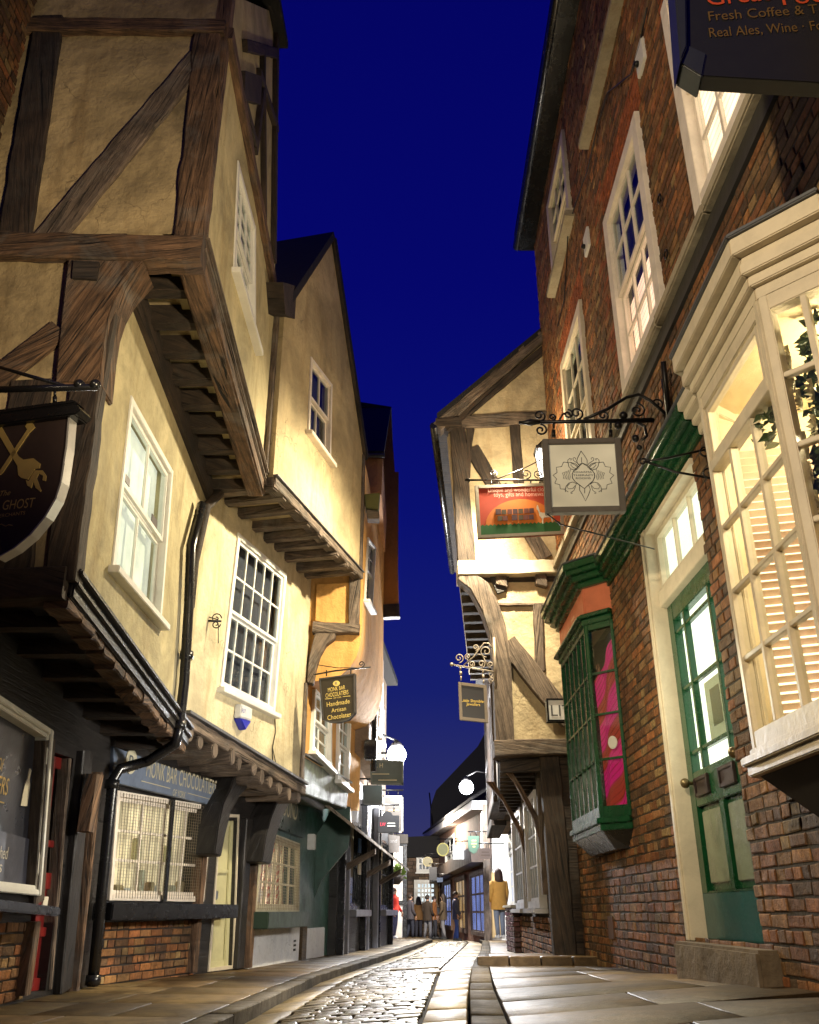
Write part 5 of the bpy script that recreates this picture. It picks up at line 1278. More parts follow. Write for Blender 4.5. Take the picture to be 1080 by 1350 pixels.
# garland of white roses
fg = thing('rose_garland', 'white roses and dark leaves hanging inside the cream bay', 'flowers', R.w(3.5, zc1-.2, .1))
LEAF = m_flat('rose_leaf', (.05, .08, .028), .6); ROSE = m_flat('white_rose', (.80, .74, .52), .7)
def rose(g, c, r):
    for lay in range(3):
        for k in range(6):
            a = k*math.pi/3 + lay*.5; rr = r*(1-.28*lay); v0 = len(g.v)
            ca, sa = math.cos(a), math.sin(a); cb3, sb3 = math.cos(a+.9), math.sin(a+.9)
            up = r*(.1+.32*lay)
            g.v += [(c[0], c[1], c[2]-r*.4), (c[0]-.2*r+ca*rr*.6, c[1]+ca*rr, c[2]+sa*rr), (c[0]-.5*r-up*.3, c[1]+(ca+cb3)*rr*.62, c[2]+(sa+sb3)*rr*.62), (c[0]-.2*r+cb3*rr*.6, c[1]+cb3*rr, c[2]+sb3*rr)]
            g.face([v0, v0+1, v0+2, v0+3], smooth=True)
gl = G(); gf = G()
CANT = segc[0][0]
for (u, v, ro) in ((1052, 428, 0), (1040, 468, 1), (1064, 470, 0), (1078, 440, 0), (1046, 500, 1), (1072, 512, 1), (1060, 540, 0), (1052, 522, 1), (1076, 560, 1), (1064, 585, 1), (1056, 610, 0), (1072, 625, 1), (1062, 655, 0), (1080, 660, 1), (1090, 500, 1), (1095, 580, 0), (1090, 420, 0), (1068, 690, 1), (1000, 520, 0), (985, 560, 0)):
    s, z = CANT.hit(u, v, -.13); c = CANT.w(s, z, -.13 - RND()*.05)
    if ro: rose(gf, c, .050 + RND()*.018)
    for k in range(26):
        a, b = RND()*6.28, RND()*2-1; d = (RND()*.08, math.cos(a)*.10*RND()**.5, math.sin(a)*.11*RND()**.5)
        p = (c[0]+.03+d[0], c[1]+d[1], c[2]+d[2]); r = .014+RND()*.018; v0 = len(gl.v); e = (RND()-.5, RND()-.5, RND()-.5); e = vnorm(e); f2 = vnorm(vcross(e, (.9, .2, .3)))
        nn_ = vnorm(vcross(e, f2))
        gl.v += [tuple(p[i]-e[i]*r*1.5 for i in range(3)), tuple(p[i]+f2[i]*r*.75+nn_[i]*r*.4+e[i]*r*.2 for i in range(3)), tuple(p[i]+e[i]*r*1.7-nn_[i]*r*.3 for i in range(3)), tuple(p[i]-f2[i]*r*.75+nn_[i]*r*.4+e[i]*r*.2 for i in range(3))]
        gl.face([v0, v0+1, v0+2]); gl.face([v0, v0+2, v0+3])
gf.build('blossoms', ROSE, fg); gl.build('leaves', LEAF, fg)

# ================================================================== TIMBER-FRAMED GABLED HOUSE beyond the brick house
Y2 = 11.22
T = front_plane(Y2)
tf = thing('timber_house', 'cream timber-framed house jettied twice, gable end facing the viewer beyond the brick house', 'house', (2.6, 13.5, zr(13)))
PALE = m_plaster('pale_cream_render', (.55, .44, .27), .5)
gpx = [(606, 750), (603, 700), (590, 560), (720, 440), (745, 440), (745, 750)]
g = G(); g.wall(T, T.hits(gpx)); g.build('wall', PALE, tf)
g = G(); g.wall(T, T.hits([(657, 986), (652, 880), (646, 820), (634, 778), (640, 762), (760, 762), (760, 986)]), (), -.08, .2); g.build('wall', PALE, tf)
beam(tf, OAKGREY, lambda g: g.pt(T, (576, 562), (716, 440), .16, -.1, .10, jit=.015), 'barge_board')
beam(tf, OAKDARK, lambda g: g.pt(T, (588, 566), (722, 455), .12, -.1, .06))
beam(tf, OAKGREY, lambda g: g.pt(T, (598, 556), (722, 549), .20, -.1, .05, .2, .018))
beam(tf, OAKDARK, lambda g: g.pt(T, (603, 560), (616, 745), .22, -.1, .05, .24, .015))
beam(tf, OAKDARK, lambda g: g.pp(T, [(616, 564), (626, 565), (622, 590), (620, 630), (614, 640)], -.1, .04, True), 'brace')
beam(tf, OAKDARK, lambda g: g.pt(T, (622, 590), (664, 660), .22, -.1, .04, .2))
beam(tf, OAKDARK, lambda g: g.pt(T, (679, 560), (685, 650), .15, -.1, .04))
beam(tf, OAKGREY, lambda g: g.pt(T, (660, 640), (720, 735), .2, -.1, .04))
LITCREAM = m_paint('lit_cream_beam', (.66, .58, .42), .6, .3, .3)  # pale cream puts the lantern's light into the beam's colour
beam(tf, LITCREAM, lambda g: g.pt(T, (604, 748), (745, 746), .20, -.4, .08, .19, .012), 'bressummer')
for u in (660, 713):
    beam(tf, OAKGREY, lambda g: g.pp(T, [(u-7, 752), (u+8, 752), (u+9, 774), (u-6, 770)], -.5, .02, True), 'joist', bevel=.01)
g = G(); g.pp(T, [(606, 758), (745, 757), (745, 766), (612, 768)], -.35, -.06); g.build('soffit_board', OAKDARK, tf)
g = G(); g.pp(T, [(645, 757), (672, 757), (668, 778), (656, 782)], -.3, -.02); g.build('shadow_board', BLACKWOOD, tf)  # black board stands in for the shadow under the jetty
beam(tf, OAKGREY, lambda g: g.pp(T, [(604, 754), (628, 756), (644, 768), (656, 790), (667, 824), (674, 872), (679, 985), (655, 992), (650, 870), (646, 836), (636, 806), (620, 776), (604, 764)], -.2, .06, True), 'curved_bracket', bevel=.012)
beam(tf, OAKGREY, lambda g: g.pt(T, (668, 846), (752, 950), .27, -.2, .01, .25, .016), 'brace')
beam(tf, OAKGREY, lambda g: g.pt(T, (709, 796), (713, 884), .12, -.2, -.02))
beam(tf, OAKGREY, lambda g: g.pt(T, (655, 796), (745, 797), .04, -.2, -.03))
beam(tf, OAKGREY, lambda g: g.pt(T, (652, 986), (765, 983), .19, -.3, .07, .18, .014), 'bressummer')
# street side of the house: eaves, upper side, soffits
SD = right_plane(T.hit(603, 750)[0], Y2, .09)
g = G(); g.wall(SD, [(0.1, T.hit(606, 750)[1]), (5.5, T.hit(606, 750)[1]-.1), (5.5, T.hit(590, 560)[1]-.2), (.1, T.hit(590, 560)[1])]); g.build('wall', PALE, tf)
SD1 = right_plane(T.hit(656, 980)[0], Y2, .09)
g = G(); g.wall(SD1, [(.1, T.hit(656, 985)[1]), (5.5, T.hit(656, 985)[1]-.05), (5.5, T.hit(606, 750)[1]-.15), (.1, T.hit(606, 750)[1])]); g.build('wall', PALE, tf)
zE = T.hit(578, 562)[1]; xE = T.hit(576, 562)[0]
SE = right_plane(xE, Y2 - .1, .09)
g = G(); g.prism(SE, [(0, zE-.05), (5.8, zE-.15), (5.8, zE), (0, zE+.08)], -.35, .02); g.build('eaves', OAKDARK, tf)
g = G(); g.tube([SE.w(0, zE-.04, .05), SE.w(5.8, zE-.14, .05)], .055, 8); g.build('gutter', BLACK, tf)
g = G(); pk2 = T.hit(760, 405)
g.loop_prism([SE.w(0, zE+.06, .0), SE.w(5.8, zE-.02, .0), (pk2[0]+.5, Y2+5.6, pk2[1]-.2), (pk2[0], Y2-.1, pk2[1])], [SE.w(0, zE+.16, .0), SE.w(5.8, zE+.08, .0), (pk2[0]+.5, Y2+5.6, pk2[1]-.1), (pk2[0], Y2-.1, pk2[1]+.1)]); g.build('roof', SLATE, tf)
for k in range(12):
    s = .2 + k*.45
    beam(tf, OAKDARK, lambda g: g.bx(SD1, s, s+.12, T.hit(606, 755)[1]-.2, T.hit(606, 755)[1]-.04, -.1, .42, True), 'joist')
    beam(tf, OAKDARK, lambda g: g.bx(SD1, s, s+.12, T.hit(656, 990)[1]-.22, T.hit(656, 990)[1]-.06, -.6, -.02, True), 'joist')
# ground floor
SG = right_plane(1.70, Y2+.1, .03); zg = T.hit(656, 990)[1]
EG = front_plane(Y2 + .12)
g = G(); g.wall(EG, [(1.70, zr(11)-.1), (2.6, zr(11)-.1), (2.6, zg), (1.70, zg)]); g.build('wall', m_wood('rough_brown_boards', (.045, .026, .015), (.15, .09, .05)), tf)
g = G(); bricks(g, EG, [(1.9, zr(11)), (2.6, zr(11)), (2.6, zg-.3), (1.9, zg-.3)], pal=[mul(c, .6) for c in BRICKC]); g.build('brick_face', BRICK, tf)
beam(tf, OAKDARK, lambda g: g.timber(EG, (1.78, zr(11)-.1), (1.74, zg), .26, .24, -.1, .06))
g = G(); g.wall(SG, [(0, zr(11)-.1), (5.6, zr(16)-.1), (5.6, zg), (0, zg)], [[(.8, zg-.35), (2.4, zg-.35), (2.4, .75), (.8, .75)], [(3.0, zg-.35), (4.8, zg-.35), (4.8, .75), (3.0, .75)]]); g.build('wall', OAKDARK, tf)
for a, b in ((.8, 2.4), (3.0, 4.8)):
    window(tf, SG, [(b, zg-.35), (a, zg-.35), (a, .75), (b, .75)], m_paint('grey_white_sash', (.5, .5, .52), .4), .09, .10, .15, 4, 3, 1, .5, .03, m_blind('dim_room', (.30, .28, .32), .35, .001, 1), -.25)
g = G(); bricks(g, SG, [(.1, zr(12)), (5.4, zr(15)), (5.4, .66), (.1, .66)], o=.03); g.build('brick_plinth', BRICK, tf)
for s in (.35, 2.55):
    beam(tf, OAKGREY, lambda g: g.prism(SG, [(s, .9), (s+.12, .9), (s+.12, zg), (s, zg)], .0, .10, True), 'post')
    beam(tf, OAK, lambda g: g.loop_prism([SG.w(s+.02, zg-1.3, .05), SG.w(s+.02, zg-.75, .16), SG.w(s+.02, zg-.3, .38), SG.w(s+.02, zg-.02, .62), SG.w(s+.02, zg-.02, .50), SG.w(s+.02, zg-.42, .26), SG.w(s+.02, zg-.8, .06), SG.w(s+.02, zg-1.3, .0)], [SG.w(s+.12, zg-1.3, .05), SG.w(s+.12, zg-.75, .16), SG.w(s+.12, zg-.3, .38), SG.w(s+.12, zg-.02, .62), SG.w(s+.12, zg-.02, .50), SG.w(s+.12, zg-.42, .26), SG.w(s+.12, zg-.8, .06), SG.w(s+.12, zg-1.3, .0)], True), 'jetty_bracket')
g = G(); g.loop_prism([(T.hit(656, 985)[0], Y2, zg+.02), (3, Y2, zg+.02), (3, Y2+5.5, zg), (T.hit(656, 985)[0]+.5, Y2+5.5, zg)], [(T.hit(656, 985)[0], Y2, zg-.03), (3, Y2, zg-.03), (3, Y2+5.5, zg-.05), (T.hit(656, 985)[0]+.5, Y2+5.5, zg-.05)]); g.build('soffit_board', OAKDARK, tf)
pz = thing('brick_plinth', 'low glossy purple brick plinth on the pavement behind the mustard coat', 'plinth', (1.9, 16.4, zr(16)))
FP = front_plane(15.9); g = G(); x0, x1 = FP.hit(678, 1220)[0], FP.hit(704, 1220)[0]; g.box(x0, x1, 15.92, 17.2, zr(16)-.1, FP.hit(690, 1196)[1]); g.build('core', MORTAR, pz)
PURP = [(.13, .07, .09), (.17, .08, .09), (.10, .06, .08)]
g = G(); bricks(g, FP, [(x0, zr(16)), (x1, zr(16)), (x1, FP.hit(690, 1198)[1]), (x0, FP.hit(690, 1198)[1])], pal=PURP); bricks(g, right_plane(x0, 15.92, 0), [(0, zr(16)), (1.3, zr(16)), (1.3, FP.hit(690, 1198)[1]), (0, FP.hit(690, 1198)[1])], pal=PURP); g.build('brick_face', m_attr('glazed_brick', .3, .5, 30), pz)
g = G(); g.box(x0-.05, x1+.05, 15.86, 17.25, FP.hit(690, 1197)[1], FP.hit(690, 1193)[1]); g.build('coping', STONE, pz, .01)
# ================================================================== HANGING SIGNS
def chain(g, p, q, r=.012):
    p, q = Vector(p), Vector(q); n = max(2, int((q-p).length/.05))
    for i in range(n):
        a, b = p + (q-p)*(i/n), p + (q-p)*((i+.8)/n)
        g.tube([a, b], r*(1.2 if i % 2 else .8), 5)
# -- dark shield-shaped sign
GP = Plane(-1.6, 4.5, 1, -.27, -.27, -1)
gs = thing('hanging_sign', 'dark brown shield-shaped hanging sign with gold crossed bones, cut off by the picture edge', 'sign', GP.w(0, GP.hit(20, 730)[1]), 'hanging shop signs')
px = [(-92, 566), (92, 543), (88, 590), (81, 636), (74, 658), (60, 682), (40, 706), (18, 724), (-4, 736), (-30, 728), (-60, 705), (-82, 670), (-90, 620)]
g = G(); g.pp(GP, px, -.05, 0); g.build('board', m_flat('brown_sign_board', (.045, .030, .026), .35), gs, .006)
g = G(); o = GP.hits(px)
for i in range(1, 8): g.prism(GP, [o[i], o[i+1], (o[i+1][0]+.012, o[i+1][1]-.004), (o[i][0]+.012, o[i][1]-.002)], -.06, .012)
g.build('rim', m_flat('lit_edge_strip', (.55, .53, .50), .4, .5), gs)  # pale strip paints the lantern light along the board's edge
g = G(); g.pp(GP, [(-96, 558), (100, 532), (106, 540), (98, 546), (-96, 572)], -.09, .04); g.pp(GP, [(-96, 552), (96, 526), (102, 531), (-96, 559)], -.07, .02); g.build('moulded_top', BLACK, gs, .008)
g = G()
rod = [GP.w(*GP.hit(u, v), -.02) for u, v in ((-100, 514), (126, 508))]; g.tube(rod, .022, 8); g.tube([GP.w(*GP.hit(u, v), -.02) for u, v in ((-60, 466), (84, 507))], .012, 6)
for u in (102, 123): g.ball(GP.w(*GP.hit(u, 505), -.02), .035, 10, 8)
chain(g, GP.w(*GP.hit(70, 512), -.02), GP.w(*GP.hit(70, 530), -.02)); chain(g, GP.w(*GP.hit(-60, 516), -.02), GP.w(*GP.hit(-60, 552), -.02)); g.build('bracket', BLACK, gs)
def gp_poly(g, px, o0=0, o1=.006): g.pp(GP, px, o0, o1)
g = G()
gp_poly(g, [(0, 620), (36, 566), (33, 562), (36, 558), (43, 558), (46, 563), (42, 567), (38, 571), (4, 622), (0, 626)])
gp_poly(g, [(-4, 566), (2, 563), (24, 601), (31, 606), (44, 604), (53, 611), (52, 617), (46, 618), (43, 623), (37, 632), (28, 630), (24, 626), (23, 614), (18, 606), (-2, 572)])
gp_poly(g, [(46, 620), (56, 620), (61, 627), (60, 634), (56, 633), (57, 627), (51, 624), (48, 630), (54, 646), (53, 648), (47, 643), (44, 634), (41, 643), (36, 640), (34, 633), (38, 634), (42, 627)])
g.build('crossed_bone_emblem', GOLD, gs)
lettering(gs, 'GHOST', GOLD, on(GP, *GP.hit(24, 671), .001, tilt=-.03), width=GP.hit(45, 668)[0]-GP.hit(4, 668)[0], height=.062)
lettering(gs, 'The', GOLD, on(GP, *GP.hit(6, 654), .001), height=.035, width=.075, slant=.3)
lettering(gs, 'MERCHANTS', GOLD, on(GP, *GP.hit(14, 681), .001), height=.022, width=.2)
g = G(); g.tube([GP.w(*GP.hit(u, v), .003) for u, v in ((-4, 695), (2, 691), (8, 694), (12, 692), (17, 693))], .003, 4); g.build('flourish', GOLD, gs)
# -- big black coffee sign at the top
CP = Plane(1.3, 2.75, 1, -.10, -.10, -1)
co = thing('hanging_sign', 'black boxed pub-food sign with dull gold hand lettering, overhead at the upper corner', 'sign', CP.w(.3, CP.hit(980, 100)[1]), 'hanging shop signs')
g = G(); g.pp(CP, [(904, -80), (1240, -80), (1240, 118), (926, 100), (925, 88), (906, 82)], -.06, .02); g.build('board', m_flat('black_sign_board', (.012, .012, .010), .35), co, .004)
g = G(); g.pp(CP, [(884, -80), (904, -80), (906, 60), (897, 82)], -.10, .05); g.pp(CP, [(906, 58), (932, 70), (926, 101), (897, 83)], -.09, .03); g.build('frame', m_flat('black_sign_frame', (.020, .022, .027), .3), co, .006)
OLD = m_flat('dull_gold_paint', (.10, .056, .010), .5)
lettering(co, 'Fresh Coffee & Teas', OLD, on(CP, *CP.hit(1018, 28), .021, tilt=-.03), width=CP.hit(1104, 28)[0]-CP.hit(931, 28)[0], height=.06)
lettering(co, 'Real Ales, Wine \u00b7 Food', OLD, on(CP, *CP.hit(1018, 50), .021, tilt=-.03), width=CP.hit(1104, 50)[0]-CP.hit(933, 50)[0], height=.06)
REDP = m_flat('red_orange_paint', (.42, .055, .010), .4)
for t, u0, u1 in (('Great', 931, 1016), ('Food', 1030, 1108)): lettering(co, t, REDP, on(CP, *CP.hit((u0+u1)/2, 10), .021), width=CP.hit(u1, 0)[0]-CP.hit(u0, 0)[0], height=.1)
g = G(); g.tube([CP.w(*CP.hit(980, -60), -.02), (XR, CP.w(*CP.hit(980, -60), 0)[1], CP.hit(980, -60)[1])], .02, 8); g.build('bracket', IRON, co)
# -- square pale sign with flower line drawing
DP = front_plane(5.9)
dh = thing('hanging_sign', 'square pale sign in a grey frame with a black line-drawn flower emblem', 'sign', DP.w(*DP.hit(770, 675)), 'hanging shop signs')
dq = DP.hits([(715, 579), (818, 577), (826, 674), (720, 676)])
g = G(); ring(g, DP, dq, .045, -.06, .01); g.build('frame', m_flat('grey_sign_frame', (.13, .115, .10), .5), dh, .005)
g = G(); g.prism(DP, subq(dq, .05, .95, .05, .95), -.045, -.015); g.build('panel', m_blind('pale_glow_sign_panel', (.74, .69, .52), .28, .001, 1), dh)  # faint emission put into the panel to brighten it; not a lit sign
INK = m_flat('black_ink_line', (.02, .018, .015), .6)
g = G()
def ink(px, closed=False, w=.0035):
    w *= .62
    pts = [DP.w(*DP.hit(735 + x/14.4, 590 + y/14.4), -.013) for x, y in px]
    if closed: pts.append(pts[0])
    g.tube(pts, w, 4)
ink([(480, 280), (580, 340), (660, 410), (710, 480), (715, 540), (680, 620), (600, 690), (520, 765), (430, 700), (340, 630), (290, 560), (285, 490), (320, 420), (400, 350)], True, .005)
ink([(455, 50), (390, 180), (370, 240), (400, 310), (480, 280), (570, 310), (570, 220), (520, 140)], True, .004); ink([(465, 270), (465, 170)])
ink([(430, 690), (425, 790), (480, 880), (540, 1000), (600, 880), (630, 780), (600, 700)], False, .004); ink([(522, 770), (525, 850)])
for m in (1, -1):
    f = lambda p: [((500 + m*(x-500)) if m < 0 else x, y) for x, y in p]
    ink(f([(580, 370), (640, 300), (740, 265), (790, 270), (780, 340), (740, 390), (650, 415), (600, 380)]), False, .004); ink(f([(610, 370), (650, 320), (730, 280), (740, 320), (690, 370), (630, 385)]))
    ink(f([(570, 340), (600, 290), (690, 230), (700, 190), (670, 170), (645, 190), (655, 210)])); ink(f([(800, 280), (795, 220), (760, 190), (725, 200), (735, 225), (755, 215)]))
    ink(f([(620, 680), (700, 640), (780, 660), (830, 720), (845, 790), (840, 830)]), False, .004); ink(f([(640, 690), (700, 760), (790, 770), (810, 720), (760, 670)]))
    ink(f([(650, 720), (680, 800), (740, 840), (735, 860), (705, 850)])); ink(f([(840, 800), (800, 820), (790, 830)]))
    ink(f([(800, 270), (880, 260), (915, 345), (1015, 360), (1000, 460), (1080, 510), (1010, 580), (1045, 665), (950, 690), (940, 770), (850, 775)]), False, .004)
    for k in range(5): ink(f([(745+k*32, 400+k*14), (765+k*34, 470), (750+k*30, 540), (765+k*30, 600-k*6)]), False, .0028)
g.build('flower_emblem_print', INK, dh)
for t, v in (('DHARMA', 622.5), ('THERAPY', 626.7), ('ROOMS', 630.7)): lettering(dh, t, INK, on(DP, DP.hit(769.5, v)[0], DP.hit(769.5, v)[1], -.013), height=.014, width=.022*len(t), depth=.003)
g = G()
Z = lambda u, v, o=0: DP.w(*DP.hit(u, v), o)
g.tube([Z(684, 557), Z(862, 554)], [.012, .02], 8); g.tube([Z(684, 557), Z(700, 557), Z(712, 556)], [.004, .028, .016], 8)
g.tube([Z(770, 553), Z(800, 540), Z(826, 524), Z(842, 520), (1.86, 5.9, DP.hit(855, 528)[1]), (1.98, 5.9, DP.hit(862, 548)[1])], .013, 6)
g.tube([Z(838, 556), Z(850, 562), Z(853, 575), Z(846, 580)], .012, 6); g.ball(Z(838, 578), .03, 8, 6); g.ball(Z(815, 561), .03, 8, 6); g.ball(Z(822, 548), .034, 8, 6); g.ball(Z(843, 590), .022, 8, 6)
for (u, v, r, f) in ((711, 548, .05, 1), (713, 567, .05, -1), (728, 550, .03, 1), (749, 546, .04, -1), (760, 545, .055, 1), (795, 548, .045, 1), (840, 541, .065, -1), (866, 532, .05, 1)): g.tube(scroll(Z(u, v), (1, 0, 0), (0, 0, 1), r, 1.4, 24, -1.57*f, f), .008, 5)
g.tube([Z(738, 553), Z(742, 546), Z(748, 544), Z(754, 549)], .008, 5)
for u in (730, 805): chain(g, Z(u, 556), Z(u, 578))
g.build('scroll_bracket', IRON, dh)
g = G(); g.tube([(1.985, 5.9, DP.hit(862, 500)[1]), (1.985, 5.9, DP.hit(862, 590)[1])], .022, 8); g.tube([(1.98, 5.88, DP.hit(862, 560)[1]), (1.9, 5.6, DP.hit(862, 505)[1])], .02, 6); g.build('wall_bar', IRON, dh)
g = G(); g.tube([Z(722, 676, -.02), Z(740, 690, -.02), (1.9, 6.4, DP.hit(800, 690)[1])], .006, 5); g.build('stay_wire', IRON, dh)
eb = thing('empty_sign_bracket', 'thin v-shaped iron bracket with an empty curled tip over the green door cornice', 'bracket', (1.98, 5.3, zz(2.9)))
VP_ = front_plane(5.3); V = lambda u, v: VP_.w(*VP_.hit(u, v))
g = G(); tip = V(850, 608); g.tube([tip, V(880, 604), (1.985, 5.2, VP_.hit(925, 601)[1])], .008, 6); g.tube([tip, V(890, 622), (1.985, 5.2, VP_.hit(930, 640)[1])], .008, 6); g.tube(scroll(V(848, 609), (1, 0, 0), (0, 0, 1), .03, 1.2, 18), .007, 5)
for v in (606, 634): g.tube(scroll((1.96, 5.2, VP_.hit(926, v)[1]), (1, 0, 0), (0, 0, 1), .05, 1.3, 18), .007, 5)
g.build('arm', IRON, eb); g = G(); g.tube([(1.985, 5.2, VP_.hit(926, 590)[1]), (1.985, 5.2, VP_.hit(930, 648)[1])], .011, 6); g.build('wall_bar', IRON, eb)
# -- red toy shop sign
RP = front_plane(10.2)
rs = thing('hanging_sign', 'red and orange toy shop sign with a white llama on green grass', 'sign', RP.w(*RP.hit(690, 708)), 'hanging shop signs')
rq_ = RP.hits([(626, 640), (742, 636), (744, 704), (630, 710)])
g = G(); ring(g, RP, rq_, .045, -.05, .012); g.build('frame', m_flat('silver_sign_frame', (.34, .30, .24), .45, .2), rs, .004)
g = G(); g.prism(RP, rq_, -.045, .0); g.build('board', m_flat('red_sign_board', (.40, .040, .012), .5), rs)
def ell(cx, cy, rx, ry, n=28, a0=0, a1=2*math.pi): return [(cx+rx*math.cos(a0+(a1-a0)*k/n), cy+ry*math.sin(a0+(a1-a0)*k/n)) for k in range(n+1)]
rqp = lambda px, o0, o1, mat, nm, par=rs: (lambda g: (g.prism(RP, px, o0, o1), g.build(nm, mat, par)))(G())
rqp([bil(rq_, .5 + .40*math.cos(math.pi*k/24), .22 + .48*math.sin(math.pi*k/24)) for k in range(25)], 0, .004, m_flat('orange_sun', (.55, .15, .012), .5), 'sun')
grass_px = [bil(rq_, .04, .05), bil(rq_, .96, .05)] + [bil(rq_, .96 - .92*k/40, .22 + (.03 if k % 2 else 0)) for k in range(41)]
rqp(grass_px, 0, .006, m_flat('green_painted_grass', (.015, .11, .025), .5), 'painted_grass')
pt_ = lambda x, y: bil(rq_, x/1080*1.0 + .0, 1 - (y-60)/620)
ll = [(735, 365), (742, 340), (752, 340), (760, 372), (772, 420), (800, 432), (870, 428), (890, 415), (905, 425), (910, 470), (918, 540), (908, 545), (893, 490), (880, 485), (820, 488), (808, 500), (806, 555), (796, 555), (792, 500), (770, 470), (752, 400), (735, 385)]
rqp([bil(rq_, (x-45)/1000, 1-(y-75)/610) for x, y in ll], .006, .014, m_flat('white_llama', (.55, .50, .42), .6), 'llama')
BLK = [m_flat('tile_plum', (.05, .012, .02), .5), m_flat('tile_olive', (.05, .03, .010), .5), m_flat('tile_maroon', (.11, .02, .012), .5)]
for row, (y, xs_) in enumerate(((372, [265, 335, 400, 462, 525, 590, 650]), (446, [285, 345, 448, 525, 585, 645]))):
    for k, x in enumerate(xs_):
        w = 62 if k == 0 and row == 0 or x == 448 else 54
        a, b = (x-45)/1000, (x-45+w)/1000; c, d = 1-(y+56-75)/610, 1-(y-(8 if w > 54 else 0)-75)/610
        rqp([bil(rq_, a, c), bil(rq_, b, c), bil(rq_, b, d), bil(rq_, a, d)], .006, .012, BLK[(k+row) % 3], 'letter_tile')
PINKINK = m_flat('pale_pink_lettering', (.75, .40, .32), .5)
s, z = bil(rq_, .53, .845); lettering(rs, 'Unique and wonderful clothing,', PINKINK, on(RP, s, z, .002, tilt=.02), width=.86, height=.062)
s, z = bil(rq_, .53, .755); lettering(rs, 'toys, gifts and homewares', PINKINK, on(RP, s, z, .002, tilt=.02), width=.72, height=.062)
g = G(); Y_ = lambda u, v: RP.w(*RP.hit(u, v), -.02)
g.tube([Y_(613, 632), Y_(745, 632)], .013, 6); g.tube([Y_(655, 631), Y_(690, 617), Y_(716, 604)], .008, 5)
for (u, v, r, f) in ((650, 623, .055, 1), (655, 637, .05, -1), (694, 624, .07, 1), (710, 624, .06, -1), (617, 632, .03, 1)): g.tube(scroll(Y_(u, v), (1, 0, 0), (0, 0, 1), r, 1.4, 22, -1.57, f), .008, 5)
for u in (648, 700): g.tube([Y_(u, 632), Y_(u, 640)], .012, 5)
g.build('scroll_bracket', IRON, rs)
# -- little jewellers sign
JP = Plane(1.0, 11.0, 1, -.10, -.10, -1)
js = thing('hanging_sign', 'small black jewellers sign in a bronze frame hanging from a curly iron bracket', 'sign', JP.w(*JP.hit(625, 952)), 'hanging shop signs')
jq = JP.hits([(604, 899), (641.5, 903.5), (644, 953), (606, 949)])
g = G(); ring(g, JP, jq, .04, -.04, .012); g.build('frame', m_flat('bronze_frame', (.20, .16, .12), .5, .3), js, .004)
g = G(); g.prism(JP, jq, -.035, 0); g.build('board', m_flat('black_jewel_board', (.012, .012, .016), .4), js)
YG = m_flat('yellow_gold_paint', (.80, .55, .10), .4)
s, z = bil(jq, .5, .50); lettering(js, 'Little Shambles', YG, on(JP, s, z, .001, tilt=-.08), width=.29, height=.036)
s, z = bil(jq, .5, .41); lettering(js, 'Jewellers', YG, on(JP, s, z, .001, tilt=-.08), width=.17, height=.036)
PALEIRON = m_flat('pale_galvanised_iron', (.34, .28, .22), .5, .3)
g = G(); J = lambda u, v: JP.w(*JP.hit(590 + u/11.25, 840 + v/11.25), -.02)
g.tube([J(60, 400), J(720, 515)], .012, 6); g.ball(J(62, 400), .025, 8, 6); g.tube([J(240, 410), J(390, 285), J(480, 160), J(545, 80), J(610, 85), J(660, 150)], .010, 6)
for (u, v, r, f) in ((170, 305, .062, 1), (300, 280, .04, -1), (415, 145, .042, 1), (575, 205, .078, -1), (360, 395, .04, 1), (505, 390, .05, 1), (640, 400, .042, -1), (650, 560, .04, 1), (655, 630, .04, -1)): g.tube(scroll(J(u, v), (1, 0, 0), (0, 0, 1), r, 1.4, 24, -1.57, f), .008, 5)
g.tube([J(440, 250), J(520, 260), J(560, 350), J(590, 430)], .008, 5)
for u, v in ((190, 430), (525, 480)): chain(g, J(u, v), J(u+12, v+215), .014)
g.build('scroll_bracket', PALEIRON, js); g = G(); g.tube([J(690, 0), J(715, 760)], .02, 6); g.build('wall_bar', PALEIRON, js)
# -- white projecting sign partly behind the green bay
LP = front_plane(10.75)
ls = thing('box_sign', 'small white box sign with black capital letters, half behind the green bay', 'sign', LP.w(*LP.hit(740, 952)))
lq = LP.hits([(720, 921), (775, 921), (775, 951), (722, 951)])
g = G(); ring(g, LP, lq, .02, -.12, .012); g.build('frame', BLACK, ls); g = G(); g.prism(LP, lq, -.11, 0); g.build('panel', m_flat('white_sign_panel', (.82, .82, .80), .5), ls)
lettering(ls, 'LITTLE', m_flat('grey_ink', (.10, .10, .10), .5), on(LP, LP.hit(757, 944)[0], LP.hit(757, 944)[1], .001), height=.135, width=LP.hit(787, 944)[0]-LP.hit(727, 944)[0])
# -- chocolatiers' hanging sign
MP = Plane(-1.3, 11.9, 1, -.28, -.28, -1)
ms = thing('hanging_sign', 'dark olive chocolatier sign with gold lettering and a bowed bottom edge', 'sign', MP.w(*MP.hit(446, 952)), 'hanging shop signs')
mpx = [(421, 894.5), (468, 888), (468.5, 940), (460, 949), (446, 953), (433, 952), (425.5, 949)]
g = G(); g.pp(MP, mpx, -.05, 0); g.build('board', m_flat('dark_olive_board', (.035, .026, .014), .4), ms, .006)
mo = MP.hits(mpx); g = G()
for a, b in zip(mo, mo[1:] + mo[:1]):
    d = (b[0]-a[0], b[1]-a[1]); l = math.hypot(*d); n = (-d[1]/l*.018, d[0]/l*.018); n = (-n[0], -n[1])
    g.prism(MP, [a, b, (b[0]+n[0], b[1]+n[1]), (a[0]+n[0], a[1]+n[1])], -.06, .012)
g.build('frame', m_flat('charcoal_sign_frame', (.055, .05, .045), .4), ms)
YP = m_flat('bright_gold_paint', (.78, .58, .16), .4)
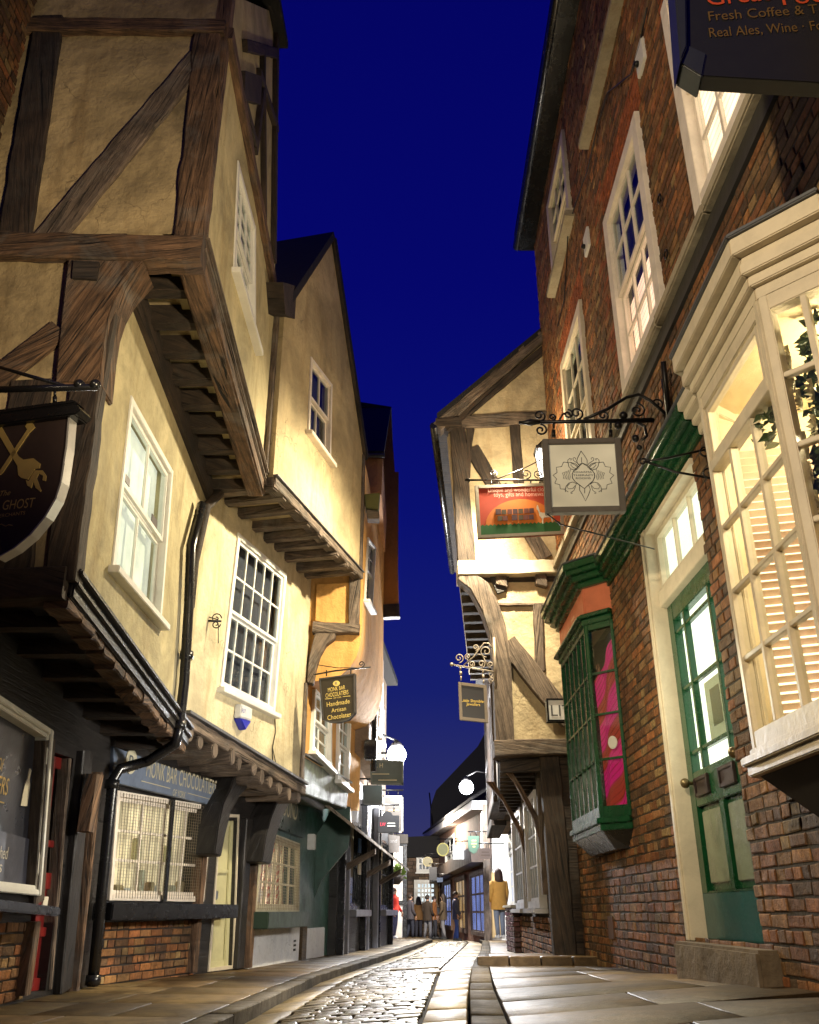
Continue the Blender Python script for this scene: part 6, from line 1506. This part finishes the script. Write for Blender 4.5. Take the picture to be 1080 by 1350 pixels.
M_ = lambda x, y: MP.hit(410 + x/15.43, 880 + y/15.43)
for t, x, y, w, h in (('MONK BAR', 525, 470, 370, .055), ('CHOCOLATIERS', 535, 580, 490, .058), ('Handmade', 560, 765, 490, .062), ('Artisan', 570, 895, 310, .055), ('Chocolates', 580, 1035, 500, .062), ('OF YORK', 545, 628, 170, .02)):
    s, z = M_(x, y); lettering(ms, t, YP, on(MP, s, z, .001, tilt=.10), width=w/15.43/1283*12.4*1.05, height=h)
for x0, x1, y in ((290, 430, 640), (650, 800, 590)):
    a, b = M_(x0, y+8), M_(x1, y-6); g = G(); g.prism(MP, [a, b, (b[0], b[1]+.006), (a[0], a[1]+.006)], 0, .005); g.build('gold_rule', YP, ms)
s, z = M_(520, 325); g = G(); g.prism(MP, ell(s, z, .048, .036), 0, .006); g.build('emblem_disc', YP, ms); lettering(ms, 'R', m_flat('slate_ink', (.06, .08, .11), .5), on(MP, s, z-.02, .006), height=.04, width=.035)
g = G(); mm = lambda u, v: MP.w(*MP.hit(u, v), -.02)
g.tube([mm(414, 889), mm(440, 884), mm(488, 879)], .011, 6); g.tube([mm(418, 876), mm(444, 880), mm(470, 880)], .006, 5); g.tube(scroll(mm(476, 875), (1, 0, 0), (0, 0, 1), .045, 1.3, 20, -1.57, 1), .008, 5)
for u in (430, 462): g.tube([mm(u, 883), mm(u, 891)], .009, 5)
g.build('bracket', IRON, ms)

# -- the far signs down the lane
def far_sign(label, Y, px, col, text=(), tcol=(.7, .6, .3), frame=None, wall=-1, yaw=0.0, shape=None):
    P = Plane(0, Y, 1, yaw, yaw, -1)
    pts = P.hits(px); zmin = min(p[1] for p in pts); zmax = max(p[1] for p in pts); sx = sum(p[0] for p in pts)/len(pts)
    t = thing('hanging_sign', label, 'sign', P.w(sx, zmin), 'hanging shop signs')
    nm = 'far_sign_%d_%d_%d' % tuple(int(c*99) for c in col)
    g = G(); g.prism(P, pts, -.05, 0); g.build('board', m_flat(nm, col, .5), t, .008)
    g = G()
    xs_ = [p[0] for p in pts]; x_wall = (min(xs_) - .35) if wall < 0 else (max(xs_) + .35); x_end = max(xs_) if wall < 0 else min(xs_)
    g.tube([P.w(x_wall, zmax+.12, -.02), P.w(x_end, zmax+.12, -.02)], .018, 6)
    for k in (.25, .75): xx = min(xs_) + (max(xs_)-min(xs_))*k; g.tube([P.w(xx, zmax+.12, -.02), P.w(xx, zmax-.02, -.02)], .012, 5)
    g.build('bracket', IRON, t)
    if frame:
        g = G()
        for a, b in zip(pts, pts[1:] + pts[:1]):
            d = (b[0]-a[0], b[1]-a[1]); l = math.hypot(*d) or 1; w = .035; n = (d[1]/l*w, -d[0]/l*w)
            g.prism(P, [a, b, (b[0]+n[0], b[1]+n[1]), (a[0]+n[0], a[1]+n[1])], -.055, .01)
        g.build('frame', m_flat(nm + '_frame', frame, .5), t)
    for (tx, u, v, w, h) in text:
        s, z = P.hit(u, v)
        if tx == '-':
            tcol = (.7, .68, .6) if tcol[0] > 3*tcol[1] else tcol
            g = G(); q = w/1283*Y/2; g.prism(P, [(s-q, z), (s+q, z), (s+q, z+h/1283*Y*.7), (s-q, z+h/1283*Y*.7)], 0, .004); g.build('faint_line_of_writing', m_flat('far_letters_%d' % int(sum(tcol)*100), tcol, .5), t); continue
        lettering(t, tx, m_flat('far_letters_%d' % int(sum(tcol)*100), tcol, .5), on(P, s, z, .002), width=w/1283*Y*1.03, height=h/1283*Y*1.03)
    return P
def elp(cu, cv, ru, rv, n=20): return [(cu + ru*math.cos(2*math.pi*k/n), cv + rv*math.sin(2*math.pi*k/n)) for k in range(n)]
far_sign('grey-green rectangular sign with pale lettering under the nearer street lamp', 17.4, [(487.5, 1001), (532, 1003), (532, 1035), (489, 1034)], (.10, .13, .12), (('W. H', 497, 1012, 16, 6), ('-', 502, 1021, 24, 1.6), ('-', 511, 1029, 26, 1.6)), (.75, .68, .45), (.16, .19, .18))
far_sign('plain grey-green board just below the lettered green one', 17.9, [(478, 1035), (504, 1035), (504, 1060), (479, 1060)], (.085, .10, .10))
far_sign('dark brown sign crowded with small gold writing above the black arched one', 20.5, [(505, 1049), (531.5, 1049), (531.5, 1098), (506, 1098)], (.06, .045, .03), (('-', 519, 1056, 8, 2), ('-', 519, 1062, 20, 2), ('-', 519, 1069, 15, 2)), (.65, .42, .15), (.5, .45, .35))
far_sign('black arch-topped sign with red and white lettering', 19.0, [(498, 1098), (498, 1077), (504, 1076), (506, 1071), (511, 1069), (516, 1071), (518, 1075), (526.5, 1075), (526.5, 1098)], (.010, .010, .011), (('LW', 505, 1089, 7, 4.5), ('-', 516, 1086, 10, 1.5), ('-', 516, 1089.5, 11, 1.5)), (.62, .03, .06))
far_sign('pale stone-coloured sign low behind the canopy', 23.0, [(512, 1100), (527, 1102), (527, 1124), (513, 1124)], (.42, .37, .33), (('and', 519, 1111, 9, 5),), (.85, .83, .8))
far_sign('round gold-rimmed green sign on the lamplit brick house', 31.5, elp(584, 1120, 8, 9), (.16, .15, .02), (), frame=(.5, .42, .06), wall=1)
far_sign('white square sign with a faint grey ring', 30.5, [(597, 1114), (613.5, 1114), (613.5, 1133), (597, 1133)], (.80, .79, .77), (('O', 605, 1128, 8, 8),), (.55, .55, .55), wall=1)
far_sign('dark green shield sign with gold lettering against the white gable', 27.6, [(617, 1102), (632, 1102), (632, 1117), (628, 1124), (624, 1126), (619, 1122), (617, 1116)], (.045, .09, .06), (('-', 625, 1109, 6, 2), ('-', 625, 1113, 7, 2), ('-', 625, 1117, 3, 2)), (.65, .55, .15), wall=1)
far_sign('small pinkish grey board beside the mustard coat, under the green shield', 26.0, [(631, 1118), (648.5, 1118), (648.5, 1132), (632, 1133)], (.38, .30, .27), (('-', 640, 1124, 10, 1.5), ('-', 640, 1128, 12, 1.5)), (.2, .15, .13), wall=1)
far_sign('dim round olive sign over the bright far window', 40.0, elp(564, 1136, 6.5, 6.5), (.09, .08, .03), (), frame=(.2, .17, .06), wall=1)
far_sign('small black square sign beside the bright far window', 38.0, [(566, 1143), (576, 1143), (576, 1161), (566, 1161)], (.012, .012, .014), wall=1)
far_sign('tiny pale blue sign at the foot of the lamplit brick house', 36.0, [(576, 1157), (584, 1157), (584, 1163), (576, 1163)], (.35, .45, .6), wall=1)

# hanging plant basket
hb = thing('hanging_basket', 'leafy green hanging basket by the white panelled house', 'plant', front_plane(27).w(*front_plane(27).hit(523, 1160)))
HP = front_plane(27.0); c = HP.w(*HP.hit(523, 1151)); g = G()
for k in range(150):
    a, b, r = RND()*6.28, RND()*3.14, .27*RND()**.4
    p = (c[0] + r*math.cos(a)*math.sin(b)*1.2, c[1] + r*math.sin(a)*math.sin(b), c[2] + r*math.cos(b)*.8); e = vnorm((RND()-.5, RND()-.5, RND()-.5)); f2 = vnorm(vcross(e, (.3, .9, .2))); q = .045+RND()*.03; v0 = len(g.v)
    g.v += [tuple(p[i]-e[i]*q for i in range(3)), tuple(p[i]+f2[i]*q*.6 for i in range(3)), tuple(p[i]+e[i]*q for i in range(3)), tuple(p[i]-f2[i]*q*.6 for i in range(3))]; g.face([v0, v0+1, v0+2, v0+3])
g.build('foliage', m_flat('basket_leaves', (.16, .24, .03), .6), hb); g = G(); g.loft([(c[0], c[1], c[2]-.3, .08, .08), (c[0], c[1], c[2]-.18, .18, .18), (c[0], c[1], c[2]-.05, .2, .2)], 12); g.tube([(c[0], c[1], c[2]), (c[0], c[1], c[2]+.7)], .012, 5); g.build('basket', OAKDARK, hb)

# ================================================================== LAMPS
LAMPS = []
def point(name, loc, power, col, r=.1):
    l = bpy.data.lights.new(name, 'POINT'); l.energy = power; l.color = col; l.shadow_soft_size = r
    o = bpy.data.objects.new(name, l); o.location = loc; COL.objects.link(o); LAMPS.append(o); return o
GLOW = m_emit('lamp_glass_glow', (1.0, .95, .84), 14, .05)
COOL = m_emit('street_lamp_glow', (.94, .96, 1.0), 30, .02)
wl = thing('wall_lantern', 'bright tapered wall lantern between the pale square sign and the timber gable', 'lantern', (1.9, 10.6, 5.6))
KP = front_plane(10.55); c = KP.w(*KP.hit(719, 612))
g = G()
def taper(g, c, z0, z1, w0, w1): g.loop_prism([(c[0]+x*w1, c[1]+y*w1, c[2]+z1) for x, y in ((-1, -1), (1, -1), (1, 1), (-1, 1))], [(c[0]+x*w0, c[1]+y*w0, c[2]+z0) for x, y in ((-1, -1), (1, -1), (1, 1), (-1, 1))])
taper(g, c, -.24, .18, .06, .105); g.build('lantern_glass', GLOW, wl)
g = G(); taper(g, c, .18, .22, .13, .13); taper(g, c, .22, .34, .12, .03); taper(g, c, -.28, -.24, .06, .09)
for x in (-1, 1):
    for y in (-1, 1): g.tube([(c[0]+x*.062, c[1]+y*.062, c[2]-.24), (c[0]+x*.107, c[1]+y*.107, c[2]+.18)], .010, 5)
g.build('lantern_frame', IRON, wl); g = G(); g.tube([(c[0], c[1], c[2]-.28), (c[0]+.08, c[1], c[2]-.4), (XR, c[1], c[2]-.42)], .02, 6); g.build('bracket', IRON, wl)
def street_lamp(label, Y, u, v, wallx, r):
    P = front_plane(Y); c = P.w(*P.hit(u, v)); t = thing('street_lamp', label, 'street lamp', c, 'wall-mounted street lamps')
    g = G(); g.ball(c, r, 18, 12, (1, 1, .95)); g.build('lamp_globe', COOL, t)
    g = G(); g.loft([(c[0], c[1], c[2]+r*.8, r*.75, r*.75), (c[0], c[1], c[2]+r*1.15, r*.5, r*.5), (c[0], c[1], c[2]+r*1.5, .03, .03)], 12); g.tube([(c[0], c[1], c[2]+r*1.4), ((c[0]+wallx)/2, c[1], c[2]+r*2.2), (wallx, c[1], c[2]+r*2.0)], .025, 6); g.build('lamp_arm', IRON, t)
    return c
c1 = street_lamp('dazzling white street lamp on the brown house, over the grey-green sign', 19.0, 523, 995, -1.0, .20)
c2 = street_lamp('dazzling white street lamp farther down the lane, above the white gable', 27.2, 615, 1038, 2.3, .21)
WARM = (1.0, .80, .50)
def spot(name, loc, to, power, col, ang, blend, r=.1):
    l = bpy.data.lights.new(name, 'SPOT'); l.energy = power; l.color = col; l.spot_size = math.radians(ang); l.spot_blend = blend; l.shadow_soft_size = r
    o = bpy.data.objects.new(name, l); o.location = loc; o.rotation_euler = (Vector(to) - Vector(loc)).to_track_quat('-Z', 'Y').to_euler(); COL.objects.link(o); return o
lp = (c[0]-.50, c[1]-.35, c[2]-.05)
spot('lantern_light', lp, (lp[0]-.9, lp[1], lp[2]-1.3), 1900, (1.0, .86, .58), 142, .8, .09)
point('lantern_glow', lp, 120, (1.0, .82, .52), .1)
point('street_lamp_light', (c1[0]+.35, c1[1]-.4, c1[2]-.1), 1400, (.95, .97, 1.0), .15)
point('far_street_lamp_light', (c2[0]-.1, c2[1]-.4, c2[2]-.1), 1700, (.96, .97, 1.0), .15)
point('far_lane_light', (.9, 36.5, 3.8), 1900, (1.0, .9, .75), .15)
spot('square_flood_light', (-2.5, -.8, 4.2), (2.0, 5.4, 4.0), 1500, WARM, 68, .45, .15)
spot('shop_spill_light', (1.5, 1.4, 2.6), (-1.85, 5.56, 5.2), 1500, WARM, 54, 1.0, .2)
spot('added_shopfront_fill', (1.55, 7.4, 2.0), (-2.5, 11.2, .8), 850, (1.0, .93, .82), 100, .7, .3)  # unseen spot added to brighten the shop fronts across the lane
point('shop_lamp_light', (2.45, 3.7, zz(2.4)), 120, (1.0, .85, .55), .12)
point('hall_lamp_light', (1.25, 6.4, zz(1.5)), 45, (1.0, .92, .65), .25)

# ================================================================== PEOPLE
SKIN = m_flat('skin_tone', (.48, .28, .19), .55)
def skin_body(name, V, E, RAD, mat, parent, root=0):
    me = bpy.data.meshes.new('body_source'); me.from_pydata(V, E, []); ob = bpy.data.objects.new('body_source', me); COL.objects.link(ob)
    md = ob.modifiers.new('skin', 'SKIN'); md.use_smooth_shade = True
    for i, r in enumerate(RAD): me.skin_vertices[0].data[i].radius = (r, r) if not isinstance(r, tuple) else r
    me.skin_vertices[0].data[root].use_root = True
    s2 = ob.modifiers.new('sub', 'SUBSURF'); s2.levels = 1; s2.render_levels = 1
    dg = bpy.context.evaluated_depsgraph_get(); dg.update()
    m2 = bpy.data.meshes.new_from_object(ob.evaluated_get(dg)); bpy.data.objects.remove(ob); m2.name = name
    m2.materials.clear(); m2.materials.append(mat)
    for p in m2.polygons: p.use_smooth = True
    o = bpy.data.objects.new(name, m2); COL.objects.link(o); o.parent = parent; return o
def person(label, x, y, z, h, yaw, coat, legs, hair, coat_len=.62, stride=.1, arm=.06, long_hair=False, group=None, shoes=(.7, .7, .68), bulk=1.0):
    k = h / 1.70
    t = thing('person', label, 'person', (x, y, z), group)
    t.rotation_euler = (0, 0, yaw)
    V, E, RD = [], [], []
    def add(p, r, par=None):
        V.append((p[0]*k, p[1]*k, p[2]*k)); RD.append(r*k)
        if par is not None: E.append((par, len(V)-1))
        return len(V)-1
    pel = add((0, 0, .95), .115); ab = add((0, 0, 1.12), .11, pel); ch = add((0, 0, 1.30), .125, ab); nk = add((0, .0, 1.45), .055, ch); hd = add((0, -.015, 1.55), .075, nk); ht_ = add((0, -.02, 1.63), .08, hd)
    arms = []
    for s in (-1, 1):
        sh = add((s*.17, 0, 1.39), .06, ch); el = add((s*.215, .03, 1.13), .045, sh); wr = add((s*.22, -.06-arm, .90), .028, el); pm = add((s*.23, -.09-arm, .84), .032, wr); arms.append((V[sh], V[el], V[wr]))
        for f, ln in zip(range(4), (.062, .072, .068, .052)):
            a = add((s*.228, -.105-arm+.018*f, .795), .009, pm); b = add((s*.218, -.112-arm+.018*f, .795-ln*.6), .0085, a); add((s*.205, -.116-arm+.018*f, .795-ln), .007, b)
        a = add((s*.205, -.125-arm, .825), .010, pm); add((s*.198, -.14-arm, .79), .009, a)
    leg = []
    for s in (-1, 1):
        st_ = stride*s
        hp = add((s*.085, 0, .90), .085, pel); kn = add((s*.09, -.03+st_*.4, .50), .058, hp); an = add((s*.095, .02+st_, .09), .04, kn); add((s*.105, -.11+st_, .04), .035, an); leg.append((V[hp], V[kn], V[an], V[-1]))
    skin_body('body', V, E, RD, SKIN, t)
    def part(g, name, mat):
        me = G.build
        for i, p in enumerate(g.v): g.v[i] = (p[0]+x, p[1]+y, p[2]+z)
        o = g.build(name, mat, t); return o
    cm = m_flat('coat_%d_%d_%d' % tuple(int(c_*999) for c_ in coat), coat, .85, 0, .5); lm = m_flat('trousers_%d_%d_%d' % tuple(int(c_*999) for c_ in legs), legs, .85, 0, .4)
    g = G(); b0 = 1.46 - coat_len*1.15; B = bulk
    g.loft([(0, 0, b0*k, .215*k*B, .155*k*B), (0, 0, (b0+.12)*k, .205*k*B, .15*k*B), (0, 0, 1.02*k, .185*k*B, .14*k*B), (0, .005*k, 1.18*k, .18*k*B, .135*k*B), (0, .005*k, 1.32*k, .20*k*B, .135*k*B), (0, .0, 1.40*k, .185*k*B, .115*k), (0, 0, 1.45*k, .10*k, .085*k), (0, -.005*k, 1.49*k, .075*k, .075*k)], 18, False)
    co_ = part(g, 'coat', cm)
    for a, b, c_ in arms:
        g = G(); g.tube([tuple(a[i] + (a[i]-b[i])*.06 for i in range(3)), a, tuple((a[i]+b[i])/2 for i in range(3)), b, tuple((b[i]+c_[i])/2 for i in range(3)), c_], [.05*k, .075*k*B, .066*k*B, .058*k*B, .052*k, .045*k], 12); part(g, 'sleeve', cm)
    for a, b, c_, d in leg:
        g = G(); g.tube([(a[0], a[1], a[2]+.06*k), a, tuple((a[i]+b[i])/2 for i in range(3)), b, tuple((b[i]+c_[i])/2 for i in range(3)), (c_[0], c_[1], c_[2]-.01*k)], [.10*k, .105*k, .088*k, .07*k, .062*k, .055*k], 12); part(g, 'trouser_leg', lm)
        g = G(); g.loft([(c_[0], (c_[1]+d[1])/2+.005*k, 0.0, .05*k, .135*k), (c_[0], (c_[1]+d[1])/2, .035*k, .052*k, .14*k), (c_[0], (c_[1]+d[1])/2+.03*k, .075*k, .045*k, .10*k), (c_[0], c_[1], .11*k, .042*k, .05*k)], 12); part(g, 'shoe', m_flat('shoe_%d' % int(shoes[0]*100), shoes, .6))
    hm = m_flat('hair_%d_%d_%d' % tuple(int(c_*999) for c_ in hair), hair, .7, 0, .8)
    g = G(); cz = 1.615*k
    if long_hair: g.loft([(0, .07*k, 1.34*k, .11*k, .045*k), (0, .06*k, 1.42*k, .125*k, .075*k), (0, .035*k, 1.52*k, .118*k, .09*k), (0, .015*k, 1.62*k, .108*k, .105*k), (0, .005*k, 1.70*k, .075*k, .08*k), (0, .0, 1.735*k, .02*k, .02*k)], 16)
    else: g.loft([(0, .035*k, 1.56*k, .085*k, .075*k), (0, .015*k, 1.62*k, .098*k, .1*k), (0, .005*k, 1.69*k, .08*k, .085*k), (0, 0, 1.725*k, .02*k, .02*k)], 14)
    part(g, 'hair', hm)
    g = G(); g.loft([(0, -.105*k, 1.565*k, .018*k, .012*k), (0, -.108*k, 1.58*k, .014*k, .016*k), (0, -.092*k, 1.62*k, .008*k, .008*k)], 8); part(g, 'nose', SKIN)
    for s in (-1, 1):
        g = G(); g.ball((s*.03*k, -.088*k, 1.62*k), .012*k, 8, 6); part(g, 'eye', m_flat('eye_dark', (.03, .02, .015), .2))
        g = G(); g.ball((s*.088*k, 0, 1.60*k), .022*k, 8, 6, (.4, 1, 1.4)); part(g, 'ear', SKIN)
    g = G(); g.bx(front_plane(-.092*k), -.022*k, .022*k, 1.535*k, 1.543*k, -.005, .003); part(g, 'mouth', m_flat('lip_tone', (.3, .1, .08), .5))
    return t
def at_ground(u, y, zf, side=0):
    r = ray(u, 1235); return r[0]/r[1]*y, y
px_, py_ = at_ground(660, 25.5, zr)
person('person with long brown hair in a mustard coat and pale jeans, seen from behind', px_, py_, zr(py_) + .085, 1.66, math.pi + .25, (.62, .33, .07), (.24, .28, .36), (.05, .022, .012), .66, .07, .0, True, bulk=1.12)
px_, py_ = at_ground(519.5, 35.5, zl)
person('person in a bright red jacket standing by the shop doorway', px_, py_, zl(py_), 1.68, .9, (.62, .035, .02), (.05, .055, .12), (.06, .035, .02), .5, .06, .12)
crowd = [(541, 40, (.06, .055, .07), (.03, .035, .06), 'person in a dark coat at the edge of the far group'), (552, 44, (.20, .10, .03), (.05, .05, .07), 'person in a tan coat in the far group below the bright window'), (564, 41, (.045, .03, .02), (.20, .20, .22), 'person in a dark coat with grey trousers in the far group'), (573, 43, (.30, .11, .02), (.05, .05, .06), 'person in a rusty orange coat in the far group'), (585, 40, (.10, .07, .04), (.28, .28, .30), 'person in a drab coat with pale trousers in the far group'), (597, 42, (.16, .075, .02), (.04, .05, .09), 'person in a brown coat and dark trousers in the far group'), (602, 35.5, (.05, .06, .12), (.05, .10, .35), 'person in a navy coat and bright blue trousers beside the lit shop')]
for k, (u, y, c_, l_, lab) in enumerate(crowd):
    x_, y_ = at_ground(u, y, zr); person(lab, x_, y_, zroad(x_, y_), 1.60 + RND()*.18, RND()*6.28, c_, l_, (.03, .02, .015), .55 + RND()*.1, .08, .05, k % 3 == 1, 'people gathered far down the lane', (.05, .05, .05))

# ================================================================== SKY, CAMERA, RENDER
w = bpy.data.worlds.new('World'); SC.world = w; w.use_nodes = True; nt = w.node_tree; nt.nodes.clear()
o = nt.nodes.new('ShaderNodeOutputWorld'); bg = nt.nodes.new('ShaderNodeBackground'); tc = nt.nodes.new('ShaderNodeTexCoord'); sp = nt.nodes.new('ShaderNodeSeparateXYZ'); rp = nt.nodes.new('ShaderNodeValToRGB')
nt.links.new(tc.outputs['Generated'], sp.inputs[0]); nt.links.new(sp.outputs[2], rp.inputs[0])
el = rp.color_ramp.elements
stops = [(0.0, (.050, .048, .125)), (.10, (.026, .030, .135)), (.22, (.0085, .0140, .150)), (.40, (.0030, .0055, .165)), (.62, (.0016, .0022, .145)), (1.0, (.0008, .0009, .10))]
while len(el) < len(stops): el.new(.5)
for e, (p, c_) in zip(el, stops): e.position = p; e.color = (*c_, 1)
nt.links.new(rp.outputs[0], bg.inputs[0]); bg.inputs[1].default_value = 1.0; nt.links.new(bg.outputs[0], o.inputs[0])
cam = bpy.data.cameras.new('camera'); co_ = bpy.data.objects.new('camera', cam); COL.objects.link(co_)
cam.sensor_fit = 'VERTICAL'; cam.sensor_height = 36; cam.sensor_width = 28.8; cam.lens = F / 1350 * 36; cam.clip_end = 2000; cam.clip_start = .05
co_.location = (0, 0, CZ); co_.rotation_euler = (math.radians(90) + TH, 0, 0)
SC.camera = co_
SC.render.engine = 'CYCLES'
SC.view_settings.view_transform = 'Standard'; SC.view_settings.look = 'None'; SC.view_settings.exposure = 0
SC.cycles.max_bounces = 7; SC.cycles.diffuse_bounces = 3; SC.cycles.glossy_bounces = 3; SC.cycles.transparent_max_bounces = 12; SC.cycles.sample_clamp_indirect = 4.0; SC.cycles.caustics_reflective = False; SC.cycles.caustics_refractive = False
SC.cycles.use_denoising = True
